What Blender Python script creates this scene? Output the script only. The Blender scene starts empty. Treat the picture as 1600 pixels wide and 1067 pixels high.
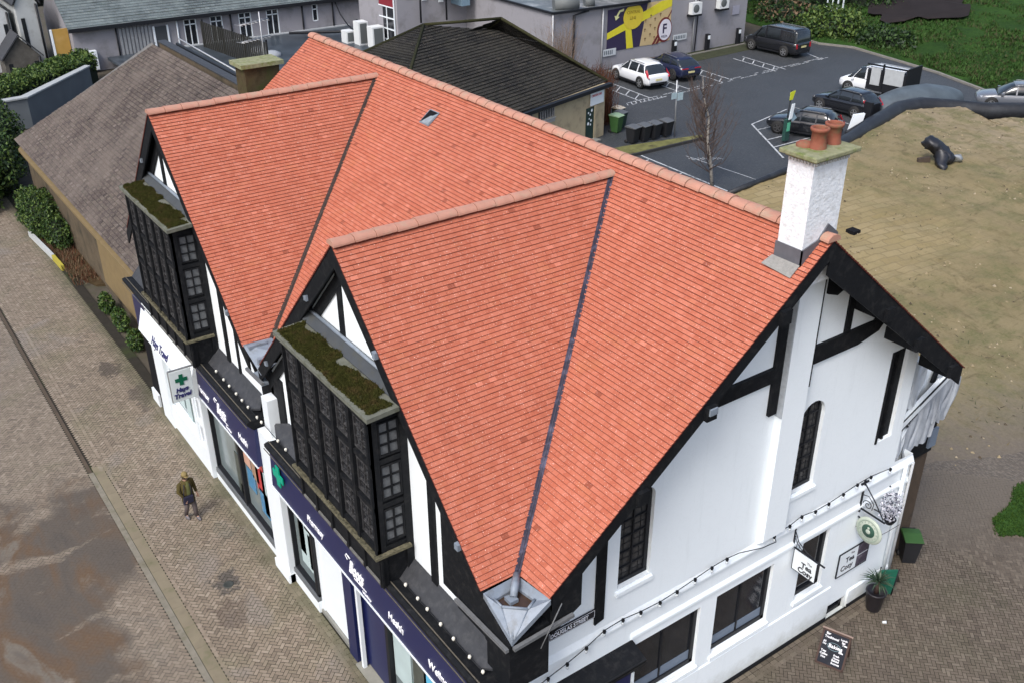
import bpy, bmesh, math, random
from mathutils import Vector, Matrix
from mathutils.geometry import tessellate_polygon
R = math.radians
SC = bpy.context.scene
COL = SC.collection
random.seed(7)
# ---------------------------------------------------------------- camera
cam_d = bpy.data.cameras.new('camera'); cam = bpy.data.objects.new('camera', cam_d); COL.objects.link(cam)
SC.camera = cam
PITCH, YAW, ROLL = R(28.751), R(35.292), R(-0.174)
_fw = Vector((math.sin(YAW)*math.cos(PITCH), math.cos(YAW)*math.cos(PITCH), -math.sin(PITCH)))
_rt = Vector((math.cos(YAW), -math.sin(YAW), 0)); _up = _rt.cross(_fw)
_r2 = _rt*math.cos(ROLL)+_up*math.sin(ROLL); _u2 = -_rt*math.sin(ROLL)+_up*math.cos(ROLL)
_m = Matrix((_r2, _u2, -_fw)).transposed().to_4x4(); _m.translation = Vector((-8.174, -11.487, 19.655))
cam.matrix_world = _m
cam_d.sensor_width = 36; cam_d.lens = 36*1553.7/1600; cam_d.clip_end = 2000
# ---------------------------------------------------------------- world, sun, exposure
W = bpy.data.worlds.new("World"); SC.world = W; W.use_nodes = True
_n = W.node_tree; _bg = _n.nodes['Background']
_sky = _n.nodes.new('ShaderNodeTexSky'); _sky.sky_type = 'NISHITA'; _sky.sun_disc = False
SUNV = Vector((-1.0, -0.5, 1.35)).normalized()
_sky.sun_elevation = math.asin(SUNV.z); _sky.sun_rotation = math.atan2(SUNV.x, SUNV.y)
_sky.air_density = 1.0; _sky.dust_density = 4.0; _sky.ozone_density = 1.0
_n.links.new(_sky.outputs[0], _bg.inputs[0]); _bg.inputs[1].default_value = 0.15
sun_d = bpy.data.lights.new('sun', 'SUN'); sun_d.energy = 1.5; sun_d.angle = R(20); sun_d.color = (0.96, 0.98, 1.0)
sun = bpy.data.objects.new('sun', sun_d); COL.objects.link(sun)
sun.rotation_euler = SUNV.to_track_quat('Z', 'Y').to_euler(); sun.location = (-40, -20, 60)
SC.view_settings.view_transform = 'Standard'; SC.view_settings.look = 'None'
SC.view_settings.exposure = 0.60; SC.view_settings.gamma = 1
# ---------------------------------------------------------------- materials
_mc = {}
class NT:
    def __init__(s, name):
        s.m = bpy.data.materials.new(name); s.m.use_nodes = True
        s.t = s.m.node_tree; s.b = s.t.nodes['Principled BSDF']
    def n(s, ty, **k):
        q = s.t.nodes.new(ty)
        for a, v in k.items(): setattr(q, a, v)
        return q
    def l(s, a, b): s.t.links.new(a, b)
    def math(s, op, a, b=None, c=None):
        q = s.n('ShaderNodeMath', operation=op)
        for i, v in enumerate((a, b, c)):
            if v is None: continue
            if isinstance(v, (int, float)): q.inputs[i].default_value = v
            else: s.l(v, q.inputs[i])
        return q.outputs[0]
    def mix(s, f, a, b, bt='MIX'):
        q = s.n('ShaderNodeMix', data_type='RGBA', blend_type=bt)
        for sock, v in ((q.inputs[0], f), (q.inputs[6], a), (q.inputs[7], b)):
            if isinstance(v, (int, float)): sock.default_value = v
            elif isinstance(v, tuple): sock.default_value = (*v[:3], 1)
            else: s.l(v, sock)
        return q.outputs[2]
    def noise(s, vec, scale, detail=4, rough=0.55, dim='3D', dist=0):
        q = s.n('ShaderNodeTexNoise'); q.noise_dimensions = dim
        q.inputs['Scale'].default_value = scale; q.inputs['Detail'].default_value = detail
        q.inputs['Roughness'].default_value = rough; q.inputs['Distortion'].default_value = dist
        if vec is not None: s.l(vec, q.inputs['Vector'])
        return q.outputs['Fac']
    def ramp(s, f, stops):
        q = s.n('ShaderNodeValToRGB'); e = q.color_ramp.elements
        while len(e) < len(stops): e.new(0.5)
        for i, (p, c) in enumerate(stops):
            e[i].position = p; e[i].color = (*c, 1) if isinstance(c, tuple) else (c, c, c, 1)
        s.l(f, q.inputs[0]); return q.outputs[0]
    def rng(s, f, a, b, c=0., d=1.):
        q = s.n('ShaderNodeMapRange'); q.clamp = True
        s.l(f, q.inputs[0])
        for i, v in enumerate((a, b, c, d)): q.inputs[i+1].default_value = v
        return q.outputs[0]
    def pos(s, sc=None):
        g = s.n('ShaderNodeNewGeometry').outputs['Position']
        if sc is None: return g
        q = s.n('ShaderNodeMapping'); q.inputs['Scale'].default_value = sc; s.l(g, q.inputs[0]); return q.outputs[0]
    def bump(s, h, strength=0.3, dist=0.02):
        q = s.n('ShaderNodeBump'); q.inputs['Strength'].default_value = strength; q.inputs['Distance'].default_value = dist
        s.l(h, q.inputs['Height']); s.l(q.outputs[0], s.b.inputs['Normal'])
    def out(s, col, rough=0.7, spec=0.4, metal=0.):
        if isinstance(col, tuple): s.b.inputs['Base Color'].default_value = (*col, 1)
        else: s.l(col, s.b.inputs['Base Color'])
        if isinstance(rough, (int, float)): s.b.inputs['Roughness'].default_value = rough
        else: s.l(rough, s.b.inputs['Roughness'])
        s.b.inputs['Specular IOR Level'].default_value = spec; s.b.inputs['Metallic'].default_value = metal
        return s.m
def M(name, col, rough=0.6, spec=0.4, metal=0., var=0.12, scale=3., bump=0., bscale=30., dirt_glint=None, dirt_glint_amt=0.5, dscale=1.2, obj=False):
    """generic painted or weathered surface: colour with two noises, optional stains or painted glints, and bump"""
    if name in _mc: return _mc[name]
    t = NT(name)
    vec = t.n('ShaderNodeTexCoord').outputs['Object'] if obj else t.pos()
    f = t.noise(vec, scale, 5)
    c = t.mix(f, tuple(x*(1-var) for x in col), tuple(min(1, x*(1+var)) for x in col))
    if dirt_glint:
        g = t.noise(vec, dscale, 8, 0.65)
        g = t.rng(g, 0.5, 0.68); g = t.math('MULTIPLY', g, dirt_glint_amt)
        c = t.mix(g, c, dirt_glint)
    if bump: t.bump(t.noise(vec, bscale, 6, 0.6), bump)
    _mc[name] = t.out(c, rough, spec, metal); return _mc[name]
def tile_mat(name, cols, gauge, width, groove=(0.12, 0.03, 0.02), perp=0.35, rough=0.75, moss=None, moss_amt=0., bumpy=0.):
    """roof tiles from the UV map in metres: u along the course, v down the slope"""
    if name in _mc: return _mc[name]
    t = NT(name)
    uv = t.n('ShaderNodeUVMap').outputs[0]
    sp = t.n('ShaderNodeSeparateXYZ'); t.l(uv, sp.inputs[0]); u, v = sp.outputs[0], sp.outputs[1]
    row = t.math('FLOOR', t.math('DIVIDE', v, gauge))
    off = t.math('MULTIPLY', t.math('MODULO', row, 2.0), 0.5)
    uu = t.math('ADD', t.math('DIVIDE', u, width), off)
    col_i = t.math('FLOOR', uu); fu = t.math('FRACT', uu)
    fv = t.math('FRACT', t.math('DIVIDE', v, gauge))
    cb = t.n('ShaderNodeCombineXYZ'); t.l(col_i, cb.inputs[0]); t.l(row, cb.inputs[1])
    wn = t.n('ShaderNodeTexWhiteNoise'); wn.noise_dimensions = '3D'; t.l(cb.outputs[0], wn.inputs[0])
    rnd = wn.outputs['Value']
    c = t.ramp(rnd, [(0.0, cols[0]), (0.35, cols[1]), (0.7, cols[2]), (1.0, cols[3])])
    wp = t.pos()
    big = t.noise(wp, 0.55, 5, 0.6)
    c = t.mix(t.rng(big, 0.35, 0.7, 0., 0.5), c, tuple(x*0.78 for x in cols[1]))
    hue = t.noise(t.pos((1.5, 1.5, 4)), 1.1, 3, 0.5); c = t.mix(t.rng(hue, 0.58, 0.75, 0., 0.45), c, (cols[1][0]*1.05, cols[1][1]*1.35, cols[1][2]*1.05))
    fine = t.noise(wp, 26, 4, 0.7)
    c = t.mix(t.rng(fine, 0.3, 0.75, 0.0, 0.35), c, tuple(min(1, x*1.35) for x in cols[2]))
    stt = t.n('ShaderNodeCombineXYZ'); t.l(t.math('MULTIPLY', u, 3.2), stt.inputs[0]); t.l(t.math('MULTIPLY', v, .35), stt.inputs[1]); sk = t.noise(stt.outputs[0], 1.0, 6, .65); c = t.mix(t.rng(sk, .56, .74, 0, .38), c, tuple(x*.62 for x in cols[0])); c = t.mix(t.rng(sk, .42, .3, 0, .28), c, tuple(min(1, x*1.3) for x in cols[3]))
    c = t.mix(t.math('GREATER_THAN', rnd, .992), c, tuple(x*1.12 for x in cols[3])); c = t.mix(t.math('LESS_THAN', rnd, .006), c, tuple(x*.75 for x in cols[0]))
    # pale lime specks and dark spots
    sp1 = t.noise(wp, 45, 2, 0.5); c = t.mix(t.rng(sp1, 0.66, 0.72, 0, 0.8), c, (0.75, 0.62, 0.55))
    sp2 = t.noise(t.pos((1.3, 1.1, 0.9)), 23, 2, 0.5); c = t.mix(t.rng(sp2, 0.73, 0.77, 0, 0.75), c, (0.06, 0.03, 0.03))
    # perpendicular joints, only some dark
    w2 = t.n('ShaderNodeTexWhiteNoise'); w2.noise_dimensions = '3D'
    cb2 = t.n('ShaderNodeCombineXYZ'); t.l(col_i, cb2.inputs[0]); t.l(row, cb2.inputs[1]); cb2.inputs[2].default_value = 5.
    t.l(cb2.outputs[0], w2.inputs[0])
    e = t.math('LESS_THAN', fu, 0.05); e = t.math('MULTIPLY', e, t.math('MULTIPLY', t.math('POWER', w2.outputs['Value'], 2.5), perp*2.4))
    c = t.mix(e, c, groove)
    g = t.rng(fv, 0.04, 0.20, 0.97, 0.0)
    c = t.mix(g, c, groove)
    if moss:
        bg_ = t.noise(wp, .35, 5, .6); c = t.mix(t.rng(bg_, .42, .62, 0, .5), c, tuple(min(1, x*1.25) for x in cols[3]))
        mn = t.noise(wp, 5.5, 10, 0.75); mm = t.rng(mn, 0.66-0.3*moss_amt, 0.76-0.3*moss_amt, 0, 0.9)
        c = t.mix(mm, c, moss); dk = t.noise(t.pos((1.2, 1, 1)), 4, 8, .75); c = t.mix(t.rng(dk, .58, .7, 0, .7), c, tuple(x*.4 for x in cols[0]))
        t.bump(t.noise(wp, 7, 8, 0.72), bumpy, 0.25)
    else:
        t.bump(t.math('ADD', t.noise(wp, 30, 4, 0.6), t.math('MULTIPLY', rnd, 0.6)), 0.2, 0.01)
    _mc[name] = t.out(c, rough, 0.35); return _mc[name]
def white_wall():
    t = NT('white_render'); q = t.pos(); n = t.noise(q, .6, 5); c = t.mix(n, (.80, .855, .885), (.84, .89, .915))
    st_ = t.noise(t.pos((3.5, 3.5, .35)), 1.2, 7, .65); c = t.mix(t.rng(st_, .56, .75, 0, .35), c, (.62, .67, .69))
    sx = t.n('ShaderNodeSeparateXYZ'); t.l(q, sx.inputs[0]); zz = sx.outputs[2]
    g = t.math('SUBTRACT', zz, t.math('MULTIPLY', t.noise(q, 2.2, 6, .7), 1.1)); c = t.mix(t.rng(g, .1, -.5, 0, .65), c, (.42, .43, .38))
    cr = t.noise(q, 1.7, 9, .75, dist=1.5); cr2 = t.math('ABSOLUTE', t.math('SUBTRACT', cr, .5)); c = t.mix(t.rng(cr2, .006, .0, 0, .25), c, (.5, .53, .54))
    t.bump(t.noise(q, 14, 6, .6), .18, .02); return t.out(c, .78, .3)
WHITE = white_wall()
WHITEP = M('white_paint', (0.74, 0.79, 0.82), 0.45, 0.5, var=0.03)
ROUGHW = M('rough_white', (0.74, 0.77, 0.80), 0.9, 0.2, var=0.16, scale=9, bump=1.0, bscale=16, dirt_glint=(0.45, 0.45, 0.43), dirt_glint_amt=0.5, dscale=7)
BLACK = M('black_timber', (0.006, 0.007, 0.009), 0.7, 0.2, var=0.4, scale=8, bump=0.15, dirt_glint=(0.03, 0.03, 0.03), dirt_glint_amt=0.5, dscale=6)
BLACKM = M('black_metal', (0.009, 0.010, 0.013), 0.55, 0.35, var=0.3)
DARKIN = M('dark_interior', (0.01, 0.01, 0.012), 0.9, 0.1)
LEAD = M('lead_sheet', (0.20, 0.235, 0.28), 0.5, 0.5, var=0.28, scale=5, bump=0.2, bscale=12, dirt_glint=(0.10, 0.10, 0.09), dirt_glint_amt=0.6, dscale=4)
LEADD = M('valley_lead', (0.035, 0.032, 0.05), 0.6, 0.4, var=0.5, scale=6, dirt_glint=(0.12, 0.115, 0.17), dirt_glint_amt=0.8, dscale=4)
RUSTW = M('rusty_water', (0.05, 0.028, 0.016), 0.15, 0.6, var=0.5, scale=5)
SLATED = M('dark_felt', (0.035, 0.037, 0.042), 0.6, 0.4, var=0.35, scale=7, dirt_glint=(0.1, 0.1, 0.1), dirt_glint_amt=0.3, dscale=6)
NAVY = M('navy_paint', (0.008, 0.012, 0.066), 0.4, 0.45, var=0.12)
GLASSD = M('dark_glass', (0.018, 0.02, 0.024), 0.08, 0.6, var=0.6, scale=2.5)
GLASSG = M('grey_glass', (0.18, 0.22, 0.225), 0.12, 0.6, var=0.35, scale=1.5)
LETTER = M('white_letter', (0.85, 0.86, 0.9), 0.5, 0.3, var=0.02)
TERRA = M('terracotta', (0.24, 0.08, 0.05), 0.8, 0.3, var=0.25, scale=8, dirt_glint=(0.14, 0.15, 0.08), dirt_glint_amt=0.6, dscale=6, bump=.2)
RIDGE = M('ridge_tile_clay', (0.42, 0.215, 0.155), 0.8, 0.3, var=0.2, scale=5, dirt_glint=(0.34, 0.26, 0.19), dirt_glint_amt=0.7, dscale=3, bump=.2)
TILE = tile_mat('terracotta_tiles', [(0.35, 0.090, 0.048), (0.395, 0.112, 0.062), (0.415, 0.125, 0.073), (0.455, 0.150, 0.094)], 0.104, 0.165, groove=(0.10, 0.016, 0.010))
# ---------------------------------------------------------------- mesh building
_base = {}
def props(o, label=None, cat=None, group=None, kind=None):
    if label: o['label'] = label
    if cat: o['category'] = cat
    if group: o['group'] = group
    if kind: o['kind'] = kind
    return o
def thing(name, label, cat, loc=(0, 0, 0), group=None, rz=0):
    o = bpy.data.objects.new(name, None); o.empty_display_size = 0.3; COL.objects.link(o)
    o.location = loc; o.rotation_euler = (0, 0, rz); _base[o.name] = Vector(loc)
    return props(o, label, cat, group)
class MB:
    def __init__(s): s.v = []; s.f = []; s.mi = []; s.mats = []; s.uv = {}; s.smooth = []
    def mat(s, m):
        if m is None: return -1
        if m not in s.mats: s.mats.append(m)
        return s.mats.index(m)
    def face(s, pts, m=None, uv=None, sm=False):
        i = len(s.v); s.v += [tuple(p) for p in pts]; k = len(s.f)
        s.f.append(tuple(range(i, i+len(pts)))); s.mi.append(s.mat(m)); s.smooth.append(sm)
        if uv: s.uv[k] = uv
        return k
    def raw(s, vs, fs, m=None, sm=False):
        i = len(s.v); s.v += [tuple(p) for p in vs]
        for f in fs: s.f.append(tuple(i+a for a in f)); s.mi.append(s.mat(m)); s.smooth.append(sm)
    def box(s, a, b, m=None, T=None):
        x0, y0, z0 = a; x1, y1, z1 = b
        vs = [Vector(p) for p in ((x0, y0, z0), (x1, y0, z0), (x1, y1, z0), (x0, y1, z0), (x0, y0, z1), (x1, y0, z1), (x1, y1, z1), (x0, y1, z1))]
        if T: vs = [T @ p for p in vs]
        s.raw(vs, [(0, 3, 2, 1), (4, 5, 6, 7), (0, 1, 5, 4), (1, 2, 6, 5), (2, 3, 7, 6), (3, 0, 4, 7)], m); return s
    def prism(s, pts, ext, m=None):
        """polygon (3D points, any planar) extruded by a vector"""
        pts = [Vector(p) for p in pts]; e = Vector(ext); n = len(pts)
        tris = tessellate_polygon([pts])
        q = pts+[p+e for p in pts]
        fs = []
        for t in tris:
            a, b, c = [pts[i] for i in t]
            if (b-a).cross(c-a).dot(e) > 0: t = t[::-1]
            fs.append(tuple(t)); fs.append(tuple(i+n for i in t[::-1]))
        for i in range(n): j = (i+1) % n; fs.append((i, i+n, j+n, j))
        s.raw(q, fs, m); return s
    def bar(s, a, b, w, h, m=None, up=(0, 0, 1)):
        a, b = Vector(a), Vector(b); d = (b-a).normalized(); u = Vector(up)
        sd = d.cross(u)
        if sd.length < 1e-4: sd = d.cross(Vector((0, 1, 0)))
        sd.normalize(); u = sd.cross(d)
        vs = [p+sd*x*w/2+u*y*h/2 for p in (a, b) for x, y in ((-1, -1), (1, -1), (1, 1), (-1, 1))]
        s.raw(vs, [(0, 3, 2, 1)[::-1], (4, 5, 6, 7)[::-1], (0, 1, 5, 4)[::-1], (1, 2, 6, 5)[::-1], (2, 3, 7, 6)[::-1], (3, 0, 4, 7)[::-1]], m); return s
    def tube(s, path, r, n=8, m=None, caps=True, sm=True):
        path = [Vector(p) for p in path]; rs = r if isinstance(r, (list, tuple)) else [r]*len(path)
        vs = []; prev = None
        for i, p in enumerate(path):
            d = (path[min(i+1, len(path)-1)]-path[max(i-1, 0)]).normalized()
            if prev is None:
                a = d.cross(Vector((0, 0, 1)))
                if a.length < 1e-3: a = d.cross(Vector((1, 0, 0)))
            else: a = prev-d*prev.dot(d)
            a.normalize(); prev = a; b = d.cross(a)
            for k in range(n):
                t = 2*math.pi*k/n; vs.append(p+(a*math.cos(t)+b*math.sin(t))*rs[i])
        fs = []
        for i in range(len(path)-1):
            for k in range(n):
                k2 = (k+1) % n; fs.append((i*n+k, i*n+k2, (i+1)*n+k2, (i+1)*n+k))
        s.raw(vs, fs, m, sm)
        if caps:
            s.face([vs[k] for k in range(n)][::-1], m); s.face([vs[(len(path)-1)*n+k] for k in range(n)], m)
        return s
    def lathe(s, prof, c=(0, 0, 0), n=20, m=None, ax=None, sm=True):
        """prof: (r, z) list"""
        c = Vector(c); T = ax or Matrix.Identity(3); vs = []
        for r, z in prof:
            for k in range(n):
                t = 2*math.pi*k/n; vs.append(c+T @ Vector((r*math.cos(t), r*math.sin(t), z)))
        fs = []
        for i in range(len(prof)-1):
            for k in range(n): k2 = (k+1) % n; fs.append((i*n+k, i*n+k2, (i+1)*n+k2, (i+1)*n+k))
        s.raw(vs, fs, m, sm); return s
    def wall(s, outer, holes, P, N, depth=0.2, m=None, mr=None):
        """outer, holes: 2D (a, b) lists; P maps (a, b) -> 3D on the front plane; N outward; holes get reveals of depth"""
        polys = [[Vector((a, b, 0)) for a, b in outer]]+[[Vector((a, b, 0)) for a, b in h] for h in holes]
        tr = tessellate_polygon(polys); allp = [q for p in polys for q in p]; v3 = [Vector(P(q.x, q.y)) for q in allp]
        N = Vector(N); fs = []
        for t in tr:
            a, b, c = [v3[i] for i in t]; fs.append(tuple(t) if (b-a).cross(c-a).dot(N) > 0 else tuple(t[::-1]))
        s.raw(v3, fs, m)
        for h in holes:
            q = [Vector(P(a, b)) for a, b in h]; n = len(q); cen = sum(q, Vector())/n
            for i in range(n):
                a, b = q[i], q[(i+1) % n]; f = [a, b, b-N*depth, a-N*depth]
                nn = (f[1]-f[0]).cross(f[2]-f[0])
                if nn.dot(cen-(a+b)/2) < 0: f = f[::-1]
                s.face(f, mr or m)
        return s
    def build(s, name, m=None, parent=None, smooth=False, bevel=0, world=True):
        me = bpy.data.meshes.new(name)
        off = _base.get(parent.name, Vector()) if (parent is not None and world) else Vector()
        me.from_pydata([(x-off.x, y-off.y, z-off.z) for x, y, z in s.v], [], s.f)
        mm = list(s.mats)
        if (-1 in s.mi or not mm) and m:
            if m not in mm: mm.append(m)
            k = mm.index(m); s.mi = [k if i < 0 else i for i in s.mi]
        s.mi = [max(0, i) for i in s.mi]
        for q in mm: me.materials.append(q)
        me.polygons.foreach_set('material_index', s.mi)
        me.polygons.foreach_set('use_smooth', [bool(smooth or a) for a in s.smooth])
        if s.uv:
            ul = me.uv_layers.new(name='UVMap')
            for k, uvs in s.uv.items():
                p = me.polygons[k]
                for j, li in enumerate(p.loop_indices): ul.data[li].uv = uvs[j]
        me.update()
        if smooth or any(s.smooth):
            b = bmesh.new(); b.from_mesh(me); bmesh.ops.remove_doubles(b, verts=b.verts, dist=1e-4); b.to_mesh(me); b.free()
        o = bpy.data.objects.new(name, me); COL.objects.link(o)
        if parent is not None:
            o.parent = parent; _base[o.name] = off
        if bevel:
            md = o.modifiers.new('b', 'BEVEL'); md.width = bevel; md.segments = 2; md.limit_method = 'ANGLE'; md.angle_limit = R(40)
        return o
def one(name, m, parent, fn, **k):
    b = MB(); fn(b); return b.build(name, m, parent, **k)
def copy_tree(o, parent=None):
    c = o.copy(); COL.objects.link(c)
    if parent is not None: c.parent = parent
    for ch in o.children: copy_tree(ch, c)
    return c
def text(txt, size, o, xd, yd, m, parent, name='lettering', ext=0.01, shear=0, bold=0.0, align='LEFT', sp=1.0, wsc=1.0):
    """text starting at o, running along xd, upright along yd (world space)"""
    cu = bpy.data.curves.new('t', 'FONT'); cu.body = txt; cu.size = size; cu.extrude = ext; cu.shear = shear; cu.offset = bold
    cu.align_x = align; cu.space_character = sp; cu.resolution_u = 3
    ob = bpy.data.objects.new('t', cu); COL.objects.link(ob)
    me = bpy.data.meshes.new_from_object(ob.evaluated_get(bpy.context.evaluated_depsgraph_get()))
    bpy.data.objects.remove(ob)
    x = Vector(xd).normalized(); y = Vector(yd); y = (y-x*y.dot(x)).normalized(); z = x.cross(y); o = Vector(o)
    off = _base.get(parent.name, Vector()) if parent is not None else Vector()
    for v in me.vertices: v.co = o+x*v.co.x*wsc+y*v.co.y+z*v.co.z-off
    me.materials.clear(); me.materials.append(m)
    for p in me.polygons: p.material_index = 0
    r = bpy.data.objects.new(name, me); COL.objects.link(r)
    if parent is not None: r.parent = parent; _base[r.name] = off
    return r
def clip(poly, k, val, keep_less):
    out = []
    for i in range(len(poly)):
        a, b = poly[i], poly[(i+1) % len(poly)]
        ia = (a[k] <= val) if keep_less else (a[k] >= val); ib = (b[k] <= val) if keep_less else (b[k] >= val)
        if ia: out.append(a)
        if ia != ib:
            t = (val-a[k])/(b[k]-a[k]); out.append(tuple(a[j]+(b[j]-a[j])*t for j in range(2)))
    return out
def tiles(mb, O, U, D, polys, g=0.10, lip=0.016, m=None, wob=0.0, h0=0.012):
    """stepped courses over convex (u, v) polygons; D points down the slope"""
    O, U, D = Vector(O), Vector(U).normalized(), Vector(D).normalized(); N = U.cross(D)
    if N.z < 0: N = -N
    rr = random.Random(3)
    for poly in polys:
        v0 = min(p[1] for p in poly); v1 = max(p[1] for p in poly)
        for k in range(int(math.floor(v0/g+1e-6)), int(math.ceil(v1/g-1e-6))):
            c = clip(clip(poly, 1, k*g, False), 1, (k+1)*g, True)
            if len(c) < 3: continue
            w = rr.uniform(-wob, wob)
            def H(p): return O+U*p[0]+D*p[1]+N*(h0+w+lip*((p[1]-k*g)/g))
            P3 = [H(p) for p in c]
            nn = (P3[1]-P3[0]).cross(P3[2]-P3[0])
            cc = c if nn.dot(N) > 0 else c[::-1]; P3 = P3 if cc is c else P3[::-1]
            mb.face(P3, m, [(p[0], p[1]) for p in cc])
            n = len(cc)
            for i in range(n):
                a, b = cc[i], cc[(i+1) % n]
                A, B = P3[i], P3[(i+1) % n]
                if abs(a[1]-b[1]) < 1e-6 and abs(a[1]-k*g) < 1e-6: continue
                dn = lip+0.004 if abs(a[1]-b[1]) < 1e-6 else 0.03
                mb.face([B, A, A-N*dn, B-N*dn], m, [(b[0], (k+.02)*g), (a[0], (k+.02)*g), (a[0], (k+.02)*g), (b[0], (k+.02)*g)])
# ================================================================ the half-timbered corner building
XR, ZR, MS = 6.9, 12.24, 0.8045
YA, YB, OG, ZG = -0.79, 22.0, 0.67, 11.94
YN, YF = 5.26, 16.62                       # the two front gables' ridges
XM = XR-(ZR-ZG)/MS; XW = -0.40; SL = math.hypot(1, MS)
B = thing('half_timbered_building', 'black and white half-timbered corner building with an orange tile roof and twin front gables', 'building', (6, 11, 0))
def XZ(y=0.0): return lambda a, b: (a, y, b)
def YZ(x): return lambda a, b: (x, a, b)
def arch(x0, x1, z0, z1, r=None, n=10):
    r = r or (x1-x0)/2; c = (x0+x1)/2; zc = z1-r
    return [(x0, z0), (x1, z0)]+[(c+(x1-x0)/2*math.cos(math.pi*i/n), zc+r*math.sin(math.pi*i/n)) for i in range(n+1)]
# ---- walls
b = MB()
tall = arch(2.61, 3.5, 5.22, 7.62, 0.3); archw = arch(7.88, 8.7, 5.3, 7.75)
rect = lambda a, c, d, e: [(a, d), (c, d), (c, e), (a, e)]
holes = [tall, archw, rect(3.25, 5.27, 1.45, 3.27), rect(5.79, 7.75, 1.45, 3.3), rect(8.78, 9.8, 1.55, 3.42), rect(10.37, 11.1, 0.02, 0.47), rect(10.98, 11.66, 5.5, 8.1), rect(0.6, 3.0, 0.4, 2.75)]
b.wall([(-.4, 0), (13.0, 0), (12.9, 4.45), (12.1, 4.5), (12.1, 7.75), (6.9, 11.95), (-.4, 6.1)], holes, XZ(), (0, -1, 0), 0.16, WHITE)
b.wall([(0, 0), (22, 0), (22, 6.3), (21.6, 6.6), (16.62, 11.62), (11.4, 6.4), (10.5, 6.4), (5.26, 11.62), (0.0, 6.4)], [], YZ(XW), (-1, 0, 0), 0.1, WHITE)
b.face([(13.0, 0, 0), (13.0, 22, 0), (12.9, 22, 4.45), (12.9, 0, 4.45)], WHITE)
b.face([(12.1, 0, 4.5), (12.1, 22, 4.5), (12.1, 22, 7.75), (12.1, 0, 7.75)], WHITE)
b.face([(-.4, 22, 0), (13, 22, 0), (12.1, 22, 7.7), (6.9, 22, 11.9), (-.4, 22, 6.1)], WHITE)
# string course, lintel band and plinth in low relief
b.prism([(0.72, 0, 4.12), (0.72, -.07, 4.17), (0.72, -.07, 4.22), (0.72, 0, 4.38)], (12.2, 0, 0), WHITE)
b.prism([(3.1, 0, 3.52), (3.1, -.05, 3.55), (3.1, -.05, 3.62), (3.1, 0, 3.72)], (9.85, 0, 0), WHITE)
for x0, x1, z in ((3.2, 5.32, 1.45), (5.74, 7.8, 1.45), (8.72, 9.86, 1.55), (2.55, 3.56, 5.22), (7.8, 8.78, 5.3)):
    b.prism([(x0, .15, z+.02), (x0, .15, z-.1), (x0, -.06, z-.16), (x0, -.06, z-.06)], (x1-x0, 0, 0), WHITE)
b.prism([(3.2, 0, 1.22), (3.2, -.03, 1.19), (3.2, -.03, .05), (3.2, 0, .05)], (7.1, 0, 0), WHITE)
b.prism([(11.15, 0, .65), (11.15, -.05, .6), (11.15, -.05, .05), (11.15, 0, .05)], (1.8, 0, 0), WHITE)
b.build('wall', None, B)
one('plinth', BLACKM, B, lambda b: (b.box((3.0, -.045, 0), (10.3, -.032, .14)), b.box((11.15, -.065, 0), (12.9, -.052, .14))))
# ---- black timbers
def beam(fn): return one('timber', BLACK, B, fn)
def gb(x0, x1, z0, z1, d=0.05, y=0): beam(lambda b: b.box((x0, y-d, z0), (x1, y+.02, z1)))
beam(lambda b: b.prism([(2.0, -.05, 4.6), (2.24, -.05, 4.66), (2.24, -.05, 8.0), (2.0, -.05, 7.8)], (0, .06, 0)))
beam(lambda b: b.prism([(.2, -.04, 5.12), (1.33, -.04, 5.12), (1.33, -.04, 7.25), (.2, -.04, 6.4)], (0, .05, 0)))
gb(-.42, .72, 4.1, 5.1, .06)
beam(lambda b: b.box((-.64, -.74, 4.97), (.26, 0.0, 6.25)))
beam(lambda b: b.prism([(2.2, -.06, 7.35), (2.75, -.06, 7.35), (2.95, -.06, 7.65), (3.3, -.06, 8.4), (2.4, -.06, 8.2)], (0, .05, 0)))
gb(4.4, 6.7, 8.86, 9.2, .09); gb(6.62, 6.86, 8.0, 11.3, .08)
gb(7.665, 7.76, 8.4, 11.2, .16)
beam(lambda b: b.prism([(7.76, -.07, 8.86), (9.4, -.07, 8.86), (10.1, -.07, 9.0), (10.5, -.07, 9.4), (10.3, -.07, 9.55), (9.9, -.07, 9.3), (7.76, -.07, 9.3)], (0, .08, 0)))
gb(8.86, 9.05, 9.3, 10.35, .05)
beam(lambda b: b.prism([(8.02, -.06, 10.5), (8.35, -.06, 10.38), (8.7, -.06, 10.52), (8.7, -.06, 11), (8.02, -.06, 11.3)], (0, .05, 0)))
beam(lambda b: (b.box((10.98, .1, 5.5), (11.66, .16, 8.1)), b.box((10.98, -.03, 5.5), (11.04, .1, 8.1)), b.box((11.3, .03, 5.5), (11.36, .1, 8.1))))
# purlin ends under the verge
def purlin(x, dz, end):
    z = ZR-MS*abs(x-XR)-dz
    beam(lambda b: b.box((x-.13, -.86, z-.3), (x+.13, 0, z)))
    if end: one('purlin_cap', LEAD, B, lambda b: b.box((x-.1, -.9, z-.16), (x+.1, -.862, z-.02)))
for x, d, e in ((2.35, .2, 0), (3.95, .22, 1), (5.75, .2, 0), (9.2, .25, 0), (10.6, .3, 0), (12.3, .2, 0)): purlin(x, d, e)
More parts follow.
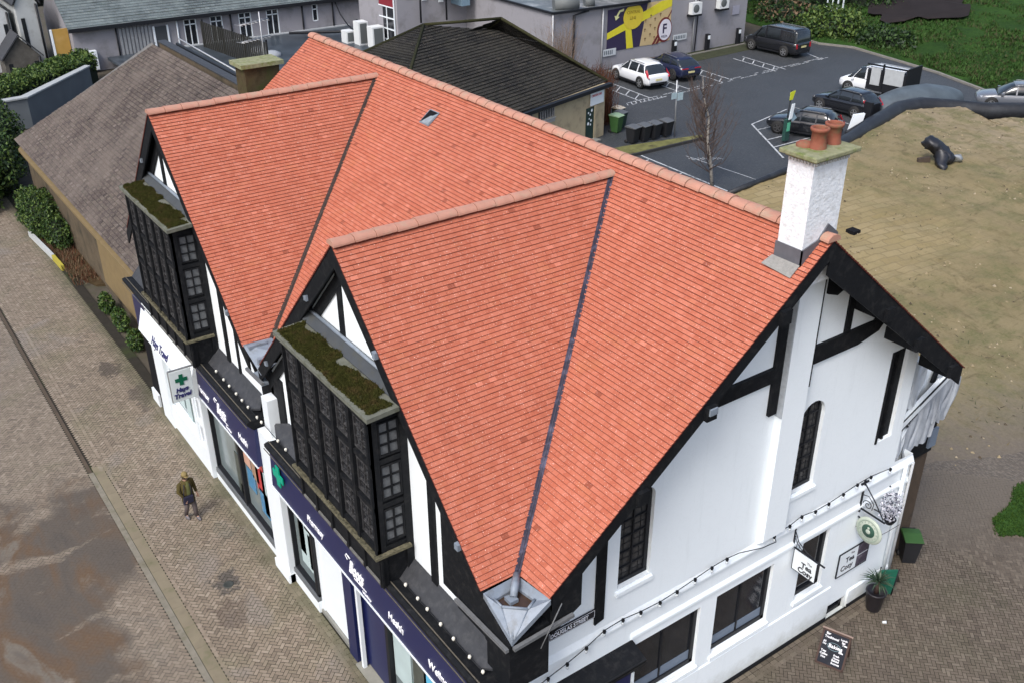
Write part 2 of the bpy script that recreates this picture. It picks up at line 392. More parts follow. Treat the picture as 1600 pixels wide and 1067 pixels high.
# front posts and panels
def fp(y0, y1, z0, z1): beam(lambda b: b.box((XW-.05, y0, z0), (XW+.02, y1, z1)))
for yo in (YN, YF):
    fp(yo-3.14, yo-2.91, 5.3, 8.4); fp(yo-3.93, yo-3.82, 5.3, 7.2) if yo == YF else None
    fp(yo+.27, yo+.45, 9.6, 11.4)
    beam(lambda b: b.box((XW-.06, yo-2.05, 9.5), (XW+.02, yo+2.05, 9.68)))
    fp(yo+4.35, yo+5.1, 4.9, 6.6)
    for s in (-1, 1):   # wall plate lining under the rake
        beam(lambda b: b.prism([(XW-.055, yo, 11.5), (XW-.055, yo, 11.15), (XW-.055, yo+s*5.25, 5.9), (XW-.055, yo+s*5.25, 6.25)], (.07, 0, 0)))
fp(0, 1.33-.0, 5.4, 6.4); fp(-.2, .35, 4.2, 5.4)
fp(10.2, 11.1, 4.0, 6.5)
# ---- main roof
RO = Vector((XR, YA, ZR)); DU = Vector((0, 1, 0)); DD = Vector((-1, 0, -MS)).normalized()
T = .52; VB = 8.63; mg = .10
yv = lambda v: (v/SL-(XR-XM))*MS
pR = [(0, T), (6.05-mg*.6, T), (YN-YA-yv(VB)-mg, VB), (0, 8.57)]
pM = [(6.05+mg*.6, T), (17.41-mg*.6, T), (YF-YA-yv(VB)-mg, VB), (YN-YA+yv(VB)+mg, VB)]
pL = [(17.41+mg*.6, T), (YB-YA, T), (YB-YA, VB), (YF-YA+yv(VB)+mg, VB)]
def rf(b):
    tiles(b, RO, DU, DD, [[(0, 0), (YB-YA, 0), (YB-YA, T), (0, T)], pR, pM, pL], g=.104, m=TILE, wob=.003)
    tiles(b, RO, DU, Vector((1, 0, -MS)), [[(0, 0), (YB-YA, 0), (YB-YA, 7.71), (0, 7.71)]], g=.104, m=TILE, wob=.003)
b = MB(); rf(b)
for yo in (YN, YF):
    O = Vector((-OG, yo, ZG))
    for s in (-1, 1):
        V = 7.227; q = [(0, 0), (XM+OG-mg*.75, 0), (.175+OG-mg*.75, V), (0, V)]
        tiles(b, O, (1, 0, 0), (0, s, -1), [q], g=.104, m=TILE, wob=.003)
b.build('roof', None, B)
# boarding under the tiles at the edges
def slab(b, O, U, D, u0, u1, v0, v1, t, m):
    O, U, D = Vector(O), Vector(U).normalized(), Vector(D).normalized(); N = U.cross(D)
    if N.z < 0: N = -N
    P = [O+U*u+D*v-N*.004 for u, v in ((u0, v0), (u1, v0), (u1, v1), (u0, v1))]
    b.prism(P, -N*t, m)
b = MB()
slab(b, RO, DU, DD, .06, .9, 0, 8.5, .14, None); slab(b, RO, DU, (1, 0, -MS), .06, .9, 0, 7.65, .14, None)
slab(b, RO, DU, (1, 0, -MS), .9, 22.7, 6.9, 7.65, .1, None); slab(b, RO, DU, DD, 22.0, 22.75, 0, 8.5, .14, None)
for yo in (YN, YF):
    for s in (-1, 1): slab(b, (-OG, yo, ZG), (1, 0, 0), (0, s, -1), .05, 1.0, 0, 7.1, .1, None)
b.build('soffit', BLACK, B)
# bargeboards
b = MB()
def barge(P0, P1, n, w, t=.05):
    P0, P1 = Vector(P0), Vector(P1); z = Vector((0, 0, 1))
    one('bargeboard', BLACK, B, lambda b: b.prism([P0, P1, P1-z*w[1], P0-z*w[0]], Vector(n)*t))
barge((XR, YA+.02, ZR-.0), (.3, YA+.02, ZR-.0-6.6*MS), (0, 1, 0), (.42, .42))
barge((XR, YA+.02, ZR-.0), (12.85, YA+.02, ZR-.0-5.95*MS), (0, 1, 0), (.75, .5))
one('bargeboard', BLACK, B, lambda b: b.prism([(.3, YA+.03, 6.92), (1.0, YA+.03, 7.4), (1.0, YA+.03, 6.3), (.3, YA+.03, 5.9)], (0, .05, 0)))
for yo in (YN, YF):
    for s in (-1, 1): barge((-OG+.02, yo, ZG), (-OG+.02, yo+s*5.35, ZG-5.35), (1, 0, 0), (.5, .42))
# gable purlin caps (pale ends on the boards)
for yo in (YN, YF):
    for d in ((1.55, 3.1, 4.6) if yo == YN else (1.55,)): one('purlin_cap', LEAD, B, lambda b: b.prism([(-OG-.03, yo+d-.07, ZG-d-.28), (-OG-.03, yo+d+.07, ZG-d-.3), (-OG-.03, yo+d+.08, ZG-d-.2), (-OG-.03, yo+d-.06, ZG-d-.14)], (.05, 0, 0)))
for yo, d in ((YN, 1.6), (YN, 4.4), (YF, 4.3)):
    one('purlin_cap', LEAD, B, lambda b: b.box((-OG-.06, yo-d-.06, ZG-d-.2), (-OG+.05, yo-d+.06, ZG-d-.06)))
# ---- ridge tiles
def ridge(a, c, L, r, drop, name='ridge_tiles', m=None):
    a, c = Vector(a), Vector(c); d = (c-a); n = max(1, round(d.length/L)); d.normalize(); L = (c-a).length/n
    sd = d.cross(Vector((0, 0, 1))).normalized(); b = MB(); rr = random.Random(5)
    for i in range(n):
        p0 = a+d*(i*L+.006); p1 = a+d*((i+1)*L-.006); j = Vector((0, 0, rr.uniform(-.008, .008)))
        r1 = r*rr.uniform(.97, 1.03)
        for q0, q1, ra in ((p0, p1, r1),):   # each tile tapers so that its joint shows as a step
            K = 10; ring = []
            for q, f_ in ((q0, 1.05), (q1, .96)):
                for k in range(K+1):
                    t = math.pi*k/K; ring.append(q+j+sd*math.cos(t)*ra*1.12*f_+Vector((0, 0, math.sin(t)*ra*.85*f_-drop)))
            fs = [(k, k+1, K+2+k, K+1+k) for k in range(K)]
            b.raw(ring, fs, None, False); b.face(ring[:K+1]); b.face(ring[K+1:][::-1])
    return b.build(name, m or RIDGE, B)
ridge((XR, YA-.01, ZR), (XR, -.57, ZR), .23, .155, .02); ridge((XR, .07, ZR), (XR, YB, ZR), .43, .155, .02)
for yo in (YN, YF): ridge((-OG-.02, yo, ZG), (XM+.02, yo, ZG), .47, .14, .01)
# ---- valleys
for yo in (YN, YF):
    for s in (-1, 1):
        b = MB(); top = Vector((XM+.03, yo, ZG+.02)); bot = Vector((.175, yo+s*5.11, 6.83)); h = Vector((0, 0, .036))
        m_ = Vector((0, 1*s, 0))*-.16; n_ = Vector((-.14, 0, 0))
        a1, c1 = top+Vector((-.02, 0, .0)), bot
        # one wing lies on the main slope (towards lower yo side), the other on the gable slope
        w1 = Vector((0, s*.08, 0)); w2 = Vector((-.085, 0, 0))
        b.face([top+h, bot+h, bot+h+w1, top+h+w1]); b.face([top+h, bot+h, bot+h+w2, top+h+w2])
        b.tube([top+h*1.3, bot+h*1.3], .016, 6)
        b.build('valley_flashing', LEADD if yo == YN else M('rusty_lead', (.05, .035, .03), .7, .3, var=.5, scale=9), B)
# ---- lead-lined corner box at the foot of the near valley
b = MB()
A_, V_, B_, T_ = Vector((-.67, .05, 6.86)), Vector((.14, .12, 6.82)), Vector((.25, -.79, 6.84)), Vector((-.63, -.80, 6.33))
C_ = (A_+B_)/2+Vector((.1, .1, -.05))
pool = [Vector(p) for p in ((-.5, -.06, 6.62), (.02, -.02, 6.62), (.1, -.5, 6.62), (-.15, -.62, 6.62), (-.5, -.3, 6.62))]
P6 = [A_, V_, V_, B_, T_, T_]
outer = [A_, V_, B_, T_]
rim = [p+Vector((0, 0, .07)) for p in pool]
lk = [(0, 0), (0, 1), (1, 1), (1, 2), (2, 2), (2, 3), (3, 3), (3, 4), (4, 3), (4, 0)]
def tri(*p): b.face(p, LEAD)
tri(A_, V_, rim[1]); tri(A_, rim[1], rim[0]); tri(V_, B_, rim[2]); tri(V_, rim[2], rim[1]); tri(B_, T_, rim[3]); tri(B_, rim[3], rim[2])
tri(T_, rim[4], rim[3]); tri(T_, A_, rim[4]); tri(A_, rim[0], rim[4])
for i in range(5): j = (i+1) % 5; b.face([rim[i], rim[j], pool[j], pool[i]], LEAD)
b.face([p+Vector((0, 0, .01)) for p in pool], RUSTW)
for i in (2, 3, 4): j = (i+1) % 5; b.tube([rim[i]+Vector((0, 0, .02)), rim[j]+Vector((0, 0, .02))], .028, 6, LEAD)
b.tube([V_+Vector((-.02, -.02, .05)), (-.08, -.12, 6.86), (-.2, -.24, 6.74)], [.07, .08, .07], 8, LEAD)
b.box((-.32, -.32, 6.64), (-.14, -.12, 6.72), LEAD)
b.tube([T_+Vector((.0, .0, .03)), (-.3, -.4, 6.62)], .02, 6, LEAD); b.tube([T_+Vector((.06, 0, .03)), rim[3]], .014, 6, LEAD); b.tube([T_+Vector((0, .06, .03)), rim[4]], .014, 6, LEAD)
b.prism([A_, T_, T_-Vector((0, 0, .12)), A_-Vector((0, 0, .12))], (.03, 0, 0), LEAD); b.prism([B_, T_, T_-Vector((0, 0, .12)), B_-Vector((0, 0, .12))], (0, .03, 0), LEAD)
b.build('lead_gutter_box', None, B)
b = MB()   # the same box seen between the gables
b.face([(-.66, 11.5, 6.9), (.15, 11.5, 6.86), (.15, 10.4, 6.86), (-.66, 10.4, 6.5)], LEAD)
b.box((-.64, 10.5, 6.72), (-.1, 10.62, 6.9), LEAD); b.box((-.6, 11.2, 6.86), (-.1, 11.34, 6.95), LEAD); b.prism([(-.7, 10.35, 6.2), (-.5, 10.35, 6.2), (-.5, 10.9, 6.3), (-.7, 10.9, 6.3)], (0, 0, .06), LEAD)
b.build('lead_gutter_box', None, B)
GUT = M('grey_gutter', (.13, .135, .14), .6, var=.3, scale=8)
for p, q_ in (((-.72, .95, 6.05), (-.72, -.78, 6.12)), ((-.62, -.84, 6.16), (.75, -.84, 6.24)), ((-.72, 10.2, 6.35), (-.72, 11.3, 6.3))): one('gutter', GUT, B, lambda b: b.bar(p, q_, .075, .07))
one('cable', GUT, B, lambda b: b.tube([(-.05, -.9, 5.9), (.45, -.86, 6.7)], .012, 6))
one('timber', BLACK, B, lambda b: b.prism([(-.66, -.76, 6.02), (-.66, 1.5, 6.02), (-.66, 1.5, 7.9), (-.66, .05, 6.7), (-.66, -.76, 6.2)], (.2, 0, 0)))
# ---- chimney
ch = MB(); cx0, cx1, cy0, cy1, czt = 6.3, 7.25, -.54, .06, 13.86
ch.box((cx0, cy0, 11.25), (cx1, cy1, czt)); ch = ch.build('chimney', ROUGHW, B)
one('chimney_breast', WHITE, B, lambda b: (b.box((6.92, -.2, 4.5), (7.66, .0, 11.2)), b.prism([(6.92, 0, 4.3), (6.92, -.2, 4.5), (6.92, 0, 4.5)], (.74, 0, 0))))
one('breast_edge', M('grey_render_edge', (.42, .46, .5), .95, .1, var=.3, scale=12, bump=1.), B, lambda b: b.box((6.9, -.195, 7.9), (6.918, -.0, 11.0)))
cap = MB(); MOSSC = M('mossy_stone', (.23, .235, .14), .9, .2, var=.5, scale=8, bump=.8, bscale=18, dirt_glint=(.12, .16, .03), dirt_glint_amt=.9, dscale=5)
cap.box((6.15, -.68, czt), (7.42, .2, czt+.09)); cap.box((6.24, -.6, czt-.05), (7.32, .12, czt)); capo = cap.build('chimney_cap', MOSSC, ch, bevel=.02)
dn = MB()
for i in range(13): dn.box((6.31+i*.074, -.585, czt-.11), (6.345+i*.074, -.54, czt-.055))
for i in range(8): dn.box((6.26, -.52+i*.075, czt-.11), (6.3, -.485+i*.075, czt-.055))
dn.build('dentils', M('dirty_white', (.5, .5, .48), .9, var=.4, scale=12), ch)
for px, py in ((6.70, -.24), (7.16, -.2)):
    one('chimney_pot', TERRA, ch, lambda b: b.lathe([(.165, 0), (.16, .05), (.145, .1), (.14, .31), (.16, .32), (.178, .355), (.178, .39), (.14, .40), (.13, .37), (.125, .12), (.0, .12)], (px, py, czt+.08), 24))
one('broken_pot', TERRA, ch, lambda b: b.lathe([(.16, 0), (.16, .06), (.1, .1), (0, .12)], (6.6, -.02, czt+.08), 18))
b2 = MB()
b2.prism([(cx0-.03, cy0-.03, 12.1), (6.72, cy0-.03, 12.22), (6.95, cy0-.03, 12.5), (cx1+.03, cy0-.03, 12.25), (cx1+.03, cy0-.03, 11.6), (cx0-.03, cy0-.03, 11.6)], (0, .028, 0)); b2.box((cx0-.03, cy0-.03, 11.5), (cx0-.002, cy1+.03, 12.1)); b2.build('flashing', M('chimney_flashing', (.10, .105, .12), .6, var=.3, scale=6), B)
N0 = Vector((-MS, 0, 1)).normalized()
def onslope(x, y, h=.04): return Vector((x, y, ZR-MS*(XR-x)))+N0*h
one('apron_flashing', M('lead_apron', (.24, .235, .22), .8, .3, var=.35, scale=14, bump=.4, bscale=40), B, lambda b: b.prism([onslope(6.3, -.56, .045), onslope(6.3, .12, .045), onslope(6.1, .2, .045), onslope(6.06, -.56, .045)], N0*.012))
# ---- small roof vent
b = MB()
q = [onslope(x, y, .035) for x, y in ((6.27, 12.4), (6.27, 12.9), (5.88, 12.9), (5.88, 12.4))]
b.prism(q, N0*.02, LEAD); b.prism([onslope(x, y, .055) for x, y in ((6.25, 12.42), (6.25, 12.86), (5.9, 12.88))], N0*.006, DARKIN)
b.prism([onslope(x, y, .06) for x, y in ((6.15, 12.42), (6.12, 12.6), (5.9, 12.82), (5.9, 12.42))], N0*.02, M('vent_glass', (.22, .25, .27), .4, var=.5, scale=9))
b.build('roof_vent', None, B)
# ---- bay windows
BAYG = M('leaded_glass', (.018, .020, .024), .12, .7, var=.9, scale=9, dirt_glint=(.15, .16, .17), dirt_glint_amt=.75, dscale=5)  # pale blotches put glints and reflections into the glass colour
BARG = M('glinting_black_bar', (.028, .028, .03), .6, var=.9, scale=20, dirt_glint=(.12, .12, .12), dirt_glint_amt=.6, dscale=11)  # grey blotches are highlights painted into the bars' colour
MOSS = M('moss', (.05, .052, .014), .95, .1, var=.6, scale=9, bump=1., bscale=30, dirt_glint=(.10, .065, .03), dirt_glint_amt=.7, dscale=3)
CONC = M('mossy_lead_roof', (.13, .135, .11), .9, .2, var=.35, scale=5, bump=.6, bscale=25, dirt_glint=(.06, .065, .03), dirt_glint_amt=.7, dscale=3)
def pane_window(o, U, V, w, h, nc, nr, parent, name='window', gl=BAYG, fr=BARG, fw=.03, rim=.05, sub=2):
    """glass with leaded cames in a frame; o lower corner, U along, V up"""
    o, U, V = Vector(o), Vector(U), Vector(V); N = U.cross(V)
    b = MB(); b.face([o, o+U*w, o+U*w+V*h, o+V*h], gl)
    def bb(u0, u1, v0, v1, d, m):
        P = [o+U*u+V*v for u, v in ((u0, v0), (u1, v0), (u1, v1), (u0, v1))]; b.prism(P, N*d, m)
    bb(0, w, 0, rim, .055, fr); bb(0, w, h-rim, h, .055, fr); bb(0, rim, rim, h-rim, .05, fr); bb(w-rim, w, rim, h-rim, .05, fr)
    for i in range(1, nc): bb(w*i/nc-fw/2, w*i/nc+fw/2, rim, h-rim, .045, fr)
    for i in range(1, nr): bb(rim, w-rim, h*i/nr-fw/2, h*i/nr+fw/2, .04, fr)
    for i in range(nc*sub):
        if i % sub: bb(w*i/(nc*sub)-.005, w*i/(nc*sub)+.005, rim, h-rim, .012, fr)
    for i in range(nr*sub):
        if i % sub: bb(rim, w-rim, h*i/(nr*sub)-.005, h*i/(nr*sub)+.005, .010, fr)
    return b.build(name, None, parent)
rows3 = ((6.12, .84), (7.2, .84), (8.26, .80))
for yc, extra in ((YN, 0), (YF, 1)):
    y0, y1 = yc-2.16, yc+1.76; xf = -1.17
    b = MB(); b.box((xf, y0+.05, 5.0), (XW, y1-.05, 9.3))
    n = 6; pw = (y1-y0)/5
    for i in range(6): yy = y0+i*pw; b.box((xf-.12, yy-.06 if i else yy, 5.9), (xf, yy+.07 if i < 5 else yy, 9.3))
    for z in (5.9, 7.0, 8.08, 9.08): b.box((xf-.09, y0, z), (xf, y1, z+.11 if z < 9 else z+.22))
    for z0 in (5.0,):
        for i in range(6): yy = y0+i*pw; b.box((xf-.05, yy-.05, 5.0), (xf, yy+.05, 5.86))
    for xx in (-.52, -1.17): b.box((xx-.05 if xx > -1 else xx-.07, y0, 5.0), (xx+.12, y0+.05, 9.3))
    for z in (5.9, 7.0, 8.08, 9.08): b.box((xf, y0+.01, z), (XW, y0+.05, z+.12))
    bay = b.build('bay_window', BLACK, B)
    for i in range(5):
        for z, h in rows3: pane_window((xf-.004, y0+(i+1)*pw-.09, z), (0, -1, 0), (0, 0, 1), pw-.18, h, 2, 3, bay)
    for z, h in rows3:
        pane_window((-1.04, y0+.046, z), (1, 0, 0), (0, 0, 1), .46, h, 2, 3, bay, fr=BLACK, rim=.03, sub=1, gl=M('dusty_glass', (.13, .138, .145), .5, .4, var=.6, scale=14))
    b = MB(); b.prism([(-1.36, y0-.22, 9.3), (-.62, y0-.22, 9.34), (-.40, y0-.1, 9.4), (-.40, y1+.1, 9.4), (-.62, y1+.2, 9.34), (-1.36, y1+.2, 9.3)], (0, 0, .09), CONC)
    b.build('bay_roof', None, bay, bevel=.015)
    b = MB(); b.prism([(-.64, y0-.1, 9.44), (-.42, y0+.12, 9.68), (-.42, y1+.15, 9.68), (-.64, y1+.2, 9.44)], (.0, 0, .025), M('weathered_lead', (.05, .055, .06), .6, .4, var=.3, scale=5, dirt_glint=(.06, .06, .05), dirt_glint_amt=.7, dscale=4))
    b.tube([(-.48, y0+.14, 9.70), (-.48, y1+.1, 9.70)], .04, 8, LEAD)
    b.build('roof_flashing', None, bay)
    # moss: a lumpy sheet of small tufts
    b = MB(); rr = random.Random(11+extra)
    for k in range(8000):
        u = rr.random(); v = rr.random()
        x = -1.33+v*(.84+.06*math.sin(u*9)); y = y0-.1+u*(y1-y0+.2)
        e = math.sin(u*31+v*3)*.5+math.sin(u*13+v*7)*.5
        if v > .75+.2*e or v < .06+.03*e: continue
        h = .03+.035*rr.random()+.03*abs(math.sin(u*40)*math.sin(v*9)); a = rr.random()*3.14; s = .018+.03*rr.random()
        c = Vector((x, y, 9.395+(x+1.33)*.05)); d = Vector((math.cos(a), math.sin(a), 0))*s; t = Vector((rr.uniform(-.02, .02), rr.uniform(-.02, .02), h))
        dd = Vector((-d.y, d.x, 0)); b.face([c-d, c+d, c+t]); b.face([c-dd, c+dd, c+t])
    b.build('moss', MOSS, bay)
    b = MB(); b.prism([(-1.36, y0-.1, 5.84), (-.5, y0-.1, 5.84), (-.5, y1+.1, 5.84), (-1.36, y1+.1, 5.84)], (0, 0, .06), M('mossy_sill', (.13, .12, .08), .95, .1, var=.6, scale=14, bump=1, bscale=30, dirt_glint=(.03, .03, .02), dirt_glint_amt=.8, dscale=8))
    for k in range(900):
        y = rr.uniform(y0-.08, y1+.08); x = rr.uniform(-1.34, -1.2); s = rr.uniform(.008, .02)
        b.face([(x-s, y, 5.91+rr.random()*.02), (x, y+s, 5.91), (x+s, y-s*.3, 5.915+rr.random()*.02)])
    b.build('sill', None, bay)
    one('base_ledge', M('pale_ledge', (.14, .14, .13), .8, var=.5, scale=9), bay, lambda b: [b.box((xf-.06, y0+i*pw+.08, 5.04), (xf-.02, y0+(i+1)*pw-.08, 5.08)) for i in range(5)])
# ---- gable-side windows
def side_window(x0, x1, z0, z1, y, bars, parent=B, name='window', low=None):
    b = MB(); b.face([(x0, y, z0), (x1, y, z0), (x1, y, z1), (x0, y, z1)], GLASSD)
    f = .07
    for a in ((x0, z0, x1, z0+f*1.8), (x0, z1-f, x1, z1), (x0, z0, x0+f, z1), (x1-f*1.6, z0, x1, z1)): b.box((a[0], y-.05, a[1]), (a[2], y-.002, a[3]), BLACKM)
    for x in bars: b.box((x-.025, y-.03, z0+f), (x+.025, y-.003, z1-f), BLACKM)
    if low: b.box((x0+f, y-.012, z0+f*1.8), (x1-f*1.6, y-.004, z0+f*1.8+low), M('blue_grey_board', (.16, .2, .26), .5, var=.08))
    return b.build(name, None, parent)
side_window(3.25, 5.27, 1.47, 3.27, .14, [4.2], low=.28); side_window(5.79, 7.75, 1.47, 3.3, .14, [6.75], low=.26); side_window(8.78, 9.8, 1.57, 3.42, .14, [], low=.0)
for (x0, x1, z0, z1) in ((2.61, 3.5, 5.24, 7.62), (7.88, 8.7, 5.32, 7.75)):
    wn = pane_window((x0, .145, z0), (1, 0, 0), (0, 0, 1), x1-x0, z1-z0, 2, 6, B, gl=M('old_glass', (.045, .045, .045), .25, .5, var=.8, scale=9), fr=BLACKM, rim=.10, fw=.035)
side_window(10.37, 11.1, .03, .47, .14, [], name='vent_hatch')
one('door', NAVY, B, lambda b: (b.box((.6, .1, .4), (3.0, .14, 2.75)), b.box((.5, -.1, .4), (.62, .0, 2.9), WHITEP)))
b = MB()   # canopy over the side shopfront
b.prism([(-.9, 0, 3.5), (-.9, -.46, 3.32), (-.9, -.46, 3.2), (-.9, -.36, 2.98), (-.9, 0, 2.9)], (4.05, 0, 0), BLACK); b.bar((-.9, -.475, 3.3), (3.15, -.475, 3.3), .03, .03, BLACKM)
b.box((-.8, -.3, 2.2), (2.9, -.02, 2.89), NAVY); b.box((2.9, -.32, 0.1), (2.98, -.02, 2.89), WHITEP)
b.build('side_canopy', None, B)
# ---- shopfronts
SH = MB()
XFs = -.95
SH.box((-.5, .0, 0), (XW-.02, 22, 4.9), DARKIN)          # dark body behind the glass
def cornice(y0, y1):
    SH.prism([(-.45, y0, 4.7), (-.95, y0, 4.72), (-1.12, y0, 4.9), (-1.12, y0, 4.99), (-1.04, y0, 5.02), (-.45, y0, 4.94)], (0, y1-y0, 0), BLACK)
    SH.bar((-1.0, y0, 5.03), (-1.0, y1, 5.03), .02, .02, M('worn_edge', (.10, .09, .07), .8, var=.6, scale=20)); SH.bar((-1.14, y0, 4.86), (-1.14, y1, 4.86), .02, .02, M('worn_edge', (.10, .09, .07)))
cornice(-.7, 9.6); cornice(10.75, 16.05); cornice(16.05, 21.9)
shop = SH.build('shopfront', None, B)
for P_ in ([(-.41, -.0, 5.4), (-.41, 3.15, 5.4), (-.78, 3.3, 5.0), (-.78, .1, 5.0), (-.6, -.25, 5.15)],
    [(-.41, 7.05, 5.4), (-.41, 9.5, 5.4), (-.6, 10.1, 5.15), (-.78, 9.6, 5.0), (-.78, 7.0, 5.0)],
    [(-.41, 11.3, 5.4), (-.41, 14.5, 5.4), (-.78, 14.5, 5.0), (-.78, 11.4, 5.0), (-.6, 11.0, 5.15)],
    [(-.41, 18.4, 5.4), (-.41, 21.9, 5.4), (-.78, 21.9, 5.0), (-.78, 18.4, 5.0)]): one('lean_to_roof', SLATED, shop, lambda b: b.prism(P_, (0, 0, -.06)))
def fascia(y0, y1):
    f = one('fascia', NAVY, shop, lambda b: b.prism([(-.6, y0, 3.53), (-1.0, y0, 3.53), (-.95, y0, 4.72), (-.6, y0, 4.72)], (0, y1-y0, 0)))
    one('trim', WHITEP, shop, lambda b: b.bar((-1.0, y0, 3.51), (-1.0, y1, 3.51), .05, .035))
    return f
f1 = fascia(-.7, 9.74); f2 = fascia(10.72, 15.3)
YD, ZU = (0, -1, 0), (0.035, 0, 1)
for sf, dy in ((f1, 0), (f2, 0)):
    ys = (7.5, 5.35, 3.38, 1.68) if sf is f1 else (15.2, 13.75, 12.0)
    words = ('Pharmacy', 'Boots', 'Health', 'Wellness') if sf is f1 else ('Pharmacy', 'Boots', 'Health')
    for y, w in zip(ys, words):
        if w == 'Boots':
            text(w, .50, (-1.005, y-.1, 3.82), YD, ZU, LETTER, shop, shear=.35, bold=.014, ext=.012, wsc=.62, sp=.92)
            one('underline', LETTER, shop, lambda b: b.bar((-1.01, y-.35, 3.76), (-1.01, y-.95, 3.78), .012, .025)); one('flourish', LETTER, shop, lambda b: b.tube([(-1.01, y-.08, 4.13), (-1.01, y+.03, 4.2), (-1.01, y-.04, 4.28), (-1.01, y-.22, 4.25)], .014, 6))
            text('Your Local Pharmacy', .085, (-1.01, y-.75, 3.63), YD, ZU, LETTER, shop, wsc=.55)
        else:
            text(w, .27, (-1.005, y, 3.82), YD, ZU, LETTER, shop, bold=.003, wsc=.84 if w == 'Pharmacy' else .92)
GRC = M('green_cross', (.0, .32, .2), .4, var=.05)
def cross(b, o, U, V, s, m, t=.03):
    o, U, V = Vector(o), Vector(U), Vector(V); a = s/6
    pts = [(-a, -3*a), (a, -3*a), (a, -a), (3*a, -a), (3*a, a), (a, a), (a, 3*a), (-a, 3*a), (-a, a), (-3*a, a), (-3*a, -a), (-a, -a)]
    b.prism([o+U*x+V*y for x, y in pts], U.cross(V)*t, m)
one('green_cross', GRC, shop, lambda b: cross(b, (-1.02, 9.12, 4.2), (0, -1, 0), (0, 0, 1), .62, GRC))
# pilasters
for y0, y1 in ((9.74, 10.72),):
    one('pilaster', WHITEP, shop, lambda b: (b.box((-.86, y0, 0), (-.5, y1, 4.75)), b.box((-.92, y0-.0, 0), (-.5, y1, .3)), b.box((-.74, y0+.3, 4.75), (-.42, y1-.3, 5.9))))
# shop windows
POSTER = {'red': M('poster_red', (.45, .05, .05), .4, var=.5, scale=6), 'blue': M('poster_blue', (.06, .2, .35), .4, var=.6, scale=7, dirt_glint=(.4, .45, .5), dirt_glint_amt=.8, dscale=3), 'teal': M('poster_teal', (.05, .38, .42), .4, var=.2), 'pale': M('poster_pale', (.42, .52, .52), .5, var=.15, scale=2), 'tan': M('poster_tan', (.32, .2, .13), .5, var=.4, scale=5), 'green': M('poster_green', (.10, .28, .16), .4, var=.5, scale=4), 'dark': M('poster_dark', (.06, .07, .06), .4, var=.8, scale=5), 'skin': M('poster_skin', (.5, .3, .22), .5, var=.3, scale=4), 'sky': M('poster_sky', (.10, .42, .62), .4, var=.15)}
def shopwin(y0, y1, z0, z1, x, sills, items, back=GLASSG, fr=BLACKM, mull=()):
    b = MB(); b.face([(x+.1, y0, z0), (x+.1, y1, z0), (x+.1, y1, z1), (x+.1, y0, z1)], back)
    f = .07
    for a in ((y0, z0, y1, z0+f), (y0, z1-f, y1, z1), (y0, z0, y0+f, z1), (y1-f, z0, y1, z1)): b.box((x-.03, a[0], a[1]), (x+.12, a[2], a[3]), fr)
    for yy in mull: b.box((x-.04, yy-.05, z0), (x+.12, yy+.05, z1), fr)
    w = b.build('shop_window', None, shop)
    for (ya, za, yb_, zb, k) in items: one('poster', POSTER[k], w, lambda b: b.box((x+.075, min(ya, yb_), za), (x+.09, max(ya, yb_), zb)))
    for (za, zb, m, xx) in sills: one('stall_riser', m, shop, lambda b: b.box((xx, y0, za), (x+.1, y1, zb)))
    return w
GREYR = M('grey_riser', (.12, .13, .14), .6, var=.15); WR = WHITEP
shopwin(8.2, 9.74, .55, 3.5, -.66, [(0.0, .4, WR, -.72), (.4, .55, GREYR, -.74)], [(9.35, 1.0, 8.4, 3.3, 'pale'), (8.95, 2.4, 8.45, 3.1, 'teal'), (9.4, 1.4, 9.0, 3.0, 'dark'), (8.8, 1.1, 8.5, 2.3, 'pale')], mull=(8.3,))
b = MB(); b.box((-.58, 6.45, .12), (-.5, 8.2, 3.5), WR); b.box((-.62, 8.08, .12), (-.5, 8.2, 3.5), WR); b.box((-.66, 6.4, 0), (-.5, 8.2, .12), M('step_stone', (.2, .2, .18), .9, var=.2)); b.build('white_shutter', None, shop)
b = MB(); b.box((-.72, 5.95, 0), (-.5, 6.42, 3.5), NAVY); b.box((-.52, 4.35, 0.1), (-.42, 5.95, 3.5), NAVY)
b.box((-.70, 5.68, 0.05), (-.6, 5.78, 3.5), WHITEP); b.box((-.6, 5.7, .1), (-.5, 5.95, 3.5), NAVY)
b.box((-.8, 4.25, 0), (-.42, 5.95, .06), M('pale_threshold', (.24, .235, .2), .8, var=.2, scale=8)); b.build('entrance', None, shop)
shopwin(-.4, 4.3, .55, 3.5, -.66, [(0, .4, WR, -.72), (.4, .55, GREYR, -.74)], [(4.1, 1.2, 3.3, 3.3, 'pale'), (3.2, 1.0, 2.6, 2.6, 'dark'), (2.7, 1.6, 1.9, 3.0, 'sky'), (1.8, .8, .9, 2.8, 'blue'), (3.3, .7, 2.8, 1.6, 'green')], mull=(4.2,))
shopwin(10.75, 13.35, .45, 3.5, -.66, [(0, .26, WR, -.74), (.26, .45, GREYR, -.74)], [(13.2, 2.1, 12.7, 3.3, 'skin'), (12.6, 1.9, 12.1, 3.2, 'tan'), (12.3, 1.7, 11.7, 3.2, 'red'), (11.5, 1.6, 11.0, 3.1, 'red'), (13.1, 1.3, 12.5, 2.0, 'blue'), (12.2, .9, 11.6, 1.8, 'blue'), (11.4, .8, 10.95, 1.7, 'blue'), (11.9, 1.0, 11.6, 2.6, 'pale')], mull=(13.3,))
shopwin(13.35, 15.8, .45, 3.5, -.66, [(0, .26, WR, -.74), (.26, .45, GREYR, -.74)], [(14.1, .5, 13.6, 2.0, 'dark'), (13.9, 2.1, 13.5, 3.1, 'dark'), (13.9, .5, 13.5, .9, 'pale')])
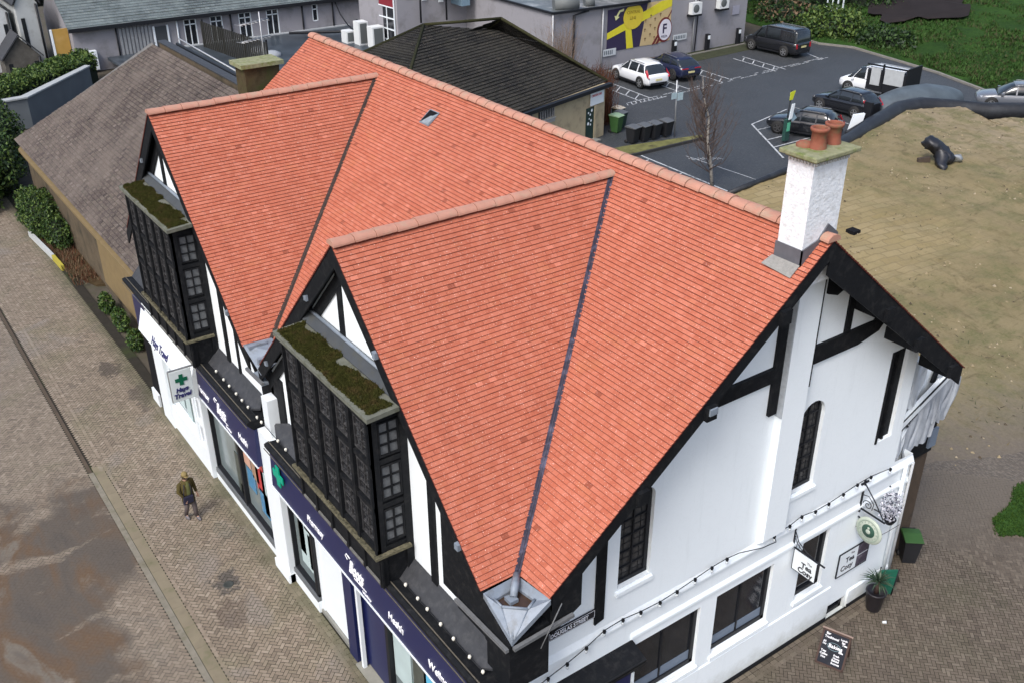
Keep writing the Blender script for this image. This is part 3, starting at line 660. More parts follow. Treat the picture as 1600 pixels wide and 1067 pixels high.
# white travel-agent front
b = MB()
b.box((-.86, 15.85, 0), (-.5, 16.1, 3.3), WHITEP); b.box((-.9, 19.5, 0), (-.5, 20.6, 3.3), WHITEP); b.box((-.84, 16.1, 0), (-.5, 19.5, .95), WHITEP); b.box((-.84, 16.1, 2.85), (-.5, 19.5, 3.3), WHITEP)
b.box((-.83, 16.75, .95), (-.5, 16.95, 2.9), WHITEP); b.box((-.82, 16.1, 1.75), (-.5, 16.75, 1.85), WHITEP)
b.prism([(-.95, 15.85, 3.15), (-1.12, 15.85, 3.4), (-.85, 15.85, 4.35), (-.5, 15.85, 4.4), (-.5, 15.85, 3.15)], (0, 5.15, 0), WHITEP)
tf = b.build('white_shopfront', None, shop)
shopwin(16.1, 16.75, .2, 2.85, -.74, [], [], back=GLASSD, fr=WHITEP); shopwin(16.95, 19.5, .95, 2.85, -.72, [], [(19.2, 1.2, 18.6, 2.6, 'pale'), (18.4, 1.0, 17.9, 2.2, 'pale'), (17.7, 1.2, 17.1, 1.8, 'pale')], back=GLASSG, fr=WHITEP)
text('Hays Travel', .42, (-1.11, 19.6, 3.48), (0, -1, 0), (.27, 0, 1), M('navy_letter', (.03, .03, .12), .5), shop, shear=.2, wsc=.8)
b = MB(); b.box((-.8, 20.6, 0), (-.4, 21.95, 3.2), DARKIN); b.box((-.9, 20.6, 3.1), (-.5, 21.95, 4.3), NAVY); b.box((-.86, 20.62, 0), (-.8, 20.75, 3.1), BLACKM); b.box((-.88, 21.2, 0), (-.8, 21.95, .5), WHITEP); b.build('side_doorway', None, shop)
# ================================================================ ground and setting
def st(name, b, m): return props(b.build(name, m), kind='structure')
ASPH = M('wet_asphalt', (.038, .042, .046), .6, .4, var=.35, scale=.4, bump=1.0, bscale=25, dirt_glint=(.085, .085, .088), dirt_glint_amt=.8, dscale=9)
EARTH = M('earth_ground', (.075, .065, .05), .95, .2, var=.35, scale=1.2, bump=.6, bscale=20, dirt_glint=(.05, .06, .025), dirt_glint_amt=.6, dscale=.8)
PAINT = M('worn_road_paint', (.45, .47, .48), .7, .3, var=.3, scale=6, dirt_glint=(.07, .08, .085), dirt_glint_amt=.95, dscale=3)
b = MB(); b.face([(-400, -400, -.06), (700, -400, -.06), (700, 800, -.06), (-400, 800, -.06)]); st('ground', b, EARTH)
b = MB(); b.face([(15, 22, -.03), (33, 22.5, -.03), (37, 24, -.03), (60, 24, -.03), (76, 20, -.03), (66.2, 34.2, -.03), (68.4, 44.2, -.03), (67, 47, -.03), (68.5, 55, -.03), (62, 51.7, -.03), (33, 50.5, -.03), (20, 42, -.03)]); st('car_park', b, ASPH)
# mortar bed under the bricks
JOINT = M('brick_joint', (.030, .027, .022), .95, .1, var=.3, dirt_glint=(.04, .05, .02), dirt_glint_amt=.8, dscale=.6)
b = MB(); b.face([(-4.15, -14, -.012), (-.5, -14, -.012), (-.3, 60, -.012), (-4.15, 60, -.012)]); b.face([(-.5, -14, -.012), (17.0, -14, -.012), (15.5, 1.5, -.012), (13.3, 1.5, -.012), (-.5, 1.5, -.012)]); st('pavement_bed', b, JOINT)
# road: smeared wet brown-grey surface
def smear(t):
    p = t.pos((.55, .22, 1)); q = t.pos()
    n1 = t.noise(p, 1.0, 6, .6, dist=.6); n2 = t.noise(q, .5, 7, .65, dist=.3); n3 = t.noise(q, 14, 5, .7)
    c = t.ramp(n1, [(.3, (.062, .055, .048)), (.45, (.088, .072, .056)), (.56, (.11, .066, .034)), (.61, (.15, .128, .10)), (.68, (.085, .075, .065))])
    c = t.mix(t.rng(n2, .50, .66, 0, .55), c, (.078, .068, .058)); c = t.mix(t.rng(n2, .28, .42, .6, 0), c, (.09, .052, .028))
    c = t.mix(t.rng(n3, .3, .8, 0, .35), c, (.15, .13, .11))
    s_ = t.n('ShaderNodeSeparateXYZ'); t.l(q, s_.inputs[0]); x, y = s_.outputs[0], s_.outputs[1]
    w = t.math('SUBTRACT', t.noise(q, .55, 6, .6), .5)
    a = t.rng(t.math('ADD', t.math('SUBTRACT', 18.0, y), t.math('MULTIPLY', w, 9.)), -.7, .7)
    k = t.math('MULTIPLY', t.rng(t.math('ADD', x, t.math('MULTIPLY', w, 3.)), -5.7, -5.1), t.rng(t.math('ADD', y, t.math('MULTIPLY', w, -4.)), 12.9, 11.7))
    pch = t.rng(t.noise(t.pos((.5, .95, 1)), .8, 4, .5, dist=.4), .58, .63)
    m = t.math('MULTIPLY', a, t.math('MULTIPLY', t.math('SUBTRACT', 1.0, k), t.math('SUBTRACT', 1.0, t.math('MULTIPLY', pch, .75))))
    return c, m, n3
t = NT('road_surface'); c, m_, n3 = smear(t); t.bump(n3, .3, .01); ROADM = t.out(t.mix(m_, (.045, .04, .032), c), .9, .2)
b = MB(); b.face([(-60, -40, -.02), (-4.15, -40, -.02), (-4.15, 60, -.02), (-60, 60, -.02)]); st('road', b, ROADM)
# herringbone brick paving, real bricks with their own tones
def brick_mat(name, c0, c1, c2, moss, far, mossy=.5, stains=(), smeared=False, setts=False):
    t = NT(name); at = t.n('ShaderNodeAttribute', attribute_name='tone'); v = at.outputs['Fac']; q = t.pos()
    c = t.ramp(v, [(0, c0), (.5, c1), (1, c2)])
    n = t.noise(q, .45, 7, .62, dist=.4); c = t.mix(t.rng(n, .52, .68, 0, mossy), c, moss)
    n2 = t.noise(q, .33, 5, .6, dist=1.); c = t.mix(t.rng(n2, .56, .66, 0, .6), c, far)
    n3 = t.noise(q, 35, 4, .7); c = t.mix(t.rng(n3, .35, .8, 0, .35), c, tuple(min(1, x*1.5) for x in c2))
    sx = t.n('ShaderNodeSeparateXYZ'); t.l(q, sx.inputs[0])
    for (px, py, r_, col, amt) in stains:     # spilt and damp marks with outlines of their own
        d = t.math('SQRT', t.math('ADD', t.math('POWER', t.math('SUBTRACT', sx.outputs[0], px), 2.), t.math('POWER', t.math('MULTIPLY', t.math('SUBTRACT', sx.outputs[1], py), .7), 2.)))
        d = t.math('ADD', d, t.math('MULTIPLY', t.math('SUBTRACT', t.noise(q, 2.6, 6, .65), .5), r_*3.6)); c = t.mix(t.rng(d, r_, r_*.7, 0, amt), c, col)
    g = t.math('ADD', t.math('MULTIPLY', t.noise(q, 1.1, 6, .65), 1.3), sx.outputs[0]) if name == 'buff_paviours' else None
    if g: c = t.mix(t.rng(g, -.75, -.1, 0, .7), c, (.075, .08, .042))
    if smeared: sc_, sm_, _ = smear(t); c = t.mix(sm_, c, sc_)
    if setts:
        w = t.math('MULTIPLY', t.math('SUBTRACT', t.noise(q, .5, 6, .6), .5), 9.); m = t.rng(t.math('ADD', t.math('ADD', t.math('MULTIPLY', sx.outputs[0], .9), sx.outputs[1]), w), 13.5, 17.5); c = t.mix(m, c, t.mix(n3, (.09, .074, .058), (.17, .145, .115)))
    t.bump(n3, .35, .008)
    return t.out(c, .75, .35)
def herring(name, mat, inside, x0, x1, y0, y1, seed, bw=.1, ang=45, gap=.010, h=.0):
    rr = random.Random(seed); ca, sa = math.cos(R(ang)), math.sin(R(ang)); b = MB(); tones = []
    ox, oy = (x0+x1)/2, (y0+y1)/2; rad = math.hypot(x1-x0, y1-y0)/2/bw+4
    K = int(rad)
    for i in range(-K, K):
        for j in range(-K//2-2, K//2+2):
            bx, by = i+2*j, i-2*j
            if abs(bx) > rad or abs(by) > rad: continue
            for (u0, v0, w_, h_) in ((bx, by, 2, 1), (bx+2, by-1, 1, 2)):
                cu, cv = (u0+w_/2)*bw, (v0+h_/2)*bw
                X = ox+cu*ca-cv*sa; Y = oy+cu*sa+cv*ca
                if X < x0 or X > x1 or Y < y0 or Y > y1 or not inside(X, Y): continue
                g = gap/2; hw, hh = w_*bw/2-g, h_*bw/2-g; z = h+rr.uniform(-.003, .003); tx, ty = rr.uniform(-.02, .02), rr.uniform(-.02, .02)
                P = []
                for su, sv in ((-1, -1), (1, -1), (1, 1), (-1, 1)):
                    a, c_ = su*hw, sv*hh; P.append((X+a*ca-c_*sa, Y+a*sa+c_*ca, z+a*tx+c_*ty))
                b.face(P); tones.append(min(1, max(0, rr.gauss(.5, .22))))
    o = b.build(name, mat); at = o.data.attributes.new('tone', 'FLOAT', 'FACE'); at.data.foreach_set('value', tones)
    return props(o, kind='structure')
rr_b = random.Random(77)
def nz(x, y, s=1.0): return math.sin(x*1.7*s+1.3*math.sin(y*.9*s))*.5+math.sin(y*1.3*s+x*.6*s+2)*.5
BR1 = brick_mat('buff_paviours', (.115, .090, .066), (.19, .152, .112), (.265, .22, .168), (.135, .128, .07), (.19, .17, .15), stains=((-2.35, 10.9, .42, (.06, .055, .05), .8), (-2.75, 9.6, .5, (.10, .075, .058), .6), (-1.6, 25.2, .5, (.05, .042, .035), .7), (-1.0, 22.4, .7, (.07, .06, .05), .6), (-1.5, 13.1, .35, (.09, .1, .08), .35)))
BR2 = brick_mat('brown_paviours', (.062, .048, .036), (.105, .084, .063), (.155, .128, .098), (.068, .066, .036), (.085, .07, .055), setts=True)
BR4 = brick_mat('worn_paviours', (.115, .092, .070), (.175, .143, .108), (.24, .20, .155), (.125, .115, .07), (.16, .14, .115), smeared=True)
BR3 = brick_mat('grey_paviours', (.07, .066, .062), (.11, .103, .096), (.155, .145, .13), (.06, .075, .04), (.10, .085, .065))
herring('pavement', BR1, lambda x, y: x > -3.66 or y > 18.4, -4.02, -.80, -2, 48, 1, bw=.107, gap=.013)
herring('pavement', BR4, lambda x, y: x > -10.5-.12*(y-14), -13, -4.18, 2, 46, 2, bw=.105, gap=.009)
herring('pavement', BR2, lambda x, y: not (-.45 < x < 13.4 and y > -.2) and (x < 13.4 or y < 4.6-.0*(x-13)) and .9*x+y < 19+1.5*nz(x, y), -1.0, 22, -8, 5.0, 3, gap=.012)
rr = random.Random(4)
def course(name, mat, pts, n, w, l, gap=.012, z=.009):
    """a row of bricks laid along a line"""
    b = MB(); tones = []; (xa, ya), (xb, yb) = pts; L = math.hypot(xb-xa, yb-ya); dx, dy = (xb-xa)/L, (yb-ya)/L; nx, ny = -dy, dx
    for r_ in range(n):
        k = 0
        while k*l < L:
            s0, s1 = k*l+gap/2, (k+1)*l-gap/2; o0, o1 = r_*w+gap/2, (r_+1)*w-gap/2
            b.face([(xa+dx*s+nx*o, ya+dy*s+ny*o, z) for s, o in ((s0, o0), (s1, o0), (s1, o1), (s0, o1))]); tones.append(min(1, max(0, rr.gauss(.5, .25)))); k += 1
    o = b.build(name, mat); at = o.data.attributes.new('tone', 'FLOAT', 'FACE'); at.data.foreach_set('value', tones)
    return props(o, kind='structure')
course('pavement_edging', BR1, ((-1.06, 46), (-1.06, -2)), 1, .12, .21) if False else None
course('pavement_edging', BR1, ((-.70, -2), (-.70, 22)), 3, .115, .21); course('pavement_edging', BR2, ((-.45, -.42), (13.2, -.42)), 3, .12, .21)
course('pavement_edging', BR1, ((-3.55, -2), (-3.55, 46)), 1, .1, .21)
KERB = M('kerb_stone', (.19, .175, .14), .9, .2, var=.35, scale=4, bump=.4, bscale=30, dirt_glint=(.11, .10, .055), dirt_glint_amt=.7, dscale=1.2)
b = MB(); k = -4
while k < 18.4:
    b.box((-4.16, k+.006, -.1), (-4.0, k+.9, .010), KERB); b.box((-3.985, k+.3, -.1), (-3.67, k+1.194, .0), M('gutter_stone', (.19, .162, .112), .85, .3, var=.3, scale=3, bump=.3, dirt_glint=(.10, .10, .05), dirt_glint_amt=.7, dscale=1.5)); k += .9
b.box((-4.14, 18.4, -.1), (-4.03, 46, .004), M('brown_groove', (.07, .052, .036), .9, var=.5, scale=2))  # narrow dark brown strip continuing the kerb line
st('kerb', b, None)
# worn area by Douglas Street, rougher setts beyond the brickwork
t = NT('worn_setts'); q = t.pos(); v = t.n('ShaderNodeTexVoronoi'); v.inputs['Scale'].default_value = 13; t.l(t.pos((1, .6, 1)), v.inputs[0])
n1 = t.noise(q, .6, 6, .6); n2 = t.noise(q, 16, 5, .7)
c = t.mix(n1, (.085, .070, .055), (.165, .14, .112)); c = t.mix(t.rng(n2, .3, .75, 0, .6), c, (.18, .16, .14)); c = t.mix(t.rng(v.outputs['Distance'], .3, .6, 0, .45), c, (.06, .05, .04))
t.bump(t.math('ADD', n2, v.outputs['Distance']), .8, .03); SETTS = t.out(c, .85, .3)
b = MB(); b.face([(13.0, -14, -.018), (70, -14, -.018), (70, 9, -.018), (13.0, 22, -.018)]); st('yard', b, SETTS)
# ---- tan bank of earth and stone between the lane and the car park
top = [(13.5, 21.0), (24, 22.3), (30.6, 23.05), (35.7, 23.5), (43.8, 25.4), (51.7, 27.4), (54, 27.0), (55.8, 25.75), (54.6, 22.9), (57.5, 21.3), (68, 16), (90, 8)]
bot = [(13.2, 11), (14.5, 6.0), (18, 2.6), (22, .6), (26, -.6), (31, -1.5), (36, -2), (41, -3), (47, -4), (52, -5), (62, -8), (84, -13)]
def lerp(a, c, t): return tuple(x+(y-x)*t for x, y in zip(a, c))
def along(pl, s): s *= len(pl)-1; i = min(int(s), len(pl)-2); return lerp(pl[i], pl[i+1], s-i)
b = MB(); NS, NTt = 220, 120; G = []; rr = random.Random(8)
from mathutils import noise as mn
for i in range(NS+1):
    A = along(top, i/NS); C = along(bot, i/NS); row = []
    for j in range(NTt+1):
        tt = j/NTt; x, y = lerp(C, A, tt)
        hgt = -.05+.95*(tt**.9)+(.14*mn.fractal(Vector((x*.35, y*.35, 0)), .8, 2.0, 6)+.05*mn.noise(Vector((x*3, y*3, 5))))*min(1, tt*3)
        if x < 30 and tt > .5: pass
        row.append((x, y, hgt))
    G.append(row)
vs = [p for r_ in G for p in r_]; W_ = NTt+1
b.raw(vs, [(i*W_+j, i*W_+j+1, (i+1)*W_+j+1, (i+1)*W_+j) for i in range(NS) for j in range(NTt)], None, True)
t = NT('tan_bank'); q = t.pos()
n1 = t.noise(q, .28, 7, .62); n2 = t.noise(t.pos((1.1, .5, 1)), 1.6, 8, .68, dist=.5); n3 = t.noise(q, 9, 6, .7)
c = t.mix(t.rng(n1, .3, .7), (.165, .132, .066), (.215, .175, .098))
sx = t.n('ShaderNodeSeparateXYZ'); t.l(q, sx.inputs[0]); X_, Y_ = sx.outputs[0], sx.outputs[1]
c = t.mix(t.rng(t.math('ADD', X_, t.math('MULTIPLY', n1, 14)), 52, 66, 0, .8), c, (.27, .22, .16))     # far end turns to pinkish grit
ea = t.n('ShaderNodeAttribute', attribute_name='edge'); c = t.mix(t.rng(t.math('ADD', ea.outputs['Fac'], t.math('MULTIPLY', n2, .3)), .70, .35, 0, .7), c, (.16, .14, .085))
c = t.mix(t.rng(n2, .52, .64, 0, .75), c, (.095, .08, .036)); n5 = t.noise(t.pos((.35, 1.6, 1)), 1.3, 7, .7, dist=1.2); c = t.mix(t.rng(n5, .56, .64, 0, .65), c, (.075, .06, .03)); n6 = t.noise(q, .7, 6, .7); c = t.mix(t.rng(n6, .46, .62, 0, .8), c, (.105, .105, .045)); c = t.mix(t.rng(n2, .36, .26, 0, .5), c, (.16, .12, .05))
br = t.n('ShaderNodeTexBrick'); br.inputs['Scale'].default_value = 1.0; br.inputs['Mortar Size'].default_value = .045; br.inputs['Brick Width'].default_value = 1.15; br.inputs['Row Height'].default_value = .5
br.inputs['Color1'].default_value = (.24, .185, .085, 1); br.inputs['Color2'].default_value = (.30, .24, .13, 1); br.inputs['Mortar'].default_value = (.20, .155, .08, 1)
mp = t.n('ShaderNodeMapping'); mp.inputs['Rotation'].default_value = (0, 0, .12); wq = t.n('ShaderNodeVectorMath', operation='MULTIPLY_ADD'); t.l(q, wq.inputs[0]); wq.inputs[1].default_value = (1, 1, 1)
t.l(q, mp.inputs[0]); t.l(mp.outputs[0], br.inputs['Vector'])
bm = t.math('MULTIPLY', t.rng(t.math('ADD', X_, t.math('MULTIPLY', n2, 7)), 44, 37, 0, 1), t.rng(t.math('ADD', Y_, t.math('MULTIPLY', n1, 6)), 13, 17, 0, .85))
c = t.mix(bm, c, br.outputs['Color']); c = t.mix(t.rng(n3, .35, .8, 0, .4), c, (.28, .23, .14)); c = t.mix(t.rng(n3, .42, .3, 0, .3), c, (.12, .09, .04))
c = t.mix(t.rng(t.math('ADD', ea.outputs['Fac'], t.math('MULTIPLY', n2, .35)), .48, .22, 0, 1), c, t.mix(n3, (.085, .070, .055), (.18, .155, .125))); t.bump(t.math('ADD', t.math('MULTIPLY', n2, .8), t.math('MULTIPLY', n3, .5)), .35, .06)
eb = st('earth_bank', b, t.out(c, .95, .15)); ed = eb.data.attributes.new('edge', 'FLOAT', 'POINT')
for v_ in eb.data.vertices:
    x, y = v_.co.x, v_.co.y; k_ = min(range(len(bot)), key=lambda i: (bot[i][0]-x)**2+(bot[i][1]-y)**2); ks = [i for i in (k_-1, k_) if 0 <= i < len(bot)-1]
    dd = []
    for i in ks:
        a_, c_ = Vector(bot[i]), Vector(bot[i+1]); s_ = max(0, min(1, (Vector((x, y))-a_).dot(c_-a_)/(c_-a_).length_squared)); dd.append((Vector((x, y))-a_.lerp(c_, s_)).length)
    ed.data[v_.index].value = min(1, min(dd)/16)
rr = random.Random(19); b = MB(); PEB = [M('pebble_tan', (.25, .2, .12), .9), M('pebble_dark', (.07, .055, .035), .9), M('pebble_pale', (.3, .25, .17), .9)]
for k in range(5200):      # loose stones and lumps
    i = rr.randrange(2, NS-2); j = rr.randrange(2, NTt-2); x, y, z = G[i][j]; x += rr.uniform(-.15, .15); y += rr.uniform(-.15, .15)
    if x > 66 or mn.noise(Vector((x*.35, y*.35, 3))) < -.05+.3*rr.random(): continue
    s_ = rr.uniform(.02, .06)*(1+rr.random()); m = PEB[int(rr.random()**1.5*3)]; P = [Vector((x+s_*rr.uniform(.6, 1.2)*math.cos(a*1.571), y+s_*rr.uniform(.6, 1.2)*math.sin(a*1.571), z+.0)) for a in range(4)]; t_ = Vector((x, y, z+s_*rr.uniform(.5, 1)))
    for a in range(4): b.face([P[a], P[(a+1) % 4], t_], m)
props(b.build('loose_stones', None), kind='stuff')
b = MB(); SCR = [M('scrub_dark', (.05, .055, .022), .9), M('scrub_dry', (.13, .1, .045), .9), M('scrub_brown', (.045, .032, .018), .9)]
for k in range(9000):      # low dead growth in drifts
    i = rr.randrange(2, NS-2); j = rr.randrange(2, NTt-2); x, y, z = G[i][j]
    if x > 62 or mn.noise(Vector((x*.22+y*.1, y*.5, 9)))+.5*mn.noise(Vector((x*.9, y*1.7, 4))) < .22: continue
    x += rr.uniform(-.2, .2); y += rr.uniform(-.2, .2); a = rr.random()*6.28; L_ = rr.uniform(.08, .3); d = Vector((math.cos(a), math.sin(a), .25))*L_; e = Vector((-math.sin(a), math.cos(a), 0))*.02; o = Vector((x, y, z)); b.face([o-e, o+e, o+d], SCR[int(rr.random()*3)])
props(b.build('dead_scrub', None), kind='stuff')
def bank_z(x, y):
    best = 0
    for i in range(0, NS+1, 2):
        for j in range(0, NTt+1, 3):
            p = G[i][j]; d = (p[0]-x)**2+(p[1]-y)**2
            if best == 0 or d < best[0]: best = (d, p[2])
    return best[1]
# ---- field beyond the car park
def gh(x, y): return max(-.02, .09*max(0, (x-66)+(y-30)*.12))*.9+.25*mn.fractal(Vector((x*.25, y*.25, 1)), .8, 2, 5)
b = MB(); nx_, ny_ = 110, 90; vs = []
edge = [(60, 20), (63.5, 26.5), (66.4, 34.4), (68.4, 44.2), (67.2, 47), (68.8, 55)]
for i in range(nx_+1):
    for j in range(ny_+1):
        y = 5+j*75/ny_; k_ = max(0, min(len(edge)-2, sum(1 for e in edge if e[1] < y)-1)); e0, e1 = edge[k_], edge[k_+1]
        ex = e0[0]+(e1[0]-e0[0])*(y-e0[1])/(e1[1]-e0[1]); x = ex+i*60/nx_; vs.append((x, y, (gh(x, y) if i > 0 else -.02)))
b.raw(vs, [(i*(ny_+1)+j, (i+1)*(ny_+1)+j, (i+1)*(ny_+1)+j+1, i*(ny_+1)+j+1) for i in range(nx_) for j in range(ny_)], None, True)
t = NT('field_green'); q = t.pos(); n1 = t.noise(q, .22, 6, .6); n2 = t.noise(q, 2.2, 8, .7)
c = t.mix(t.rng(n1, .35, .65), (.018, .044, .010), (.036, .085, .016)); c = t.mix(t.rng(n2, .5, .7, 0, .7), c, (.018, .035, .012)); c = t.mix(t.rng(n2, .3, .2, 0, .6), c, (.08, .07, .04))
t.bump(n2, 1, .3); st('field', b, t.out(c, .95, .1))
def tufts(name, n, place, hmin, hmax, mats, seed, w=.05, spread=.5, curl=0.):
    rr = random.Random(seed); b = MB()
    for k in range(n):
        p = place(rr)
        if p is None: continue
        x, y, z, s = p; m = mats[int(rr.random()*len(mats))]
        for _ in range(3):
            a = rr.random()*6.283; h = rr.uniform(hmin, hmax)*s; d = Vector((math.cos(a), math.sin(a), 0)); e = Vector((-d.y, d.x, 0))*w*s*rr.uniform(.6, 1.5)
            o = Vector((x, y, z))+d*rr.random()*w*2
            b.face([o-e, o+e, o+d*h*spread*rr.random()+Vector((0, 0, h))], m)
    return b
GR = [M('grass_a', (.026, .062, .012), .8, .2, var=.3, scale=1), M('grass_b', (.028, .07, .012), .8, .2, var=.3, scale=1), M('grass_c', (.04, .08, .018), .8, .2, var=.2), M('grass_d', (.05, .055, .022), .8, .2, var=.2)]
def fieldp(r_):
    y = r_.uniform(18, 66); k_ = max(0, min(len(edge)-2, sum(1 for e in edge if e[1] < y)-1)); e0, e1 = edge[k_], edge[k_+1]
    ex = e0[0]+(e1[0]-e0[0])*(y-e0[1])/(e1[1]-e0[1]); x = ex+.6+r_.random()**1.4*34
    if mn.noise(Vector((x*.3, y*.3, 0))) < -.25: return None
    return (x, y, gh(x, y)-.05, 1+.8*mn.noise(Vector((x*.2, y*.2, 7))))
props(tufts('g', 26000, fieldp, .10, .34, GR, 3, w=.07, spread=.8).build('rough_grass', None), kind='stuff')
EDG = M('field_kerb', (.2, .19, .17), .9, .2, var=.3, scale=2)
b = MB()
for e0, e1 in zip(edge, edge[1:]): b.bar((e0[0]-.15, e0[1], .04), (e1[0]-.15, e1[1], .04), .22, .16, EDG)
b.bar((45, 50.2, .02), (62, 50.9, .02), .15, .1, EDG)
st('kerb', b, None)
b = MB(); b.face([(52, 48.6, -.014), (67, 49.4, -.014), (68.4, 55, -.014), (62, 51.6, -.014), (50, 51.3, -.014)]); st('verge', b, M('mossy_verge', (.045, .05, .03), .95, .1, var=.5, scale=1.5, bump=.8))
b = MB()   # kerbed island by the bins
b.prism([(29.5, 34.6, 0), (30.4, 33.0, 0), (38.6, 32.9, 0), (38.9, 33.3, 0), (35.5, 34.0, 0), (33, 34.5, 0)], (0, 0, .1), M('mossy_island', (.14, .14, .055), .95, .1, var=.5, scale=2.5, bump=.8, bscale=12, dirt_glint=(.06, .05, .035), dirt_glint_amt=.9, dscale=1.2))
b.bar((30.2, 32.9, .04), (38.9, 32.8, .04), .14, .2, M('dark_kerb', (.03, .03, .03), .9)); st('traffic_island', b, None)
# ---- painted bay markings
b = MB(); Z = .004-.03+.006
def ln(a, c, w=.1):
    a, c = Vector((*a, Z)), Vector((*c, Z)); d = (c-a).normalized(); n_ = Vector((-d.y, d.x, 0))*w/2; b.face([a-n_, c-n_, c+n_, a+n_])
ln((33.0, 32.7), (32.68, 24.9), .12); ln((32.7, 28.8), (30.9, 28.6)); ln((32.85, 31.8), (30.6, 31.5)); ln((35.5, 24.6), (35.2, 31.0), .06)
ln((43.6, 33.3), (39.8, 27.2), .12); ln((42.9, 32.2), (47, 32.0)); ln((41.8, 30.3), (46, 30.2)); ln((41, 29), (45, 29)); ln((43.6, 33.3), (48.4, 34.4)); ln((49.2, 34.3), (49, 29.5)); ln((47.4, 34.2), (47.2, 29.5))
for x0 in (41.4, 45.5, 50.2, 56.3, 62.6):
    if x0 < 62: ln((x0, 42.4), (x0+.5, 47.6)); ln((x0+1.15, 42.4), (x0+1.65, 47.6))
    else: ln((x0, 42.9), (x0+.8, 45.2)); continue
    for k in range(4):
        y = 42.8+k*1.2; ln((x0+.05+.1*k, y), (x0+1.15+.1*k, y+.8), .09)
rr = random.Random(2)
for k in range(46):
    x = 39.8+k*.52
    if rr.random() < .75: ln((x, 41.75+.06*k*.5), (x+.4, 41.77+.06*k*.5), .09)
    if rr.random() < .75: ln((x, 42.3+.045*k*.5), (x+.42, 42.31+.045*k*.5), .09)
for k in range(9): ln((39.9+k*.42, 41.8), (40.2+k*.42, 42.3), .07)
for k in range(7): ln((35.0+k*.25, 30.6-k*.15), (35.1+k*.25, 30.1-k*.15), .07)
for k in range(30): ln((x := rr.uniform(40, 52), rr.uniform(35, 41)), (x+.3, rr.uniform(35, 41)), .03) if False else None
st('parking_markings', b, PAINT)
# ================================================================ neighbouring and far buildings
RENDER_G = M('grey_render', (.27, .265, .285), .9, .2, var=.12, scale=.7, bump=.4, bscale=25, dirt_glint=(.17, .165, .17), dirt_glint_amt=.7, dscale=.7)
TANR = M('tan_render', (.40, .335, .22), .9, .2, var=.12, scale=1.2, bump=.3, dirt_glint=(.2, .17, .12), dirt_glint_amt=.7, dscale=1.5)
STONEB = M('brown_rubble', (.10, .078, .052), .95, .2, var=.5, scale=3, bump=1, bscale=8, dirt_glint=(.03, .03, .022), dirt_glint_amt=.8, dscale=1.5)
SANDST = M('sandstone', (.19, .14, .07), .9, .2, var=.2, scale=3, bump=.4, dirt_glint=(.16, .12, .07), dirt_glint_amt=.6, dscale=2)
NB = thing('tiled_outbuilding', 'long low stone building with a weathered brown mossy roof adjoining the orange-roofed building', 'building', (3, 32, 0))
OLDT = tile_mat('weathered_tiles', [(.07, .055, .052), (.115, .09, .08), (.15, .12, .10), (.21, .175, .15)], .19, .2, groove=(.03, .022, .02), perp=.6, rough=.95, moss=(.24, .225, .17), moss_amt=.3, bumpy=1.0)
b = MB(); tiles(b, (6.9, 22.08, 8.55), (0, 1, 0), (-1, 0, -.8), [[(0, 0), (19.3, 0), (25.4, 8.5), (0, 8.5)]], g=.19, lip=.035, m=OLDT, wob=.015)
tiles(b, (6.9, 22.9, 8.4), (0, 1, 0), (1, 0, -.8), [[(0, 0), (18.4, 0), (18.4, 7.5), (0, 7.5)]], g=.25, lip=.03, m=OLDT, wob=.01)
b.build('roof', None, NB)
one('wall', STONEB, NB, lambda b: b.prism([(.45, 22.1, 0), (13, 22.1, 0), (13, 41.3, 0), (6.9, 41.3, 0), (.9, 46.6, 0), (.45, 46, 0)], (0, 0, 3.05)))
one('sandstone_panel', SANDST, NB, lambda b: b.box((.33, 26.2, .5), (.448, 32.2, 3.2)))
one('eaves_stone', SANDST, NB, lambda b: b.prism([(.12, 22.1, 2.98), (.5, 22.1, 3.0), (.9, 46.7, 3.0), (.75, 47.2, 3.0), (.12, 46.0, 2.98)], (0, 0, .14)))
one('parapet', STONEB, NB, lambda b: b.prism([(7.05, 23.2, 7.9), (7.4, 23.2, 7.9), (7.4, 41.0, 7.9), (7.05, 41.0, 7.9)], (0, 0, .8)))
one('parapet_coping', SLATED, NB, lambda b: (b.box((7.02, 23.2, 8.7), (7.45, 41.2, 8.76)), b.tube([(7.6, 24, 8.72), (7.65, 40, 8.72)], .08, 8, BLACKM), b.tube([(7.85, 25, 8.6), (8.1, 41, 8.75)], .04, 6, M('pale_pipe', (.42, .43, .44)))))
one('gable_coping', M('grey_skew', (.2, .2, .2), .9, .2, var=.3, scale=4), NB, lambda b: b.bar((6.95, 41.55, 8.6), (.7, 47.6, 3.25), .25, .12))
stk = one('chimney', M('mossy_brick_stack', (.07, .055, .03), .95, .1, var=.6, scale=4, bump=.8, bscale=12, dirt_glint=(.05, .06, .02), dirt_glint_amt=.9, dscale=2), NB, lambda b: b.box((4.5, 22.62, 7.5), (5.8, 23.5, 11.28)))
one('chimney_cap', MOSSC, stk, lambda b: b.box((4.35, 22.5, 11.28), (5.95, 23.62, 11.42)))
ae = thing('television_aerial', 'thin metal television aerial above the mossy brown chimney stack', 'aerial', (5.75, 23.8, 11.42))
GALV = M('galvanised', (.35, .36, .37), .4, .5, .6, var=.2)
one('mast', GALV, ae, lambda b: b.tube([(5.75, 23.8, 10.2), (5.75, 23.8, 12.9)], .025, 6))
for z in (11.95, 12.55):
    one('antenna', GALV, ae, lambda b: (b.tube([(4.9, 23.6, z-.0), (6.2, 24.1, z+.02)], .02, 5), [b.tube([(4.95+.17*k, 23.42+.065*k, z), (4.8+.17*k, 23.82+.065*k, z)], .012, 4) for k in range(8)]))
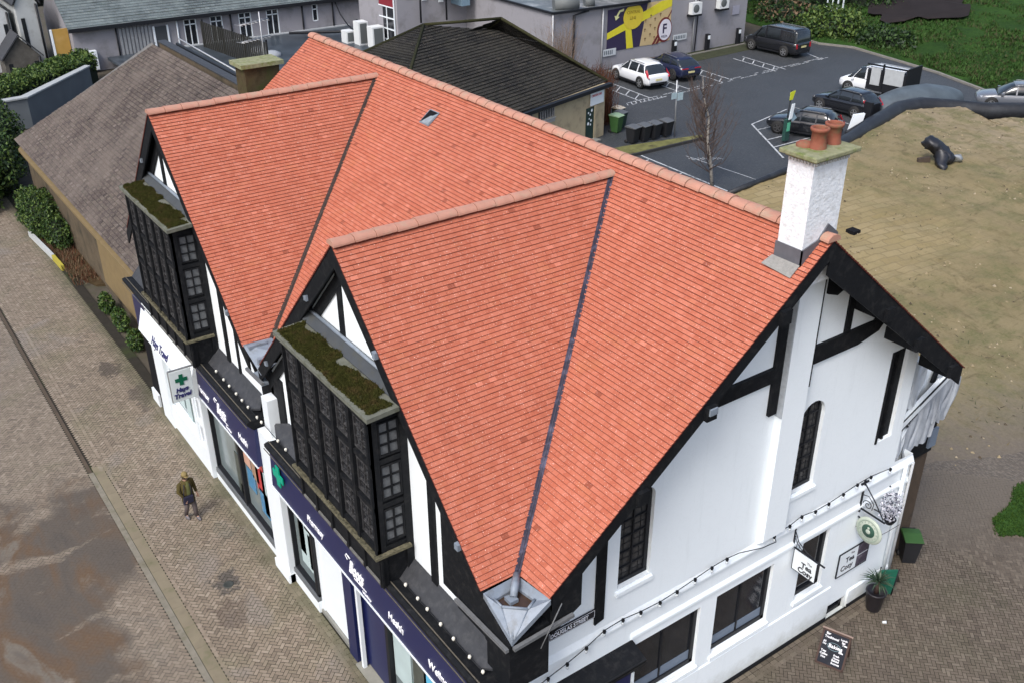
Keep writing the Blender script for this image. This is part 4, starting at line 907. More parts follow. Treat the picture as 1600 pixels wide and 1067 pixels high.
# hipped slate building
HB = thing('hipped_slate_building', 'low tan rendered building with a dark mossy hipped slate roof beside the car park', 'building', (28, 38, 0))
ux = Vector((.965, .263, 0)); F0 = Vector((14.5, 31.7, 0))
FRc = Vector((34.1, 37.5, 3.45)); FLc = Vector((14.51, 31.73, 3.45)); BLc = Vector((11.07, 44.37, 3.45)); BRc = Vector((30.8, 50.0, 3.45)); P1 = Vector((25.07, 45.14, 6.8)); P1b = Vector((20.5, 41.7, 6.8)); P2 = Vector((30.25, 43.93, 6.8))
SLT = tile_mat('dark_slates', [(.008, .008, .007), (.014, .013, .011), (.021, .019, .015), (.045, .041, .032)], .30, .36, groove=(.002, .002, .002), perp=.9, rough=.95, moss=(.036, .038, .012), moss_amt=.3, bumpy=1.0)
def hipface(b, a, c, pts, m, g=.30, lip=.045):
    """tiled face whose eave runs from a to c; pts are the face corners"""
    a, c = Vector(a), Vector(c); U = (c-a).normalized(); N = U.cross(Vector(pts[-1])-a)
    D = U.cross(N).normalized()
    if D.z > 0: D = -D
    O = Vector(pts[-1]); uv = [((Vector(p)-O).dot(U), (Vector(p)-O).dot(D)) for p in pts]; vm = min(q[1] for q in uv)
    O = O+D*vm; uv = [(u, v-vm) for u, v in uv]
    tiles(b, O, U, D, [uv], g=g, lip=lip, m=m, wob=.008)
b = MB()
hipface(b, FLc, FRc, [FLc, FRc, P2, P1], SLT)
hipface(b, BLc, FLc, [BLc, FLc, P1], SLT); hipface(b, FRc, BRc, [FRc, BRc, P2], SLT); hipface(b, BRc, BLc, [BRc, BLc, P1, P2], SLT)
b.build('roof', None, HB)
OLIVE = M('mossy_ridge', (.035, .035, .017), .95, .1, var=.5, scale=4, bump=.8)
one('ridge_tiles', OLIVE, HB, lambda b: [b.tube([a+Vector((0, 0, .03)), c+Vector((0, 0, .03))], .10, 6) for a, c in ((P1, P2), (P1, FLc), (P1, BLc), (P2, FRc), (P2, BRc))])
def W3(x, d=0, z=0): # point on the hip building's front wall, x in world
    t_ = (x-24.67)/.965; return Vector((24.67, 34.78, z))+ux*t_-Vector((-.263, .965, 0))*d
def wbox(b, x0, x1, z0, z1, d0, d1, m=None):
    P = [W3(x0, d0, z0), W3(x1, d0, z0), W3(x1, d1, z0), W3(x0, d1, z0)]; b.prism(P, (0, 0, z1-z0), m)
b = MB(); q = [W3(15, 0), W3(33.75, 0), W3(33.75, 0)+Vector((-3.1, 11.5, 0)), W3(15, 0)+Vector((-3.1, 11.5, 0))]; b.prism(q, (0, 0, 3.42)); b.build('wall', TANR, HB)
one('eaves_board', BLACKM, HB, lambda b: wbox(b, 14.8, 34.1, 3.2, 3.42, 0, .32))
dr = one('door', M('dark_green_door', (.015, .035, .03), .5, var=.3), HB, lambda b: (wbox(b, 31.75, 32.55, .12, 2.2, .01, .05), wbox(b, 32.55, 32.8, 0, 2.25, .0, .1, TANR)))
one('door_decals', WHITEP, dr, lambda b: [b.lathe([(r_, .06), (0, .06)], tuple(W3(31.75+x, 0, z)), 10, None, Matrix(((.965, 0, -.263*-1), (.263, 0, -.965), (0, 1, 0)))) for x, z, r_ in ((.2, 1.9, .07), (.55, 2.0, .1), (.4, 1.75, .08), (.2, 1.2, .11), (.5, 1.35, .09), (.45, 1.1, .07), (.3, 1.5, .06))])
one('doorstep', M('step_stone', (.2, .2, .18)), HB, lambda b: wbox(b, 31.6, 32.7, 0, .12, .02, .6))
for x0, x1, z0, z1 in ((26.35, 27.05, 2.35, 3.0), (25.1, 26.0, 2.4, 3.05), (26.9+.0, 26.9, 0, 0), (26.6, 26.6, 0, 0)):
    pass
for x0 in (25.0, 27.0):
    wv = one('window', GLASSD, HB, lambda b: wbox(b, x0, x0+1.5, 2.55, 3.05, .01, .03))
    one('window_bars', M('pale_bars', (.4, .4, .4), .5), wv, lambda b: ([wbox(b, x0+.05+k*.16, x0+.075+k*.16, 2.45, 3.12, .1, .13) for k in range(9)], wbox(b, x0-.05, x0+1.55, 2.45, 2.49, .1, .13), wbox(b, x0-.05, x0+1.55, 2.2, 2.45, .01, .06, M('pale_sill', (.3, .3, .29), .8, var=.3, scale=8))))
sg = thing('shop_sign_board', 'white board with red lettering above the dark green door of the tan building', 'sign', tuple(W3(32.8, .1, 2.3)))
one('board', WHITEP, sg, lambda b: wbox(b, 32.1, 33.5, 2.3, 3.12, .04, .1))
text('CINDERS DEL', .2, W3(32.16, .105, 2.85), ux, (0, 0, 1), M('red_letter', (.5, .05, .06), .5), sg, wsc=.95)
# big grey rendered building with the mural
GB = thing('grey_rendered_hall', 'large flat-roofed grey rendered building carrying a yellow and purple mural by the car park', 'building', (48, 56, 0))
b = MB()
b.wall([(39.8, 0), (62.3, 0), (62.3, 7.8), (49.9, 7.8), (49.9, 4.85), (39.8, 5.05)], [], lambda x, z: (x, 50.8+.034*(x-39.2), z), (0, -1, 0), 0, RENDER_G)
b.face([(39.8, 50.82, 0), (39.8, 50.82, 5.05), (40.0, 63.2, 5.1), (40.0, 63.2, 0)], RENDER_G)
b.face([(33.2, 63.2, 0), (40.0, 63.2, 0), (40.0, 63.2, 8.2), (33.2, 63.2, 8.2)], RENDER_G); b.face([(33.2, 63.2, 0), (33.2, 63.2, 8.2), (32.7, 69, 8.2), (32.7, 69, 0)], RENDER_G)
b.face([(39.8, 50.8, 5.0), (50, 51.1, 4.8), (50, 64, 4.9), (40, 63.2, 5.05)], M('wet_flat_roof', (.10, .11, .11), .4, .5, var=.6, scale=1, dirt_glint=(.35, .36, .36), dirt_glint_amt=.9, dscale=.6))
b.face([(62.3, 51.6, 0), (62.3, 51.6, 7.8), (62.3, 70, 7.8), (62.3, 70, 0)], RENDER_G); b.face([(49.9, 51.15, 4.85), (49.9, 51.15, 7.8), (49.9, 66, 7.8), (49.9, 66, 4.85)], RENDER_G)
b.build('wall', None, GB)
one('gutter', BLACKM, GB, lambda b: (b.bar((39.7, 50.6, 5.1), (49.95, 50.95, 4.9), .2, .18), b.bar((39.7, 50.6, 5.1), (39.9, 63.2, 5.15), .16, .16)))
one('drainpipe', BLACKM, GB, lambda b: (b.tube([(43.3, 50.75, 4.9), (41.9, 50.75, 4.7), (41.9, 50.78, .5)], .09, 8)))
for x in (39.75, 44.9, 55.45): one('drainpipe', M('pale_pipe', (.42, .43, .44), .6), GB, lambda b: b.tube([(x, 50.7+.034*(x-39.2)-.05, 5 if x < 50 else 7), (x, 50.7+.034*(x-39.2)-.05, .1)], .06, 8))
one('drainpipe', BLACKM, GB, lambda b: b.tube([(56.0, 51.25, 7), (55.9, 51.25, 3), (55.8, 51.25, .1)], .05, 6))
one('roof_cowl', M('grey_cowl', (.12, .13, .13), .6), GB, lambda b: (b.tube([(41.2, 52.5, 5.3), (43.0, 51.7, 5.4)], .55, 14)))
one('roof_cowl', M('grey_cowl', (.12, .13, .13), .6), GB, lambda b: (b.tube([(44.2, 52.4, 5.2), (44.9, 52.1, 5.3)], .45, 14)))
tw = one('tall_window', GLASSD, GB, lambda b: b.prism([(33.13, 63.5, 1.6), (33.02, 65.9, 1.6), (33.02, 65.9, 5.6), (33.13, 63.5, 5.6)], (-.03, 0, 0)))
one('frame', WHITEP, tw, lambda b: ([b.bar((33.07-.02*k, 63.5+1.2*k, 1.6), (33.07-.02*k, 63.5+1.2*k, 5.6), .09, .09) for k in range(3)], [b.bar((33.07, 63.5, 1.6+z), (32.98, 65.9, 1.6+z), .09, .09) for z in (0, .9, 1.8, 2.7, 4)]))
one('red_panel', M('dark_red', (.2, .02, .03), .5), tw, lambda b: b.prism([(33.08, 63.55, 4.35), (32.98, 65.85, 4.35), (32.98, 65.85, 5.55), (33.08, 63.55, 5.55)], (-.03, 0, 0)))
for x, z in ((34.0, 5.0), (35.6, 4.7), (37.2, 4.4)): one('window', WHITEP, GB, lambda b: b.box((x, 63.12, z), (x+.45, 63.2, z+.9)))
one('duct', M('blue_grey_duct', (.2, .3, .38), .4, .5, .3), GB, lambda b: (b.box((36.2, 61.2, 5.9), (38.4, 63.15, 6.9)), b.box((38.4, 61.4, 4.2), (39.2, 63.15, 6.4)), b.tube([(35.2, 62.8, 3), (35.2, 62.8, 6)], .08, 6, BLACKM), b.tube([(37.6, 62.6, 3), (37.6, 62.6, 6)], .08, 6, BLACKM)))
def mw(x, z, d=.0): return Vector((x, 50.8+.034*(x-39.2)-.02-d, z))
mu = thing('wall_mural', 'yellow, purple and tan mural panel with a white letter F circle on the grey wall', 'mural', tuple(mw(49, 2.9)))
PUR = M('mural_purple', (.03, .022, .06), .6); YEL = M('mural_yellow', (.62, .55, .03), .6); TANM = M('mural_tan', (.5, .38, .2), .6, dirt_glint=(.3, .2, .1), dirt_glint_amt=.3); MAR = M('mural_maroon', (.13, .02, .02), .6); WH2 = M('mural_white', (.65, .63, .68), .6)
mx = bpy.data.materials
def mp(name, m, pts, d): one(name, m, mu, lambda b: b.prism([mw(x, z, d) for x, z in pts], (0, -.012, 0)))
mp('panel', PUR, [(45.5, 1.35), (49.2, 1.35), (49.9, 4.75), (45.5, 4.65)], 0)
mp('panel', TANM, [(49.2, 1.35), (50.6, 1.3), (52.7, 1.4), (52.7, 4.75), (49.9, 4.75)], 0)
mp('yellow_band', YEL, [(45.5, 2.35), (52.7, 4.2), (52.7, 4.75), (51.5, 4.72), (45.5, 2.85)], .014); mp('yellow_band', YEL, [(47.7, 1.35), (48.45, 1.35), (48.1, 3.1), (47.5, 2.9)], .028)
def disc(c, r_, n=28, sx_=1.0): return [(c[0]+r_*sx_*math.cos(6.2832*k/n), c[1]+r_*math.sin(6.2832*k/n)) for k in range(n)]
mp('yellow_disc', M('mural_yellow_b', (.6, .47, .04), .6), [p for p in disc((48.3, 3.95), .98, 28, 1.1)] if False else [(x, min(z, 4.66)) for x, z in disc((48.3, 3.85), 1.0, 28, 1.1)], .042)
text('CENTRAL', .34, mw(47.55, 4.1, .06), (1, .034, 0), (0, 0, 1), M('dark_gold', (.25, .18, .02), .6), mu, wsc=1.0); text('LINE', .34, mw(47.9, 3.65, .06), (1, .034, 0), (0, 0, 1), M('dark_gold', (.25, .18, .02), .6), mu)
mp('maroon_stripe', MAR, [(50.6, 1.3), (50.9, 1.3), (52.7, 3.7), (52.7, 3.9), (52.5, 3.6)], .014); mp('maroon_stripe', MAR, [(51.0, 1.3), (51.3, 1.3), (52.2, 2.5), (52.0, 2.6)], .028)
mp('maroon_ring', MAR, disc((52.0, 2.35), 1.02, 30, .85), .03); mp('white_disc', WH2, disc((52.05, 2.35), .86, 30, .85), .045)
text('F', 1.05, mw(51.72, 2.1, .06), (1, .034, 0), (0, 0, 1), PUR, mu, bold=.03); text('PIZZA', .27, mw(51.62, 1.72, .06), (1, .034, 0), (0, 0, 1), PUR, mu)
one('arrow', M('mural_pale_yellow', (.6, .6, .3), .6), mu, lambda b: (b.prism([mw(x, z, .05) for x, z in ((47.2, 4.6), (46.7, 4.5), (46.4, 4.1), (46.2, 4.15), (46.35, 3.75), (46.75, 4.0), (46.58, 4.05), (46.8, 4.35), (47.2, 4.42))], (0, -.01, 0))))
rr = random.Random(6)
for k in range(12): one('mushroom_mark', M('mural_brown', (.2, .13, .06), .6), mu, lambda b: (lambda x, z: b.prism([mw(x+dx, z+dz, .02) for dx, dz in ((-.03, 0), (.03, 0), (.03, .15), (.12, .17), (.08, .27), (-.08, .27), (-.12, .17), (-.03, .15))], (0, -.01, 0)))(49.7+(k % 4)*.55+rr.random()*.1, 1.7+(k//4)*.75+(k % 2)*.3))
for k in range(4): text(('BAR AND GRILL', 'OPEN ALL DAY', 'MAIN STREET', 'ALL WELCOME')[k], .16, mw(45.7, 3.6-.2*k, .02), (1, .3, 0), (-.15, 0, 1), LETTER, mu, wsc=.9) if False else None
def wallsign(x0, x1, z0, z1, lab):
    s = thing('wall_plate', lab, 'sign', tuple(mw((x0+x1)/2, z0, .08))); one('plate', M('pale_plate', (.5, .53, .55), .5, var=.15, scale=12), s, lambda b: b.prism([mw(x0, z0, .05), mw(x1, z0, .05), mw(x1, z1, .05), mw(x0, z1, .05)], (0, -.03, 0)))
    one('mark', M('dark_mark', (.08, .1, .12), .6), s, lambda b: ([b.prism([mw(x0+.12+k*.2, z0+.12, .09), mw(x0+.22+k*.2, z0+.12, .09), mw(x0+.22+k*.2, z1-.1, .09), mw(x0+.12+k*.2, z1-.1, .09)], (0, -.004, 0)) for k in range(int((x1-x0-.2)/.2))]))
wallsign(45.1, 46.5, 1.05, 1.6, 'pale rectangular sign on the grey wall below the purple corner of the mural')
wallsign(53.1, 54.7, 1.25, 1.75, 'pale rectangular sign on the grey wall just right of the letter F circle')
s = thing('wall_plate', 'small grey framed plate high on the far right end of the grey wall', 'sign', tuple(mw(60.8, 2.8, .05))); one('plate', M('lilac_plate', (.3, .3, .36), .6), s, lambda b: b.prism([mw(60.3, 2.6, .04), mw(61.2, 2.6, .04), mw(61.2, 3.35, .04), mw(60.3, 3.35, .04)], (0, -.04, 0)))
FANM = M('condenser_white', (.62, .64, .64), .5)
for x, z, lab in ((54.7, 3.3, 'white air conditioning unit on the grey wall nearer the mural'), (58.1, 3.4, 'white air conditioning unit higher on the grey wall, farther from the mural')):
    a = thing('air_conditioner', lab, 'air conditioner', tuple(mw(x, z, .3)), group='air conditioners on the grey wall')
    one('casing', FANM, a, lambda b: b.box(tuple(mw(x, z, .55)), tuple(mw(x+1.1, z, .1)+Vector((0, 0, .95)))))
    one('fan_grille', M('grille_dark', (.1, .11, .11), .6), a, lambda b: b.lathe([(.36, .0), (.3, .03), (.1, .03), (0, .04)], tuple(mw(x+.45, z+.47, .56)), 16, None, Matrix(((1, 0, 0), (0, 0, -1), (0, 1, 0)))))
    one('bracket', BLACKM, a, lambda b: b.box(tuple(mw(x-.1, z-.18, .5)), tuple(mw(x+1.2, z-.18, .05)+Vector((0, 0, .14)))))
for x, lab in ((53.0, 'short black bollard light at the foot of the letter F circle'), (57.1, 'short black bollard light against the grey wall behind the parking bays'), (61.1, 'short black bollard light at the far right corner of the grey wall')):
    a = thing('bollard_light', lab, 'bollard', tuple(mw(x, 0, .35)), group='bollards along the grey wall')
    one('post', BLACKM, a, lambda b: b.box(tuple(mw(x-.17, 0, .5)), tuple(mw(x+.17, 0, .2)+Vector((0, 0, 1.4)))))
    one('lamp', WHITEP, a, lambda b: b.box(tuple(mw(x-.13, .98, .53)), tuple(mw(x+.13, .98, .502)+Vector((0, 0, .32)))))
# long low building at the top left
LB = thing('long_slate_roofed_house', 'long low grey rendered house with a slate roof at the top left of the view', 'house', (22, 78, 0))
SLB = tile_mat('blue_slates', [(.05, .065, .07), (.075, .095, .10), (.10, .125, .13), (.15, .18, .18)], .3, .4, groove=(.015, .018, .02), perp=.8, rough=.6, moss=(.17, .2, .2), moss_amt=.1, bumpy=.5)
b = MB(); winx = [(19.2, 20.3), (21.5, 22.6), (24.05, 25.2), (26.6, 27.75), (31.0, 31.55)]
b.wall([(10.2, 0), (36.5, 0), (36.5, 3.55), (10.2, 3.55)], [rect(x0, x1, 1.0 if x1-x0 > .8 else 1.7, 3.2) for x0, x1 in winx], XZ(75), (0, -1, 0), .15, RENDER_G)
b.face([(10.2, 75, 0), (10.2, 84, 0), (10.2, 84, 3.5), (10.2, 80, 7), (10.2, 75, 3.5)], RENDER_G); b.build('wall', None, LB)
b = MB(); tiles(b, (9.9, 80.5, 7.6), (1, 0, 0), (0, -1, -.72), [[(0, 0), (27, 0), (27, 7.25), (0, 7.25)]], g=.3, lip=.03, m=SLB, wob=.01); tiles(b, (9.9, 80.5, 7.6), (1, 0, 0), (0, 1, -.72), [[(0, 0), (27, 0), (27, 6.9), (0, 6.9)]], g=.3, lip=.03, m=SLB); b.build('roof', None, LB)
one('gutter', BLACKM, LB, lambda b: b.bar((9.9, 74.55, 3.4), (36.9, 74.55, 3.4), .2, .28))
for x0, x1 in winx:
    z0 = 1.0 if x1-x0 > .8 else 1.7
    w = one('window', GLASSD, LB, lambda b: b.face([(x0, 75.1, z0), (x1, 75.1, z0), (x1, 75.1, 3.2), (x0, 75.1, 3.2)]))
    one('frame', WHITEP, w, lambda b: (b.box((x0, 75.0, z0), (x0+.08, 75.09, 3.2)), b.box((x1-.08, 75, z0), (x1, 75.09, 3.2)), b.box((x0, 75, z0), (x1, 75.08, z0+.08)), b.box((x0, 75, 3.12), (x1, 75.08, 3.2)), b.box((x0, 75, 2.7), (x1, 75.07, 2.78)), b.box(((x0+x1)/2-.04, 75, z0), ((x0+x1)/2+.04, 75.06, 3.2)) if x1-x0 > .8 else None))
for x in (18.6, 23.3, 30.0, 33.0, 13.6): one('drainpipe', BLACKM if x != 18.6 else WHITEP, LB, lambda b: b.tube([(x, 74.9, 3.4), (x, 74.9, .4)], .07, 6))
one('corrugated_panel', M('grey_corrugated', (.25, .26, .27), .6, var=.3, scale=3), LB, lambda b: [b.box((13.8+k*.3, 74.88, .2), (14.0+k*.3, 74.96, 3.1)) for k in range(9)])
one('door', M('dark_door', (.05, .055, .06), .5), LB, lambda b: (b.box((16.7, 74.9, .3), (17.7, 74.97, 2.9)), b.box((16.55, 74.86, .3), (16.7, 74.97, 2.95), WHITEP), b.box((17.7, 74.86, .3), (17.85, 74.97, 2.95), WHITEP)))
one('pale_box', WHITEP, LB, lambda b: b.box((10.9, 74.5, .2), (11.7, 74.9, 1.7)))
YH = thing('yellow_hoarding', 'upright orange-yellow board between the white house and the long slate-roofed house', 'hoarding', (9.6, 76.2, 0))
one('board', M('yellow_board', (.42, .26, .07), .8, .2, var=.2, scale=1.5, dirt_glint=(.5, .32, .12), dirt_glint_amt=.7, dscale=.8), YH, lambda b: b.box((8.95, 76, 0), (10.15, 76.1, 3.4))); one('post', WHITEP, YH, lambda b: b.box((8.8, 75.95, 0), (8.95, 76.15, 3.4)))
def house(name, lab, x0, x1, y, h, wallm, d=6, bars=4):
    H = thing(name, lab, 'house', ((x0+x1)/2, y+d/2, 0))
    one('wall', wallm, H, lambda b: b.prism([(x0, y, 0), (x1, y, 0), (x1, y, h), ((x0+x1)/2, y, h+1.6), (x0, y, h)], (0, d, 0)))
    one('roof', SLATED, H, lambda b: (b.prism([(x0-.2, y-.2, h-.05), ((x0+x1)/2, y-.2, h+1.7), ((x0+x1)/2, y-.2, h+1.85), (x0-.2, y-.2, h+.1)], (0, d+.4, 0)), b.prism([(x1+.2, y-.2, h-.05), ((x0+x1)/2, y-.2, h+1.7), ((x0+x1)/2, y-.2, h+1.85), (x1+.2, y-.2, h+.1)], (0, d+.4, 0))))
    for k in range(bars):
        xx = x0+.4+(x1-x0-.8)*k/max(1, bars-1)
        w = one('window', GLASSD, H, lambda b: b.box((xx-.15, y-.03, h*.35), (xx+.15, y-.004, h*.8))); one('sill', M('pale_sill', (.3, .3, .29), .8), w, lambda b: b.box((xx-.2, y-.08, h*.33), (xx+.2, y-.004, h*.35)))
    one('drainpipe', BLACKM, H, lambda b: b.tube([(x1-.15, y-.1, h), (x1-.15, y-.1, 0)], .09, 6))
PALEH = M('pale_harling', (.40, .42, .42), .9, .2, var=.15, scale=1, dirt_glint=(.2, .2, .18), dirt_glint_amt=.6, dscale=.8)
house('harled_house', 'pale harled house right beside the orange-yellow board at the top left', 7.0, 8.7, 78, 5.2, PALEH, bars=1)
house('harled_house', 'white harled house in the very top left corner of the view', 3.2, 6.6, 79, 4.6, M('white_harling', (.5, .52, .53), .9, .2, var=.12, dirt_glint=(.25, .25, .24), dirt_glint_amt=.6, dscale=.7), bars=3)
house('stone_shed', 'small dark rubble-walled shed in front of the white harled houses', 4.9, 7.6, 75.2, 1.7, M('dark_rubble', (.09, .085, .075), .95, .2, var=.6, scale=2, bump=1, bscale=6), d=2.2, bars=2)
# flat roofed yard block with rooftop plant
FR_ = thing('flat_roofed_annexe', 'low annexe with a dark wet flat roof behind the far end of the orange roof', 'building', (26, 66, 0))
one('roof', M('wet_felt', (.035, .045, .055), .35, .5, var=.5, scale=.6, dirt_glint=(.09, .11, .13), dirt_glint_amt=.7, dscale=.5), FR_, lambda b: b.prism([(12.5, 74.8, .8), (13, 46, .8), (26, 46.0, .8), (33.1, 62.6, .8), (33.0, 66.4, .8), (34.5, 74.8, .8)], (0, 0, .2)))
PT_ = M('pale_trim', (.4, .42, .43), .7)
one('edge_trim', PT_, FR_, lambda b: b.bar((18, 74.8, 1.05), (34.5, 74.8, 1.05), .18, .12)); one('gutter', BLACKM, FR_, lambda b: b.bar((27.8, 58.6, .95), (32.9, 66.3, .95), .2, .16)); one('edge_trim', PT_, FR_, lambda b: b.prism([(28.3, 58.9, 0), (33.0, 66.0, 0), (33.0, 66.0, .9), (28.3, 58.9, .9)], (.1, -.05, 0)))
for x, y, h, w, lab in ((31.1, 68.3, 1.0, .8, 'small low white rooftop box, nearest the dark pipes'), (31.7, 67.0, 1.9, .9, 'tall white rooftop condenser in the middle of the three'), (32.2, 65.3, 1.7, 1.1, 'white rooftop condenser with a dark grille, nearest the tall window')):
    a = thing('rooftop_condenser', lab, 'condenser', (x, y, 1.0), group='white condensers on the flat roof')
    one('casing', FANM, a, lambda b: b.box((x-w/2, y-.5, 1.0), (x+w/2, y+.5, 1.0+h), None)); one('grille', M('grille_dark', (.1, .11, .11)), a, lambda b: b.box((x-w/2+.12, y-.53, 1.15), (x+w/2-.15, y-.504, 1.0+h-.12)))
fe = thing('slatted_fence', 'dark timber slatted fence on the flat roof below the row of windows', 'fence', (21, 68, 1))
one('slats', M('dark_slats', (.022, .022, .018), .8, var=.4, scale=4), fe, lambda b: [b.box((20.3+k*.035, 74.0-k*.33, 1.0), (20.36+k*.035, 73.78-k*.33, 3.1)) for k in range(34)])
for k in range(4): one('post', BLACKM, fe, lambda b: b.box((20.38+k*.38, 74.0-k*3.6, 1), (20.5+k*.38, 73.88-k*3.6, 3.25)))
pf = thing('roof_pipework', 'black bent pipes and rails beside the white rooftop condensers', 'pipes', (30, 71, 1)); one('pipe', BLACKM, pf, lambda b: b.tube([(27.5, 72.5, 1.5), (31.8, 70.8, 1.4), (32.6, 69.5, 1.6), (32.4, 69, 2.6)], .12, 8)); one('pipe', BLACKM, pf, lambda b: b.tube([(33.2, 74.7, 3.2), (33.3, 74.0, 2.2), (33.0, 72, 1.6), (32.6, 69.5, 1.4)], .06, 6))
oc = thing('roof_cover', 'low grey domed covers on the flat roof beside the slatted fence', 'covers', (24.2, 66.5, 1)); one('dome', M('grey_dome', (.3, .32, .34), .5), oc, lambda b: b.lathe([(.75, 0), (.75, .25), (.4, .45), (0, .5)], (23.3, 69.2, 1.0), 12)); one('dome', M('grey_dome', (.3, .32, .34), .5), oc, lambda b: b.lathe([(.8, 0), (.8, .2), (.4, .38), (0, .42)], (23.6, 67.4, 1.0), 12))
# garden wall at the left
gw = thing('garden_wall', 'blue-grey rendered garden wall in front of the green hedge at the top left', 'wall', (4, 62, 0))
one('wall', M('blue_grey_wall', (.12, .135, .145), .8, .3, var=.2, scale=1), gw, lambda b: b.prism([(-3.0, 60.5, 0), (3.6, 61.2, 0), (9.4, 67.8, 0), (9.2, 68.1, 0), (3.4, 61.6, 0), (-3.0, 61, 0)], (0, 0, 2.0)))
one('coping', M('pale_coping', (.32, .34, .34), .8, var=.2), gw, lambda b: b.prism([(-3.0, 60.4, 2.0), (3.65, 61.1, 2.0), (9.5, 67.8, 2.0), (9.2, 68.2, 2.0), (3.35, 61.7, 2.0), (-3.0, 61.1, 2.0)], (0, 0, .1)))
# rear projection at the right of the gable
RX = one('rear_bay', WHITE, B, lambda b: b.prism([(12.1, .5, 4.6), (13.1, .5, 4.4), (14.75, .5, 4.75), (14.5, .5, 6.1), (13.2, .5, 7.0), (12.1, .5, 7.75)], (0, 2.6, 0)))
for p, q_, w_ in (((13.35, .44, 6.75), (13.05, .44, 5.9), .12), ((14.15, .40, 6.1), (13.5, .40, 4.5), .16), ((13.62, .36, 5.5), (13.25, .36, 4.55), .09), ((13.9, .42, 6.45), (13.8, .42, 6.1), .2), ((12.5, .44, 5.35), (12.42, .44, 4.6), .12)):
    one('strut', BLACK, RX, lambda b: b.bar(p, q_, w_, .05, up=(0, 1, 0)))
SHT = M('grey_sheet', (.36, .39, .43), .6, var=.3, scale=1.5, dirt_glint=(.15, .17, .2), dirt_glint_amt=.5, dscale=2); SHT2 = M('pale_sheet', (.52, .56, .6), .6, var=.15, scale=2)
one('white_rail', WHITEP, RX, lambda b: (b.bar((12.35, .25, 5.35), (14.3, .25, 6.35), .16, .16), b.bar((12.2, .2, 5.15), (13.0, .2, 5.55), .05, .05, BLACKM), b.bar((12.3, .2, 5.4), (14.2, .16, 6.42), .03, .04, BLACKM), b.tube([(12.6, .3, 5.3), (12.55, .3, 4.5)], .08, 8)))
def sheet(b, x0, x1, zt0, zt1, zb0, zb1, y, sd, n=16, k=10, amp=.1):
    g_ = []
    for i in range(n+1):
        u = i/n; x = x0+(x1-x0)*u; a_, c_ = zt0+(zt1-zt0)*u, zb0+(zb1-zb0)*u; col_ = []
        for j in range(k+1):
            v = j/k; col_.append(Vector((x-.22*v+.05*math.sin(u*17+v*4+sd), y-amp*abs(math.sin(u*13+sd+v*2.2))-.06*math.sin(u*31+sd)-.05*v, a_+(c_-a_)*v+.05*math.sin(u*11+sd)*v)))
        g_.append(col_)
    b.raw([p for c_ in g_ for p in c_], [(i*(k+1)+j, i*(k+1)+j+1, (i+1)*(k+1)+j+1, (i+1)*(k+1)+j) for i in range(n) for j in range(k)], None, True)
one('draped_sheet', SHT2, RX, lambda b: sheet(b, 12.55, 13.3, 7.2, 6.75, 5.5, 5.75, .46, 1.0)); one('draped_sheet', SHT, RX, lambda b: sheet(b, 12.9, 14.1, 5.6, 6.2, 4.15, 4.5, .34, 2.2)); one('draped_sheet', SHT, RX, lambda b: sheet(b, 13.95, 14.85, 6.4, 6.0, 5.0, 4.7, .40, 4.4, amp=.16)); one('draped_sheet', SHT2, RX, lambda b: sheet(b, 12.2, 12.75, 5.1, 5.35, 4.15, 4.2, .3, .3))
one('store_box', BLACK, RX, lambda b: (b.box((13.1, .52, 3.5), (14.75, 2.8, 4.45)), b.box((14.45, .45, 3.7), (14.78, .52, 4.3), M('blue_grey_board', (.16, .2, .26)))))
one('rubble_wall', M('brown_wall', (.075, .052, .035), .9, var=.5, scale=2, bump=.8, dirt_glint=(.03, .025, .02), dirt_glint_amt=.8, dscale=2), RX, lambda b: b.box((13.05, .6, 0), (14.75, 3.5, 3.49)))
one('downpipe', WHITEP, B, lambda b: b.tube([(12.55, -.08, 4.3), (12.6, -.08, .2)], .05, 8)); one('downpipe', M('pale_pipe', (.42, .43, .44)), B, lambda b: b.tube([(12.9, -.06, 4.2), (12.92, -.06, .1)], .04, 8))
# ================================================================ vehicles
TYRE = M('tyre_rubber', (.015, .015, .015), .8); RIM = M('alloy_rim', (.35, .36, .37), .3, .5, .7); RIMD = M('dark_rim', (.08, .08, .085), .3, .5, .5)
CARGL = M('car_glass', (.02, .025, .03), .05, .7, var=.2); REDL = M('tail_light_red', (.35, .01, .02), .2, .6); HEADL = M('headlight', (.5, .52, .55), .1, .7); PLATE = M('number_plate_yellow', (.55, .5, .25), .5)
def car_paint(name, col, rough=.25): 
    t = NT(name); t.b.inputs['Coat Weight'].default_value = .6; t.b.inputs['Coat Roughness'].default_value = .08
    return t.out(col, rough, .5)
def loft(b, secs, m, close=True):
    """secs: rings of equal point count"""
    n = len(secs[0]); vs = [p for s_ in secs for p in s_]; fs = []
    for i in range(len(secs)-1):
        for k in range(n): k2 = (k+1) % n; fs.append((i*n+k, i*n+k2, (i+1)*n+k2, (i+1)*n+k))
    if close: fs.append(tuple(range(n))[::-1]); fs.append(tuple((len(secs)-1)*n+k for k in range(n)))
    b.raw(vs, fs, m, True)
def interp(pl, x):
    for (x0, *a), (x1, *c) in zip(pl, pl[1:]):
        if x0 <= x <= x1: t = (x-x0)/(x1-x0); return [p+(q-p)*t for p, q in zip(a, c)]
    return list(pl[-1][1:])
